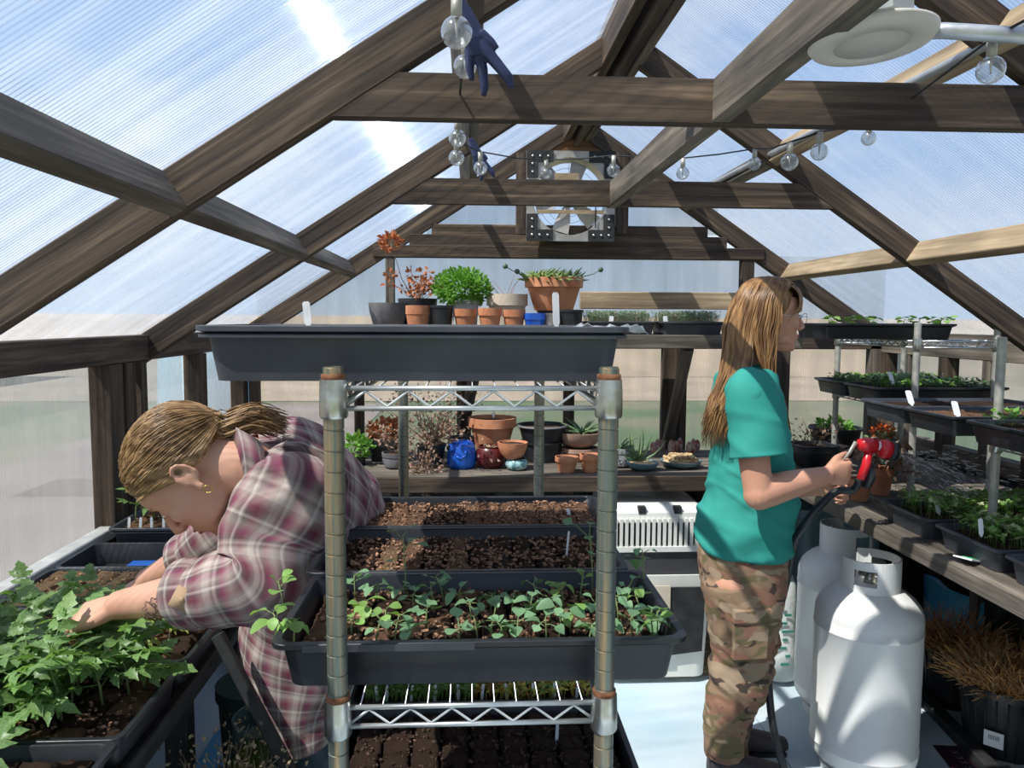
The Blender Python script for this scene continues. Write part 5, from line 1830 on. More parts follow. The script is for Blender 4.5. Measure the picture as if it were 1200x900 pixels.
d2 = drypot(1178, 2.58, 0.15, 0.25, 'black ribbed pot with a white barcode label, full of dry orange grass', 0.16, 0.45, [M_straw, M_straw, M_tanst], n=1300)
b = MB(); b.box((-0.104, -0.100, 0.085), (0.06, 0.002, 0.055), Matrix.Rotation(-0.8, 3, 'Z')); lb_ = b.build('label', M_white, d2, False)
b = MB()
for k in range(7):
    b.box(Vector((-0.104, -0.100, 0.092)) + Matrix.Rotation(-0.8, 3, 'Z') @ Vector((-0.014 + k * 0.005, -0.0015, 0)), (0.002, 0.001, 0.016), Matrix.Rotation(-0.8, 3, 'Z'))
b.build('barcode', M_black, lb_, False)

# printed dark sign flat on the floor
P_ = [at(1093, 873, z=0.003), at(1141, 875, z=0.003), at(1178, 915, z=0.003), at(1128, 918, z=0.003)]
sg = thing('floor_sign', 'dark maroon printed sheet with faint white lettering flat on the floor', 'sign', P_[0])
def S(u, v): return P_[0].lerp(P_[1], u).lerp(P_[3].lerp(P_[2], u), v) - P_[0]
b = MB(); b.poly([S(0, 0), S(1, 0), S(1, 1), S(0, 1)][::-1]); o = b.build('sheet', pmat('dark maroon print', (0.035, 0.012, 0.025), 0.5), sg, False)
mod = o.modifiers.new('s', 'SOLIDIFY'); mod.thickness = 0.002
M_ink = pmat('faded white ink', (0.38, 0.34, 0.36), 0.6)
b = MB()
for (u, vs) in ((0.40, (0.22, 0.36, 0.50, 0.64, 0.78, 0.90)), (0.74, (0.46, 0.60, 0.74, 0.88))):
    for k, v in enumerate(vs):
        for (du, dv, w, hh) in ((-0.06, 0, 0.015, 0.09), (0.06, 0, 0.015, 0.09), (0, 0.02 * (k % 2), 0.12, 0.022)):
            b.poly([S(u + du - w / 2, v + dv - hh / 2) + Vector((0, 0, 0.003)), S(u + du + w / 2, v + dv - hh / 2) + Vector((0, 0, 0.003)), S(u + du + w / 2, v + dv + hh / 2) + Vector((0, 0, 0.003)), S(u + du - w / 2, v + dv + hh / 2) + Vector((0, 0, 0.003))][::-1])
b.build('lettering', M_ink, sg, False)
# pale strip with dark marks beside it
P_ = [at(1141, 872, z=0.003), at(1160, 872, z=0.003), at(1215, 918, z=0.003), at(1185, 922, z=0.003)]
b = MB(); b.poly([p for p in P_][::-1], 0)
for k in range(3):
    v = 0.35 + 0.2 * k
    q = [P_[0].lerp(P_[1], u).lerp(P_[3].lerp(P_[2], u), vv) + Vector((0, 0, 0.0015)) for u, vv in ((0.3, v), (0.7, v), (0.7, v + 0.08), (0.3, v + 0.08))]
    b.poly(q[::-1], 1)
o = b.build('paper_strip', [pmat('pinkish white paper', (0.55, 0.50, 0.50), 0.7), M_gpot], None, False)
tag(o, 'pale paper strip with dark marks beside the maroon sheet on the floor', 'paper')

# ---- clutter under the left bench
p = at(313, 875, Y=1.95)
t = thing('plant_pot', 'grey-green ribbed pot on the floor beneath the bending person', 'plant pot', (p.x, 1.95, 0.0))
hh = at(313, 838, Y=1.95).z
b = MB(); b.lathe(pot_profile('nursery', 0.085, hh), 36, c=(0, 0, 0)); b.build('pot', M_ggpot, t, angle=38)
t = thing('plant_pot', 'dark green bucket behind the ribbed pot under the left bench', 'plant pot', (at(300, 800, Y=2.35).x, 2.35, 0.0))
b = MB(); b.lathe(pot_profile('nursery', 0.12, at(300, 798, Y=2.35).z), 30); b.build('pot', pmat('dull green plastic', (0.06, 0.09, 0.07), 0.6), t, angle=38)
t = thing('potted_plant', 'broad striped leaf plant in a terracotta pot under the left bench', 'plant', (at(262, 850, Y=1.75).x, 1.75, 0.0))
b = MB(); b.lathe(pot_profile('classic', 0.09, 0.36), 30); b.build('pot', M_terra, t, angle=38)
for k, (a, e, L) in enumerate(((-0.5, 1.0, 0.27), (0.4, 0.6, 0.16), (2.2, 0.5, 0.2), (3.6, 0.4, 0.2), (5.2, 0.5, 0.22), (1.3, 0.4, 0.2), (4.4, 0.9, 0.2))):
    l = leaf_mesh('leaf', M_aloe, L, [0.08, 0.16, 0.18, 0.15, 0.1, 0.01], fold=0.3, droop=0.3)
    o = l.build('leaf', M_aloe if k else M_succ, t); o.matrix_local = leafM(a, e, 0, 1, (0, 0, 0.36)); s_ = o.modifiers.new('s', 'SOLIDIFY'); s_.thickness = 0.002
t = thing('potted_plant', 'tangle of dry tan stalks in a pot under the left bench edge', 'plant', (at(222, 860, Y=1.5).x + 0.07, 1.55, 0.0))
b = MB(); b.lathe(pot_profile('nursery', 0.10, 0.40), 30); b.build('pot', M_blackp, t, angle=38)
b = MB(); tips = twigs(b, (0, 0, 0.38), 40, 0.30, r=0.0016, up=1.4, spread=0.45)
for q in tips: cloud(b, q, (0.03, 0.03, 0.04), 6, 0.011)
tag(b.build('stalks', M_tanst, t, False), None, None, kind='stuff')
t = thing('potted_plant', 'grey-green lavender-like clump at the bottom edge under the left bench', 'plant', (at(250, 890, Y=1.5).x, 1.38, 0.0))
b = MB(); b.lathe(pot_profile('nursery', 0.09, 0.40), 30); b.build('pot', M_blackp, t, angle=38)
b = MB(); cloud(b, (0, 0, 0.46), (0.14, 0.12, 0.09), 700, 0.03, shell=0.1, nm=2); tag(b.build('foliage', [M_succd, M_bras], t, False), None, None, kind='stuff')
b = MB(); b.box((at(318, 890, z=0.01).x, 2.45, 0.006), (0.5, 0.7, 0.01))
tag(b.build('foam_sheet', pmat('blue foam board', (0.10, 0.30, 0.48), 0.7), None, False), 'blue foam sheet on the floor by the bending person\'s feet', 'foam board')
# ================================================================== people
M_skin = pmat('tanned skin', (0.52, 0.25, 0.16), 0.5, col2=(0.60, 0.31, 0.20), scale=9, spec=0.35)
M_skin2 = pmat('warm skin', (0.50, 0.25, 0.165), 0.5, col2=(0.60, 0.33, 0.23), scale=9, spec=0.35)
M_hairA = pmat('long light brown hair', (0.14, 0.065, 0.025), 0.38, col2=(0.42, 0.23, 0.09), scale=60, stretch=(1, 1, 0.12), lo=0.35, hi=0.7)
M_hairB = pmat('dark blonde hair', (0.16, 0.085, 0.035), 0.38, col2=(0.48, 0.30, 0.14), scale=70, stretch=(0.5, 1, 1), lo=0.35, hi=0.7)
M_tee = pmat('teal green jersey', (0.025, 0.235, 0.195), 0.85, col2=(0.04, 0.29, 0.24), scale=5, bump=0.2, bscale=300, bdist=0.001, spec=0.2)
M_jean = pmat('dark blue denim', (0.03, 0.055, 0.075), 0.85, col2=(0.06, 0.09, 0.12), scale=30, bump=0.3, bscale=300)
M_eye = pmat('eye white', (0.7, 0.68, 0.66), 0.2)
M_iris = pmat('dark iris', (0.03, 0.02, 0.015), 0.2)
M_lip = pmat('lip', (0.42, 0.13, 0.10), 0.4)
M_shoe = pmat('dark grey shoe', (0.05, 0.04, 0.04), 0.6)


def camo():
    m, nt, out = _nt('brown camouflage')
    N, L = nt.nodes, nt.links
    b = N.new('ShaderNodeBsdfPrincipled'); b.inputs['Roughness'].default_value = 0.85
    b.inputs['Specular IOR Level'].default_value = 0.2
    tc = N.new('ShaderNodeTexCoord')
    prev = None
    base = (0.26, 0.17, 0.105, 1)
    for k, (sc, th, col) in enumerate(((7.5, 0.52, (0.16, 0.125, 0.065, 1)), (9, 0.54, (0.25, 0.13, 0.085, 1)), (12, 0.61, (0.07, 0.05, 0.04, 1)), (10, 0.58, (0.33, 0.24, 0.16, 1)))):
        mp = N.new('ShaderNodeMapping'); mp.inputs['Location'].default_value = (k * 7.3, k * 3.1, k * 5.7); mp.inputs['Scale'].default_value = (1, 1, 1.7)
        n = N.new('ShaderNodeTexNoise'); n.inputs['Scale'].default_value = sc; n.inputs['Detail'].default_value = 1.5; n.inputs['Distortion'].default_value = 0.8
        r = N.new('ShaderNodeValToRGB'); r.color_ramp.interpolation = 'LINEAR'
        r.color_ramp.elements[0].position = th; r.color_ramp.elements[0].color = (0, 0, 0, 1)
        r.color_ramp.elements[1].position = th + 0.02; r.color_ramp.elements[1].color = (1, 1, 1, 1)
        mx = N.new('ShaderNodeMixRGB'); mx.inputs[2].default_value = col
        L.new(tc.outputs['Object'], mp.inputs[0]); L.new(mp.outputs[0], n.inputs['Vector']); L.new(n.outputs['Fac'], r.inputs[0]); L.new(r.outputs[0], mx.inputs[0])
        if prev is None: mx.inputs[1].default_value = base
        else: L.new(prev, mx.inputs[1])
        prev = mx.outputs[0]
    L.new(prev, b.inputs['Base Color']); L.new(b.outputs[0], out.inputs[0])
    return m


def plaid():
    m, nt, out = _nt('plaid flannel')
    N, L = nt.nodes, nt.links
    b = N.new('ShaderNodeBsdfPrincipled'); b.inputs['Roughness'].default_value = 0.9
    b.inputs['Specular IOR Level'].default_value = 0.15
    tc = N.new('ShaderNodeTexCoord'); sp = N.new('ShaderNodeSeparateXYZ'); L.new(tc.outputs['UV'], sp.inputs[0])
    outs = []
    cols = [(0.0, (0.34, 0.27, 0.24, 1)), (0.16, (0.16, 0.035, 0.06, 1)), (0.30, (0.10, 0.075, 0.075, 1)), (0.36, (0.50, 0.43, 0.39, 1)), (0.40, (0.16, 0.12, 0.115, 1)),
            (0.52, (0.34, 0.27, 0.24, 1)), (0.66, (0.22, 0.05, 0.10, 1)), (0.74, (0.09, 0.065, 0.065, 1)), (0.80, (0.44, 0.37, 0.33, 1)), (0.84, (0.20, 0.15, 0.14, 1)), (0.90, (0.46, 0.39, 0.35, 1))]
    for ax, per in (('X', 0.088), ('Y', 0.095)):
        dv = N.new('ShaderNodeMath'); dv.operation = 'DIVIDE'; dv.inputs[1].default_value = per
        fr = N.new('ShaderNodeMath'); fr.operation = 'FRACT'
        L.new(sp.outputs[ax], dv.inputs[0]); L.new(dv.outputs[0], fr.inputs[0])
        r = N.new('ShaderNodeValToRGB'); r.color_ramp.interpolation = 'LINEAR'
        e = r.color_ramp.elements
        e[0].position = cols[0][0]; e[0].color = cols[0][1]
        e[1].position = cols[-1][0]; e[1].color = cols[-1][1]
        for p, c in cols[1:-1]:
            k = e.new(p); k.color = c
        L.new(fr.outputs[0], r.inputs[0]); outs.append(r.outputs[0])
    mx = N.new('ShaderNodeMixRGB'); mx.inputs[0].default_value = 0.5
    L.new(outs[0], mx.inputs[1]); L.new(outs[1], mx.inputs[2])
    L.new(mx.outputs[0], b.inputs['Base Color']); L.new(b.outputs[0], out.inputs[0])
    return m

M_camo, M_plaid = camo(), plaid()


def crom(P, t):
    n = len(P) - 1
    i = min(int(t * n), n - 1)
    u = t * n - i
    g = lambda k: P[max(0, min(n, k))]
    a, b, c, d = g(i - 1), g(i), g(i + 1), g(i + 2)
    return (b * 2 + (c - a) * u + (a * 2 - b * 5 + c * 4 - d) * u * u + (b * 3 - a - c * 3 + d) * u ** 3) * 0.5


def sweep(mb, secs, lat, n=40, m=40, caps=True, uv=False, fold=None, power=2.2, mi=0):
    """secs: (centre, half size along lat, half size across). Smooth skin through them with optional cloth folds."""
    C = [Vector(s[0]) for s in secs]
    A = [Vector((s[1], s[2], 0)) for s in secs]
    LT_ = [Vector(lat if len(s) < 4 else s[3]).normalized() for s in secs]
    rs, vl, acc, prev = [], [], 0, None
    for i in range(m + 1):
        t = i / m
        c = crom(C, t)
        tg = (crom(C, min(1, t + 0.02)) - crom(C, max(0, t - 0.02))).normalized()
        l = crom(LT_, t)
        l = (l - tg * l.dot(tg)).normalized()
        bt = tg.cross(l)
        r = crom(A, t)
        if prev is not None:
            acc += (c - prev).length
        prev = c
        vl.append(acc)
        ring = []
        for j in range(n):
            a = 2 * PI * j / n
            ca, sa = math.cos(a), math.sin(a)
            k = (abs(ca) ** power + abs(sa) ** power) ** (-1 / power)
            d = l * (r.x * ca * k) + bt * (r.y * sa * k)
            p = c + d
            if fold:
                p = p + d.normalized() * fold(p, t, a)
            ring.append(p)
        rs.append(ring)
    per = sum(s[1] + s[2] for s in secs) / len(secs) * PI
    mb.rings(rs, mi, caps, caps, (vl, per) if uv else None)
    return mb


def frame(f, u):
    """Matrix columns: right, forward, up."""
    f = Vector(f).normalized()
    u = Vector(u)
    u = (u - f * u.dot(f)).normalized()
    r = f.cross(u)
    return Matrix((r, f, u)).transposed()


def head_into(mb, c, R):
    """Skull, face, nose, lips, chin, ears in head space (x right, y forward, z up)."""
    def T(p): return Vector(c) + R @ Vector(p)
    def E(p, r, n=16, m=12): mb.ell(T(p), r, n, m, M=R)
    E((0, -0.012, 0.045), (0.073, 0.092, 0.078), 24, 18)
    secs = [((0, 0.018, 0.075), 0.058, 0.066), ((0, 0.025, 0.05), 0.064, 0.070), ((0, 0.024, 0.028), 0.065, 0.066), ((0, 0.026, 0.008), 0.064, 0.062),
            ((0, 0.028, -0.02), 0.060, 0.064), ((0, 0.028, -0.045), 0.053, 0.063), ((0, 0.032, -0.068), 0.046, 0.058), ((0, 0.040, -0.088), 0.036, 0.048), ((0, 0.050, -0.102), 0.022, 0.030)]
    mb.loft([(T(s[0]), R @ Vector((1, 0, 0)), R @ Vector((0, 1, 0)), s[1], s[2]) for s in secs], 28, 2.3)
    E((0, 0.083, 0.036), (0.046, 0.011, 0.010))
    for s in (-1, 1):
        E((s * 0.038, 0.066, -0.012), (0.022, 0.020, 0.020))
        E((s * 0.031, 0.080, 0.013), (0.014, 0.0105, 0.008))
        E((s * 0.011, 0.103, -0.023), (0.008, 0.010, 0.007))
        # ear: rim and lobe
        e = []
        for k in range(9):
            a = -0.9 + k * 0.62
            e.append(T((s * (0.070 + 0.010 + 0.004 * math.sin(a)), -0.012 - 0.016 * math.cos(a), 0.004 + 0.027 * math.sin(a))))
        mb.tube(e, [0.0035, 0.004, 0.0042, 0.0045, 0.0045, 0.0042, 0.004, 0.004, 0.004], 8)
        E((s * 0.074, -0.010, 0.0), (0.008, 0.015, 0.022), 10, 8)
        E((s * 0.077, -0.004, -0.026), (0.006, 0.008, 0.009), 10, 8)
        E((s * 0.073, 0.006, 0.0), (0.008, 0.006, 0.008), 8, 6)
    mb.tube([T((0, 0.080, 0.034)), T((0, 0.094, 0.015)), T((0, 0.106, -0.004)), T((0, 0.113, -0.018)), T((0, 0.100, -0.030))], [0.009, 0.0085, 0.010, 0.0115, 0.007], 12)
    E((0, 0.090, -0.046), (0.022, 0.012, 0.0065))
    E((0, 0.088, -0.058), (0.019, 0.012, 0.0070))
    E((0, 0.080, -0.088), (0.019, 0.015, 0.014))
    for s in (-1, 1):
        E((s * 0.035, 0.030, -0.066), (0.020, 0.035, 0.016))


def face_details(parent, c, R):
    def T(p): return Vector(c) + R @ Vector(p)
    for s in (-1, 1):
        b = MB(); b.ell(T((s * 0.031, 0.0785, 0.012)), (0.0112, 0.0132, 0.0062), 14, 10, M=R); e = b.build('eye', M_eye, parent)
        b = MB(); b.ell(T((s * 0.031, 0.0885, 0.012)), (0.0048, 0.0040, 0.0048), 12, 8, M=R); b.build('iris', M_iris, e)
        b = MB(); b.tube([T((s * 0.018, 0.0905, 0.0165)), T((s * 0.031, 0.0925, 0.0195)), T((s * 0.043, 0.086, 0.0165))], [0.0012, 0.0016, 0.0012], 6); b.build('eyelash', M_iris, e)
        b = MB(); b.tube([T((s * 0.014, 0.094, 0.032)), T((s * 0.030, 0.093, 0.038)), T((s * 0.046, 0.081, 0.034))], [0.0022, 0.0028, 0.0012], 6, flat=0.6); b.build('eyebrow', M_twig, parent)
    b = MB(); b.ell(T((0, 0.0965, -0.0465)), (0.019, 0.0065, 0.0042), 14, 8, M=R); b.ell(T((0, 0.0955, -0.0565)), (0.016, 0.0065, 0.005), 14, 8, M=R); b.build('lips', M_lip, parent)


def hand_into(mb, w, F, mirror=False, curl=(60, 60, 40), spread=4, thumb=((0.45, 0.75, -0.45), (0.1, 0.9, -0.4)), s=1.0, curls=None):
    """Hand from the wrist. F columns: thumb side, finger direction, back of hand."""
    w = Vector(w)
    def T(p): return w + F @ (Vector(p) * s)
    X, Yv, Z = F.col[0], F.col[1], F.col[2]
    mb.loft([(T((0, -0.012, 0)), X, Z, 0.025 * s, 0.019 * s), (T((0, 0.01, 0)), X, Z, 0.028 * s, 0.018 * s), (T((0.001, 0.04, -0.001)), X, Z, 0.038 * s, 0.016 * s),
             (T((0, 0.075, 0)), X, Z, 0.041 * s, 0.0145 * s), (T((0, 0.092, -0.001)), X, Z, 0.039 * s, 0.0115 * s)], 20, 2.6)
    spec = ((0.030, 0.088, 0.072, 0.0092), (0.0105, 0.093, 0.080, 0.0094), (-0.0095, 0.090, 0.075, 0.0089), (-0.0285, 0.082, 0.058, 0.0080))
    for i, (bx, by, Lf, r) in enumerate(spec):
        cu = curls[i] if curls else curl
        az = math.radians(spread * (1.5 - i))
        p = Vector((bx, by - 0.012, 0.001))
        P, Rr = [Vector(p)], [r * 1.05]
        ang = 0
        for k, fr in enumerate((0.012, 0.45, 0.30, 0.25)):
            if k:
                ang += math.radians(cu[k - 1])
            d = Vector((math.sin(az) * math.cos(ang), math.cos(az) * math.cos(ang), -math.sin(ang)))
            p = p + d * (fr if k == 0 else Lf * fr)
            P.append(Vector(p)); Rr.append(r * (1.0, 0.98, 0.9, 0.72)[k])
        mb.tube([T(q) for q in P], [q * s for q in Rr], 12)
        mb.ell(T(P[-1]), Rr[-1] * s * 1.0, 10, 8)
        mb.ell(T(P[1]), r * 1.1 * s, 10, 8)
        mb.ell(T(P[2]), r * 1.0 * s, 10, 8)
    p = Vector((0.020, 0.018, -0.004))
    P = [p.copy()]
    for d, l in ((Vector(thumb[0]).normalized(), 0.046), (Vector(thumb[1]).normalized(), 0.034), (Vector(thumb[1]).normalized() + Vector((-0.1, 0, -0.1)), 0.027)):
        p = p + d.normalized() * l
        P.append(p.copy())
    mb.tube([T(q) for q in P], [0.0155 * s, 0.0125 * s, 0.0105 * s, 0.0078 * s], 12)
    mb.ell(T(P[-1]), 0.0078 * s, 10, 8)


def limb(mb, P, Rr, n=18):
    P = [Vector(p) for p in P]
    Q, S = [], []
    m = (len(P) - 1) * 6
    for i in range(m + 1):
        t = i / m
        Q.append(crom(P, t))
        S.append(crom([Vector((r, 0, 0)) for r in Rr], t).x)
    mb.tube(Q, S, n)
    mb.ell(P[0], Rr[0], 14, 10)
    mb.ell(P[-1], Rr[-1], 14, 10)


# ------------------------------------------------------------------ standing woman
YW = 2.50
def W(px, py, dy=0.0): return at(px, py, Y=YW + dy)
foot = W(862, 897)
wo = thing('person', 'standing person in a teal T-shirt and camouflage trousers aiming a red hose nozzle', 'person', (foot.x, YW, 0.0))
O1 = Vector((foot.x, YW, 0.0))
def put(me, name, parent, O):
    me.transform(Matrix.Translation(-O))
    return link(name, me, parent)
hc = W(901, 374)
RH = frame((1, 0.0, -0.06), (0.06, 0.0, 1))
b = MB()
head_into(b, hc, RH)
limb(b, [hc + RH @ Vector((0, -0.022, -0.03)), hc + RH @ Vector((0, -0.030, -0.09)), W(876, 432)], [0.052, 0.050, 0.062])
lat = (0, -1, 0)
sweep(b, [(W(875, 436), 0.10, 0.055), (W(877, 455), 0.16, 0.085), (W(881, 500), 0.155, 0.10), (W(880, 550), 0.135, 0.105), (W(876, 600), 0.135, 0.11), (W(871, 640), 0.155, 0.12), (W(870, 675), 0.16, 0.115)], lat, 32, 20)
sh_r, el_r, wr_r = W(880, 462, -0.180), W(889, 580, -0.235), W(967, 557, -0.17)
limb(b, [sh_r, sh_r.lerp(el_r, 0.5) + Vector((-0.006, 0, 0)), el_r], [0.055, 0.049, 0.043])
limb(b, [el_r, el_r.lerp(wr_r, 0.35) + Vector((0, 0, 0.004)), wr_r], [0.046, 0.046, 0.028])
fd = (W(1004, 553, -0.14) - wr_r).normalized()
FH = Matrix((Vector((0.1, -0.12, 1)).normalized(), fd, Vector((0, -1, -0.1)).normalized()))
zc_ = (FH[2] - fd * FH[2].dot(fd)).normalized()
xc_ = (Vector((0.05, 0, 1)) - fd * fd.z - zc_ * Vector((0.05, 0, 1)).dot(zc_)).normalized()
FH = Matrix((xc_, fd, zc_)).transposed()
hand_into(b, wr_r, FH, curls=((62, 75, 50), (72, 80, 55), (75, 80, 55), (75, 78, 55)), thumb=((0.55, 0.75, -0.30), (0.15, 0.95, -0.35)), s=0.98)
# far arm, helping to steady the hose
sh_l, el_l, wr_l = W(876, 464, 0.165), W(884, 572, 0.19), W(958, 572, 0.06)
limb(b, [sh_l, sh_l.lerp(el_l, 0.5), el_l], [0.055, 0.048, 0.042])
limb(b, [el_l, el_l.lerp(wr_l, 0.35), wr_l], [0.044, 0.042, 0.027])
fd2 = (W(990, 576, 0.0) - wr_l).normalized()
z2_ = (Vector((0, 1, 0.2)) - fd2 * Vector((0, 1, 0.2)).dot(fd2)).normalized()
x2_ = fd2.cross(z2_)
FH2 = Matrix((-x2_ if x2_.z < 0 else x2_, fd2, z2_)).transposed()
hand_into(b, wr_l, FH2, curls=((55, 70, 45),) * 4, thumb=((0.55, 0.7, -0.35), (0.2, 0.9, -0.4)), s=0.95)
# legs
for (hx, kx, ax, dy) in (((866, 690), (868, 785), (848, 878), -0.085), ((874, 690), (872, 785), (852, 874), 0.085)):
    hp_, kn_, an_ = W(*hx, dy), W(*kx, dy * 0.95), W(*ax, dy * 0.95)
    limb(b, [hp_, hp_.lerp(kn_, 0.5), kn_, kn_.lerp(an_, 0.35), an_], [0.088, 0.076, 0.055, 0.054, 0.036])
me = remesh(b, 'body', M_skin, voxel=0.0042, smooth=5)
body1 = put(me, 'body', wo, O1)
face_details(wo, hc - O1, RH)


def fold_noise(amp, sx, sz, seed):
    def f(p, t, a):
        q = Vector((p.x * sx + seed, p.y * sx, p.z * sz))
        return amp * (mnoise.noise(q) + 0.5 * mnoise.noise(q * 2.1))
    return f

# T-shirt
b = MB()
sweep(b, [(W(874, 428), 0.085, 0.060), (W(875, 437), 0.140, 0.078), (W(874, 455), 0.172, 0.094), (W(877, 500), 0.164, 0.110), (W(880, 545), 0.158, 0.126), (W(877, 590), 0.162, 0.143), (W(872, 625), 0.178, 0.152), (W(870, 642), 0.180, 0.150)], lat, 48, 30)
se = sh_r.lerp(el_r, 0.62)
limb(b, [W(876, 458, -0.10), sh_r + Vector((0, 0, -0.01))], [0.068, 0.072])
def tfold(p, t, a):
    return 0.010 * mnoise.noise(Vector((p.x * 9, p.y * 9, p.z * 7))) + 0.007 * max(0, math.sin(p.z * 60 + p.x * 40 + 4 * mnoise.noise(p * 7))) ** 2 * t
sb = MB()
sweep(sb, [(W(876, 452, -0.135), 0.05, 0.055), (sh_r + Vector((0, 0, 0.004)), 0.066, 0.074), (sh_r.lerp(el_r, 0.3) + Vector((0.008, 0.0, 0)), 0.068, 0.082), (se + Vector((0.012, 0.0, 0)), 0.070, 0.088)], lat, 48, 30, caps=False, fold=tfold)
so = put(sb.mesh('sleeve', M_tee), 'sleeve', wo, O1)
m_ = so.modifiers.new('s', 'SOLIDIFY'); m_.thickness = 0.003; m_.offset = 0
se2 = sh_l.lerp(el_l, 0.62)
limb(b, [W(876, 458, 0.10), sh_l, sh_l.lerp(el_l, 0.4), se2], [0.07, 0.074, 0.074, 0.076])
me = remesh(b, 'tshirt', M_tee, voxel=0.0065, smooth=8)
# cut the sleeve ends and the hem flat
bm = bmesh.new(); bm.from_mesh(me)
hz = W(870, 645).z
g = [v for v in bm.verts if v.co.z < hz + 0.05 * (v.co.x - W(870, 640).x)]
bmesh.ops.delete(bm, geom=g, context='VERTS')
bm.to_mesh(me); bm.free()
def tee_fold(co, n):
    q = Vector((co.x * 5 + co.z * 7, co.y * 6, co.z * 9 - co.x * 6))
    low = max(0.0, min(1.0, (1.35 - co.z) / 0.45))
    d = 0.015 * low * mnoise.noise(q) + 0.005 * mnoise.noise(q * 2.3)
    d += 0.010 * low * max(0, math.sin(co.z * 62 + co.x * 28 + 3 * mnoise.noise(co * 6))) ** 3 * (0.5 + mnoise.noise(co * 5))
    return d
displace(me, tee_fold)
tee = put(me, 'tshirt', wo, O1)
m_ = tee.modifiers.new('s', 'SOLIDIFY'); m_.thickness = 0.003; m_.offset = 1

# trousers
b = MB()
sweep(b, [(W(871, 622), 0.158, 0.130), (W(869, 650), 0.172, 0.143), (W(870, 685), 0.178, 0.136), (W(872, 705), 0.172, 0.118)], lat, 40, 14)
for dy, k in ((-0.087, 0), (0.087, 1)):
    dx = 4 * k
    sweep(b, [(W(870 + dx, 680, dy), 0.092, 0.128), (W(872 + dx, 720, dy), 0.092, 0.121), (W(869 + dx, 760, dy), 0.086, 0.108), (W(866 + dx, 795, dy), 0.078, 0.102),
              (W(854 + dx, 830, dy), 0.072, 0.082), (W(850 + dx, 862, dy), 0.068, 0.068), (W(850 + dx, 884, dy), 0.068, 0.066)], lat, 32, 34)
me = remesh(b, 'trousers', M_camo, voxel=0.0065, smooth=6)
def pant_fold(co, n):
    kz = math.exp(-((co.z - 0.42) / 0.16) ** 2) + 0.7 * math.exp(-((co.z - 0.08) / 0.10) ** 2) + 0.35
    q = Vector((co.x * 6, co.y * 6, co.z * 14 + co.x * 8))
    return kz * (0.014 * mnoise.noise(q) + 0.010 * abs(mnoise.noise(q * 2.0))) - 0.004
displace(me, pant_fold)
put(me, 'trousers', wo, O1)
# cargo pocket with a flap on the near thigh
pk = W(880, 742, -0.185)
b = MB()
b.rings([[pk + Vector((x, y, z)) for x, z in ((-0.055, -0.085), (0.050, -0.08), (0.058, 0.07), (-0.05, 0.065))] for y in (0.03, 0.002, -0.006)])
put(b.mesh('pocket', M_camo, False), 'pocket', wo, O1)
b = MB()
b.rings([[pk + Vector((x, y, z)) for x, z in ((-0.058, 0.035), (0.062, 0.040), (0.062, 0.078), (-0.054, 0.072))] for y in (0.02, -0.006, -0.011)])
put(b.mesh('pocket_flap', M_camo, False), 'pocket_flap', wo, O1)
# shoes
for dy, k in ((-0.087, 0), (0.087, 1)):
    a_, c_ = W(842 + 5 * k, 880, dy), W(921 + 3 * k, 892, dy)
    b = MB()
    sweep(b, [(Vector((a_.x - 0.03, a_.y, 0.055)), 0.03, 0.045), (Vector((a_.x + 0.03, a_.y, 0.052)), 0.04, 0.05), (Vector((a_.x + 0.11, a_.y, 0.042)), 0.043, 0.038), (Vector((a_.x + 0.17, a_.y, 0.034)), 0.045, 0.030), (Vector((a_.x + 0.225, a_.y, 0.028)), 0.03, 0.02)], lat, 24, 20)
    b.v = [(x, y, max(z, 0.012)) for x, y, z in b.v]
    me = b.mesh('shoe', M_shoe); put(me, 'shoe', wo, O1)
    b = MB(); b.box((a_.x + 0.085, a_.y, 0.008), (0.26, 0.085, 0.014)); me = b.mesh('sole', M_black, False); put(me, 'sole', wo, O1)

# hair of the standing woman
rnd = random.Random(3)
def HT_(p): return hc + RH @ Vector(p)
b = MB()
shell = MB()
def strand_path(side, yroot, ph, long_, jit):
    """side +1 = near the camera (head's right); ph 0 front .. 1 back."""
    r0 = Vector((side * 0.004, yroot, 0.045 + 0.088 * math.sqrt(max(0.1, 1 - ((yroot + 0.012) / 0.108) ** 2)) + jit * 0.5))
    aa = math.radians(82 + 94 * ph)                       # angle around the head from the temple to the back
    lx, ly = side * (0.086 + jit) * math.sin(max(0.35, min(PI * 0.5, aa)) if aa < PI / 2 else PI - aa), (0.112 + jit) * math.cos(aa) - 0.012
    lx = side * (0.087 + jit) * abs(math.sin(aa)) ** 0.6
    P = [r0, Vector((lx * 0.62, yroot * 0.6 + ly * 0.4, 0.045 + 0.075 * math.sqrt(max(0.1, 1 - ((yroot * 0.6 + ly * 0.4 + 0.012) / 0.112) ** 2)) + jit)), Vector((lx * 0.97, ly * 0.85, 0.062)), Vector((lx, ly, 0.0)), Vector((lx * 1.02, ly * 1.02 - 0.006, -0.06))]
    return P
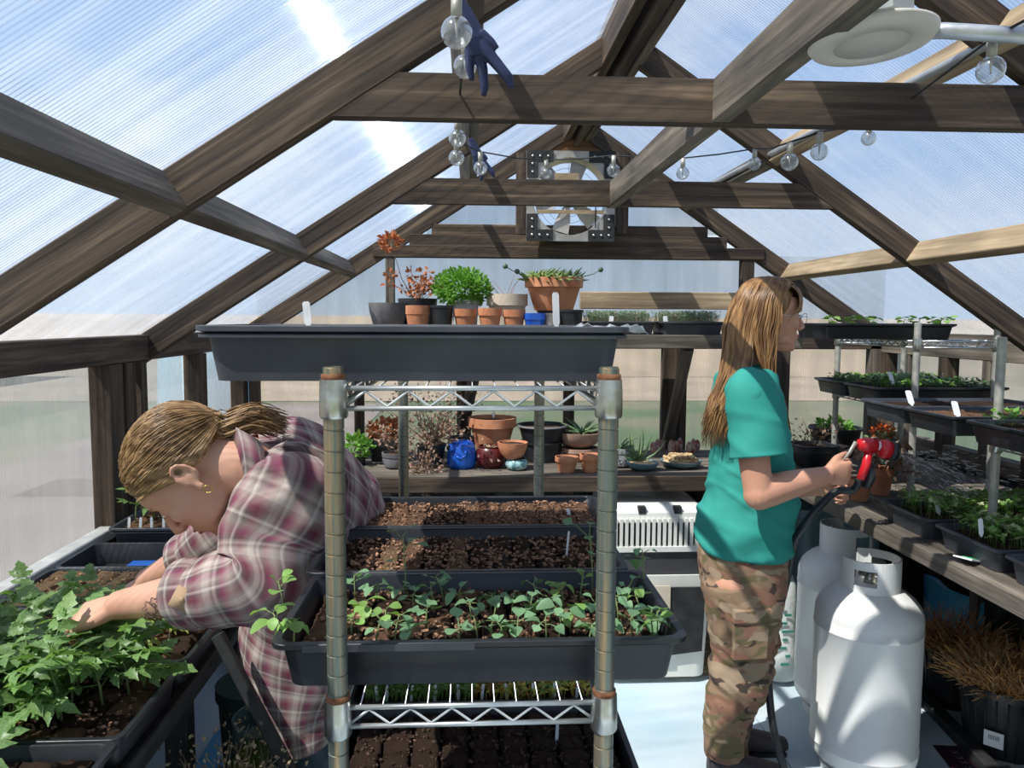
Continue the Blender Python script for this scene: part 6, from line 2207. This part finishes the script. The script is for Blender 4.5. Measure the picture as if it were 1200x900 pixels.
for i in range(900):
    side = 1 if rnd.random() < 0.62 else -1
    ph = rnd.random() ** 0.9
    jit = rnd.uniform(-0.004, 0.010)
    P = [HT_(p) for p in strand_path(side, 0.062 - 0.13 * ph + rnd.uniform(-.012, .012), ph, 1, jit)]
    # fall over the shoulders: front strands to the chest, the rest down the back
    if ph < 0.42:
        u = ph / 0.42
        e = W(925 - 8 * u + rnd.uniform(-5, 5), 545 + rnd.uniform(-40, 28) - 20 * u, -side * (0.085 + rnd.uniform(-.03, .03)))
        mid = W(905 - 8 * u + rnd.uniform(-4, 4), 442, -side * (0.10 + rnd.uniform(-.02, .015)))
        P += [mid, mid.lerp(e, 0.5) + Vector((rnd.uniform(0.0, .014), -side * 0.012, 0)), e]
    else:
        u = (ph - 0.42) / 0.58
        ky = -side * (0.115 * (1 - u) + 0.01)
        m1 = W(878 - 30 * u + rnd.uniform(-4, 4), 432, ky * 1.05)
        m2 = W(862 - 27 * u + rnd.uniform(-4, 4), 465, ky * 1.15)
        e = W(851 - 25 * u + rnd.uniform(-7, 6), 505 + rnd.uniform(-25, 22), ky * 1.1)
        P += [m1, m2, e]
    Q = [crom(P, k / 15) + Vector((rnd.uniform(-.002, .002), rnd.uniform(-.002, .002), 0)) for k in range(16)]
    w = rnd.uniform(0.0016, 0.0040)
    b.tube(Q, [w * 0.7] + [w] * 11 + [w * 0.9, w * 0.7, w * 0.5, w * 0.2], 5, flat=0.55)
# fringe
for i in range(420):
    side = rnd.uniform(-1, 1)
    rt = rnd.uniform(0.0, 0.05)
    cs_ = math.sqrt(max(0.0, 1 - 0.75 * side * side))
    P = [Vector((side * 0.030, rt, 0.131 - rt * 0.18)), Vector((side * 0.058, 0.028 + 0.050 * cs_, 0.112 - 0.010 * abs(side))), Vector((side * 0.074, 0.036 + 0.058 * cs_, 0.076)), Vector((side * 0.076, 0.032 + 0.066 * cs_, 0.040 + rnd.uniform(-.010, .008)))]
    if abs(side) > 0.85:
        P += [Vector((math.copysign(0.080, side), 0.045, 0.02)), Vector((math.copysign(0.084, side), 0.030, -0.01))]
    Q = [HT_(crom(P, k / 8)) for k in range(9)]
    w = rnd.uniform(0.0015, 0.0032)
    b.tube(Q, [w] * 6 + [w * 0.8, w * 0.5, w * 0.2], 5, flat=0.55)
# under layer so that no scalp shows
b.ell(HT_((0, -0.020, 0.050)), (0.080, 0.098, 0.083), 24, 16, M=RH)
me = b.mesh('hair', M_hairA); put(me, 'hair', wo, O1)
# glasses
b = MB()
for s in (-1, 1):
    b.tube([HT_((s * 0.031 + 0.022 * math.cos(a), 0.108 - 0.004 * abs(math.cos(a)), 0.008 + 0.018 * math.sin(a))) for a in [2 * PI * k / 20 for k in range(21)]], 0.0011, 5)
    b.tube([HT_((s * 0.053, 0.104, 0.014)), HT_((s * 0.076, 0.05, 0.014)), HT_((s * 0.081, 0.0, 0.012))], 0.0012, 5)
b.tube([HT_((-0.009, 0.108, 0.012)), HT_((0, 0.112, 0.015)), HT_((0.009, 0.108, 0.012))], 0.0011, 5)
me = b.mesh('glasses', M_galv); put(me, 'glasses', wo, O1)
b = MB(); b.ell(HT_((0.080, -0.004, -0.040)), 0.004, 8, 6); me = b.mesh('earring', M_chrome); put(me, 'earring', wo, O1)

# ---- hose nozzle and hose
M_red = pmat('glossy red plastic', (0.55, 0.012, 0.02), 0.25, col2=(0.62, 0.02, 0.03), scale=5)
M_rub = pmat('black hose rubber', (0.02, 0.022, 0.024), 0.4)
yn = -0.145
nz = thing('hose_nozzle', 'red and black pistol hose nozzle held in the standing person\'s hand', 'hose nozzle', W(1012, 548, yn))
On = nz.location.copy()
def NZ(px, py, dy=0.0): return W(px, py, yn + dy) - On
b = MB(); b.tube([NZ(1008, 562), NZ(1015, 545), NZ(1018, 528)], [0.013, 0.014, 0.013], 12); b.build('handle', M_red, nz)
b = MB(); b.tube([NZ(1006, 521), NZ(1014, 521), NZ(1026, 523)], [0.017, 0.024, 0.022], 16); b.build('valve_body', M_red, nz)
b = MB(); b.tube([NZ(1024, 521), NZ(1032, 523)], [0.014, 0.014], 12); b.build('white_band', M_white, nz)
b = MB(); b.tube([NZ(1030, 525), NZ(1036, 526), NZ(1043, 528)], [0.026, 0.031, 0.028], 18); b.build('spray_head', M_red, nz)
b = MB(); b.tube([NZ(1042, 528), NZ(1049, 530)], [0.033, 0.030], 18); b.build('spray_face', M_rub, nz)
b = MB(); b.tube([NZ(1003, 518), NZ(996, 530), NZ(988, 540)], [0.010, 0.009, 0.006], 8, flat=0.6); b.build('trigger', M_polew, nz)
b = MB(); b.tube([NZ(1020, 545, 0.01), NZ(1020, 560, 0.01), NZ(1014, 572, 0.01)], [0.012, 0.016, 0.014], 10); b.build('grip_guard', M_rub, nz)
b = MB()
hp_ = [W(1008, 560, yn), W(1000, 574, yn + 0.03), W(980, 576, yn + 0.04), W(962, 592, yn + 0.03), W(945, 612, yn + 0.03), W(930, 636, yn + 0.08), W(922, 680, yn + 0.12), W(909, 730, -0.02), W(901, 775, -0.06), W(903, 830, -0.10), W(911, 875, -0.12), W(920, 905, -0.13), at(932, 960, Y=2.36), at(900, 1030, z=0.02)]
b.tube([crom(hp_, k / 60) for k in range(61)], 0.0125, 12)
tag(b.build('garden_hose', M_rub, None), 'black garden hose hanging from the nozzle past the camouflage leg to the floor', 'hose')
# spray: many fine threads and drops of water fanning out of the nozzle
M_water, nt_, out_ = _nt('water spray')
g_ = nt_.nodes.new('ShaderNodeBsdfGlossy'); g_.inputs['Roughness'].default_value = 0.2
t_ = nt_.nodes.new('ShaderNodeBsdfTransparent')
d_ = nt_.nodes.new('ShaderNodeBsdfTranslucent'); d_.inputs[0].default_value = (0.85, 0.9, 0.95, 1)
m1_ = nt_.nodes.new('ShaderNodeMixShader'); m1_.inputs[0].default_value = 0.5
m2_ = nt_.nodes.new('ShaderNodeMixShader'); m2_.inputs[0].default_value = 0.36
nt_.links.new(g_.outputs[0], m1_.inputs[1]); nt_.links.new(d_.outputs[0], m1_.inputs[2])
nt_.links.new(t_.outputs[0], m2_.inputs[1]); nt_.links.new(m1_.outputs[0], m2_.inputs[2]); nt_.links.new(m2_.outputs[0], out_.inputs[0])
b = MB()
src = W(1050, 530, yn)
for i in range(900):
    e = at(rnd.uniform(1085, 1215), rnd.uniform(545, 640), Y=rnd.uniform(2.1, 2.7))
    t0 = rnd.random() ** 0.7
    p = src.lerp(e, t0) + Vector((0, 0, 0.10 * t0 * (1 - t0)))
    p2 = src.lerp(e, min(1, t0 + rnd.uniform(0.02, 0.07)))
    p2 += Vector((0, 0, 0.10 * t0 * (1 - t0)))
    w = Vector((0, 0.3, 1)) * rnd.uniform(0.0004, 0.0009)
    b.quad(p - w, p2 - w, p2 + w, p + w)
tag(b.build('water_spray', M_water, None, False), 'fine spray of water drops fanning out from the red nozzle', 'water', kind='stuff')

# ------------------------------------------------------------------ bending person
fb = at(372, 900, Y=1.95)
be = thing('person', 'person bending over the left bench in a plaid flannel shirt, dark blonde ponytail', 'person', (fb.x, 1.95, 0.0))
O2 = Vector((fb.x, 1.95, 0.0))
YH = 1.44
hc2 = at(230, 553, Y=YH)
RB = frame((-0.46, -0.02, -0.89), (-0.88, -0.10, 0.45))
def HB(p): return hc2 + RB @ Vector(p)
b = MB()
head_into(b, hc2, RB)
nb = at(290, 548, Y=1.54)
limb(b, [HB((0, -0.028, -0.02)), HB((0, -0.045, -0.085)), nb], [0.052, 0.052, 0.062])
ax = (0.12, 1.0, 0.10)
def Bp(px, py, Y): return at(px, py, Y=Y)
core = [(Bp(292, 552, 1.54), 0.10, 0.065), (Bp(325, 575, 1.58), 0.155, 0.095), (Bp(355, 605, 1.64), 0.155, 0.105), (Bp(383, 645, 1.71), 0.14, 0.11), (Bp(395, 690, 1.78), 0.15, 0.12), (Bp(395, 730, 1.83), 0.155, 0.12)]
sweep(b, core, ax, 32, 20)
s_n, e_n, w_n = Bp(338, 582, 1.44), Bp(292, 684, 1.37), Bp(140, 709, 1.44)
limb(b, [s_n, s_n.lerp(e_n, 0.5), e_n], [0.052, 0.048, 0.044])
limb(b, [e_n, e_n.lerp(w_n, 0.35), w_n], [0.045, 0.044, 0.027])
tip = Bp(62, 735, 1.46)
f_ = (tip - w_n).normalized()
z_ = (Vector((-0.1, -0.45, 1)) - f_ * Vector((-0.1, -0.45, 1)).dot(f_)).normalized()
x_ = f_.cross(z_)
if x_.y > 0: pass
FN = Matrix((x_ if x_.y > 0 else -x_, f_, z_)).transposed()
hand_into(b, w_n, FN, curls=((25, 35, 25), (20, 38, 28), (22, 42, 30), (28, 45, 30)), thumb=((0.5, 0.8, -0.4), (0.0, 0.95, -0.5)), s=0.93, spread=5)
s_f, e_f, w_f = Bp(305, 598, 1.76), Bp(238, 648, 1.80), Bp(172, 680, 1.83)
limb(b, [s_f, s_f.lerp(e_f, 0.5), e_f], [0.052, 0.048, 0.044])
limb(b, [e_f, e_f.lerp(w_f, 0.35), w_f], [0.044, 0.040, 0.027])
tp2 = Bp(120, 712, 1.86)
f_ = (tp2 - w_f).normalized()
z_ = (Vector((-0.2, -0.3, 1)) - f_ * Vector((-0.2, -0.3, 1)).dot(f_)).normalized()
x_ = f_.cross(z_)
FF = Matrix((x_ if x_.y < 0 else -x_, f_, z_)).transposed()
hand_into(b, w_f, FF, curls=((40, 50, 30), (45, 55, 35), (50, 55, 35), (55, 55, 35)), thumb=((0.45, 0.85, -0.45), (-0.05, 0.9, -0.6)), s=0.90)
for (hx, kx, fx) in ((Bp(375, 715, 1.80), Bp(366, 850, 1.78), Vector((Bp(366, 850, 1.78).x, 1.86, 0.09))), (Bp(412, 715, 1.97), Bp(420, 850, 2.0), Vector((Bp(420, 850, 2.0).x, 2.10, 0.09)))):
    limb(b, [hx, hx.lerp(kx, 0.5), kx, kx.lerp(fx, 0.4), fx], [0.085, 0.076, 0.055, 0.052, 0.036])
me = remesh(b, 'body', M_skin2, voxel=0.0040, smooth=5)
put(me, 'body', be, O2)
face_details(be, hc2 - O2, RB)
# jeans
b = MB()
sweep(b, [(Bp(398, 700, 1.86), 0.165, 0.13), (Bp(396, 735, 1.88), 0.17, 0.13), (Bp(394, 760, 1.88), 0.16, 0.12)], (0.1, 1, 0), 36, 10)
for (hx, kx, fx) in ((Bp(375, 715, 1.80), Bp(366, 850, 1.78), Vector((Bp(366, 850, 1.78).x, 1.86, 0.09))), (Bp(412, 715, 1.97), Bp(420, 850, 2.0), Vector((Bp(420, 850, 2.0).x, 2.10, 0.09)))):
    limb(b, [hx, hx.lerp(kx, 0.5), kx, kx.lerp(fx, 0.4), fx], [0.10, 0.092, 0.075, 0.068, 0.06])
me = remesh(b, 'jeans', M_jean, voxel=0.008, smooth=6)
displace(me, lambda co, n: 0.008 * mnoise.noise(Vector((co.x * 8, co.y * 8, co.z * 16))))
put(me, 'jeans', be, O2)
for fx in (Vector((Bp(366, 850, 1.78).x, 1.86, 0.0)), Vector((Bp(420, 850, 2.0).x, 2.10, 0.0))):
    b = MB()
    sweep(b, [(fx + Vector((0.07, 0, 0.05)), 0.03, 0.045), (fx + Vector((0.01, 0, 0.05)), 0.04, 0.048), (fx + Vector((-0.08, 0, 0.04)), 0.043, 0.036), (fx + Vector((-0.17, 0, 0.026)), 0.03, 0.018)], (0, 1, 0), 20, 16)
    b.v = [(x, y, max(z, 0.0)) for x, y, z in b.v]
    me = b.mesh('shoe', M_shoe); put(me, 'shoe', be, O2)

# flannel shirt
def shirt_fold(amp, seed, k=1.0):
    def f(p, t, a):
        q = Vector((p.x * 7 * k + seed, p.y * 6 * k, p.z * 7 * k))
        w = p.x * 22 - p.z * 30 + 4 * mnoise.noise(p * 5)
        return amp * (1.1 * mnoise.noise(q) + 0.6 * mnoise.noise(q * 2.2)) + amp * 0.9 * (max(0, math.sin(w + seed)) ** 3) * (0.6 + mnoise.noise(q * 0.7))
    return f
b = MB()
sweep(b, [(Bp(279, 541, 1.52), 0.078, 0.062), (Bp(292, 550, 1.53), 0.110, 0.085), (Bp(312, 562, 1.55), 0.165, 0.112), (Bp(340, 585, 1.60), 0.190, 0.132), (Bp(366, 615, 1.66), 0.188, 0.142),
          (Bp(382, 652, 1.73), 0.178, 0.150), (Bp(378, 695, 1.79), 0.178, 0.165), (Bp(372, 745, 1.82), 0.185, 0.172), (Bp(368, 795, 1.83), 0.185, 0.128), (Bp(376, 838, 1.83), 0.180, 0.085)],
      ax, 96, 90, caps=False, uv=True, fold=shirt_fold(0.011, 3.0))
me = b.mesh('shirt', M_plaid); sh_o = put(me, 'shirt', be, O2)
m_ = sh_o.modifiers.new('s', 'SOLIDIFY'); m_.thickness = 0.003; m_.offset = 0
# sleeves, each rolled to a cuff
def sleeve(P, cuffP, cuffr, name='sleeve'):
    b = MB()
    sweep(b, P, (0.1, 1, 0.3), 56, 60, caps=True, uv=True, fold=shirt_fold(0.010, 8.0, 1.3))
    o = put(b.mesh(name, M_plaid), name, be, O2)
    b = MB()
    c0, c1 = cuffP
    d = (c1 - c0)
    sweep(b, [(c0, cuffr * 0.97, cuffr * 0.9), (c0 + d * 0.15, cuffr * 1.12, cuffr * 1.06), (c0 + d * 0.5, cuffr * 1.10, cuffr * 1.08), (c0 + d * 0.85, cuffr * 1.02, cuffr * 1.02), (c1, cuffr * 0.80, cuffr * 0.80), (c1 - d * 0.12, cuffr * 0.66, cuffr * 0.66)], (0.1, 1, 0.3), 48, 26, caps=True, uv=True, fold=shirt_fold(0.006, 5.0, 2.0))
    me = b.mesh('cuff', M_plaid)
    me.transform(Matrix.Translation(-O2))
    link('cuff', me, o)
ec = e_n.lerp(w_n, 0.50)
sleeve([(Bp(352, 566, 1.50), 0.085, 0.088), (s_n + Vector((0.01, 0, 0)), 0.092, 0.098), (s_n.lerp(e_n, 0.5) + Vector((0.006, 0, 0)), 0.086, 0.092), (e_n.lerp(s_n, 0.12) + Vector((0.012, 0, -0.004)), 0.078, 0.082), (e_n.lerp(w_n, 0.18), 0.068, 0.066), (e_n.lerp(w_n, 0.40), 0.060, 0.056)], (e_n.lerp(w_n, 0.34), e_n.lerp(w_n, 0.56)), 0.056)
sleeve([(Bp(318, 592, 1.70), 0.08, 0.08), (s_f, 0.085, 0.09), (s_f.lerp(e_f, 0.5), 0.08, 0.084), (e_f, 0.070, 0.066), (e_f.lerp(w_f, 0.22), 0.060, 0.056)], (e_f.lerp(w_f, 0.08), e_f.lerp(w_f, 0.42)), 0.058)
# cuff button tab
b = MB(); c = e_n.lerp(w_n, 0.40) + Vector((0, -0.066, 0.012)); b.box(c, (0.034, 0.005, 0.038), Matrix.Rotation(0.5, 3, 'Y')); b.ell(c + Vector((0, -0.004, 0)), (0.005, 0.002, 0.005), 10, 6)
put(b.mesh('cuff_tab', pmat('tan cloth tab', (0.42, 0.28, 0.17), 0.9)), 'cuff_tab', be, O2)
# collar
b = MB()
cc = [Bp(262, 520, 1.50), Bp(272, 512, 1.44), Bp(280, 545, 1.40), Bp(282, 590, 1.42), Bp(276, 615, 1.47)]
for i in range(13):
    pass
rs = []
for i in range(15):
    t = i / 14
    p = crom(cc, t)
    d1 = Vector((0.020, 0.012, 0.012)); d2 = Vector((0.052, -0.012, -0.004))
    rs.append((p, p + Vector((0.012, -0.012, 0.020)), p + d2))
k = len(b.v)
for a3 in rs: b.v += [tuple(q) for q in a3]
for i in range(14):
    q = k + 3 * i
    b.face((q, q + 3, q + 4, q + 1), 0, ((0, i * 0.01), (0, i * 0.01 + 0.01), (0.03, i * 0.01 + 0.01), (0.03, i * 0.01)))
    b.face((q + 1, q + 4, q + 5, q + 2), 0, ((0.03, i * 0.01), (0.03, i * 0.01 + 0.01), (0.08, i * 0.01 + 0.01), (0.08, i * 0.01)))
co_ = put(b.mesh('collar', M_plaid), 'collar', be, O2); m_ = co_.modifiers.new('s', 'SOLIDIFY'); m_.thickness = 0.004
# hair pulled back into a low ponytail
rnd = random.Random(9)
b = MB()
tie = Vector((0.0, -0.100, 0.012))
for i in range(1300):
    side = 1 if rnd.random() < 0.4 else -1
    # roots along the hairline: forehead, temple, over the ear
    u = rnd.random()
    th = rnd.uniform(-0.2, 1.0)
    root = Vector((side * (0.010 + 0.066 * u ** 0.8), 0.080 - 0.07 * u ** 1.6, 0.088 - 0.070 * u ** 1.3 + rnd.uniform(-.004, .006)))
    if rnd.random() < 0.5:                                   # over the crown
        root = Vector((side * rnd.uniform(0, 0.060), rnd.uniform(-0.02, 0.075), 0.0))
        q = 1 - (root.x / 0.078) ** 2 - ((root.y + 0.012) / 0.100) ** 2
        root.z = 0.045 + 0.086 * math.sqrt(max(0.03, q))
    j = rnd.uniform(0, 0.006)
    C = Vector((0, -0.014, 0.045))
    P = [root]
    for t in (0.25, 0.5, 0.75):
        p = root.lerp(tie, t)
        d = p - C
        e = Vector((d.x / 0.080, d.y / 0.098, d.z / 0.085))
        n_ = max(e.length, 1e-4)
        e = e / n_
        P.append(C + Vector((e.x * (0.080 + j), e.y * (0.098 + j), e.z * (0.085 + j))))
    P.append(tie + Vector((rnd.uniform(-.012, .012), rnd.uniform(-.006, .004), rnd.uniform(-.012, .012))))
    Q = [HB(crom(P, k / 10)) for k in range(11)]
    w = rnd.uniform(0.0010, 0.0022)
    b.tube(Q, [w * 0.6] + [w] * 9 + [w * 0.8], 5, flat=0.5)
b.ell(HB((0, -0.020, 0.052)), (0.0775, 0.094, 0.080), 24, 16, M=RB)
tw = HB(tie)
for i in range(420):
    o_ = Vector((rnd.gauss(0, .006), rnd.gauss(0, .009), rnd.gauss(0, .008)))
    e = Bp(330 + rnd.uniform(-14, 6), 497 + rnd.uniform(-5, 8), 1.50)
    m1, m2 = Bp(266, 500, 1.455), Bp(298, 489, 1.47)
    P = [tw + o_, m1 + o_ * 1.3, m2 + o_ * 1.3, e + o_ * 1.0]
    Q = [crom(P, k / 9) for k in range(10)]
    w = rnd.uniform(0.0010, 0.0020)
    b.tube(Q, [w] * 8 + [w * 0.7, w * 0.2], 5, flat=0.5)
put(b.mesh('hair', M_hairB), 'hair', be, O2)
b = MB(); d = (Bp(266, 497, 1.46) - tw).normalized(); a1 = d.orthogonal().normalized(); a2 = d.cross(a1)
b.tube([tw + d * 0.012 + (a1 * math.cos(q) + a2 * math.sin(q)) * 0.019 for q in [2 * PI * k / 16 for k in range(17)]], 0.0045, 8)
put(b.mesh('hair_tie', pmat('grey patterned scrunchie', (0.10, 0.09, 0.10), 0.8, col2=(0.4, 0.4, 0.42), scale=120)), 'hair_tie', be, O2)
b = MB(); b.tube([HB((-0.083, -0.006 + 0.006 * math.cos(q), -0.040 + 0.008 * math.sin(q))) for q in [2 * PI * k / 14 for k in range(15)]], 0.0013, 6)
put(b.mesh('earring', pmat('brass', (0.5, 0.35, 0.12), 0.3, 0.9)), 'earring', be, O2)
# forearm tattoo: fine flower outlines
b = MB()
fa = (w_n - e_n).normalized()
up_ = Vector((0, -0.35, 1)); up_ = (up_ - fa * up_.dot(fa)).normalized(); sd_ = fa.cross(up_)
if sd_.y > 0: sd_ = -sd_
def on_arm(s, h):
    c = e_n.lerp(w_n, s)
    r = 0.0415 - 0.020 * max(0, s - 0.45)
    a = h
    return c + (sd_ * math.cos(a) + up_ * math.sin(a)) * r
for (s0, h0, rr) in ((0.66, 0.15, 0.05), (0.60, -0.25, 0.045), (0.70, -0.35, 0.035), (0.62, 0.45, 0.03)):
    b.tube([on_arm(s0 + rr * (1 + 0.25 * math.cos(5 * q)) * math.cos(q), h0 + 6.5 * rr * (1 + 0.25 * math.cos(5 * q)) * math.sin(q)) for q in [2 * PI * k / 30 for k in range(31)]], 0.0007, 4)
tt_ = put(b.mesh('tattoo', pmat('tattoo ink', (0.12, 0.08, 0.07), 0.6)), 'tattoo', be, O2)

# ================================================================== say which one: labels by row and place
ORD = ['first', 'second', 'third', 'fourth', 'fifth', 'sixth', 'seventh', 'eighth', 'ninth', 'tenth', 'eleventh', 'twelfth', 'thirteenth', 'fourteenth', 'fifteenth', 'sixteenth']
def relabel(group, rows, desc, where):
    it = [o for o in COL.objects if o.parent is None and o.get('group') == group]
    it.sort(key=lambda o: o.location.y)
    n = len(it)
    k = max(1, len(rows))
    for r in range(k):
        part = sorted(it[n * r // k: n * (r + 1) // k], key=lambda o: o.location.x)
        for i, o in enumerate(part):
            row = (' ' + rows[r] + ' row') if rows and rows[0] else ''
            o['label'] = '%s%s from the left%s, %s' % (ORD[min(i, 15)], ' ' + desc, (' in the' + row) if row else '', where)
relabel('brassica seedlings in the front tray', ['front', 'middle', 'back'], 'brassica seedling', 'middle shelf tray')
relabel('tomato seedlings in the crowded left tray', ['front', 'second', 'middle', 'fourth', 'back'], 'tomato seedling', 'crowded left tray')
relabel('leggy tomato starts at the far end of the left bench', ['front', 'back'], 'leggy tomato', 'double-rimmed tray')
relabel('yellow-green seedlings below the forearm', [''], 'yellow-green seedling', 'below the bending forearm')
relabel('seedlings in the bottom left corner tray', [''], 'leafy seedling', 'bottom left corner tray')
relabel('dark seedlings at the near hand', [''], 'dark green seedling', 'around the near hand')
relabel('sprouts in the topmost right tray', [''], 'yellow-green sprout', 'topmost tray at the right')
relabel('tags in the tray of tiny seedlings', [''], 'pale tag', 'lower shelf tray of tiny seedlings')
relabel('tags in the double-rimmed tray', [''], 'white tag', 'double-rimmed tray by the left wall')
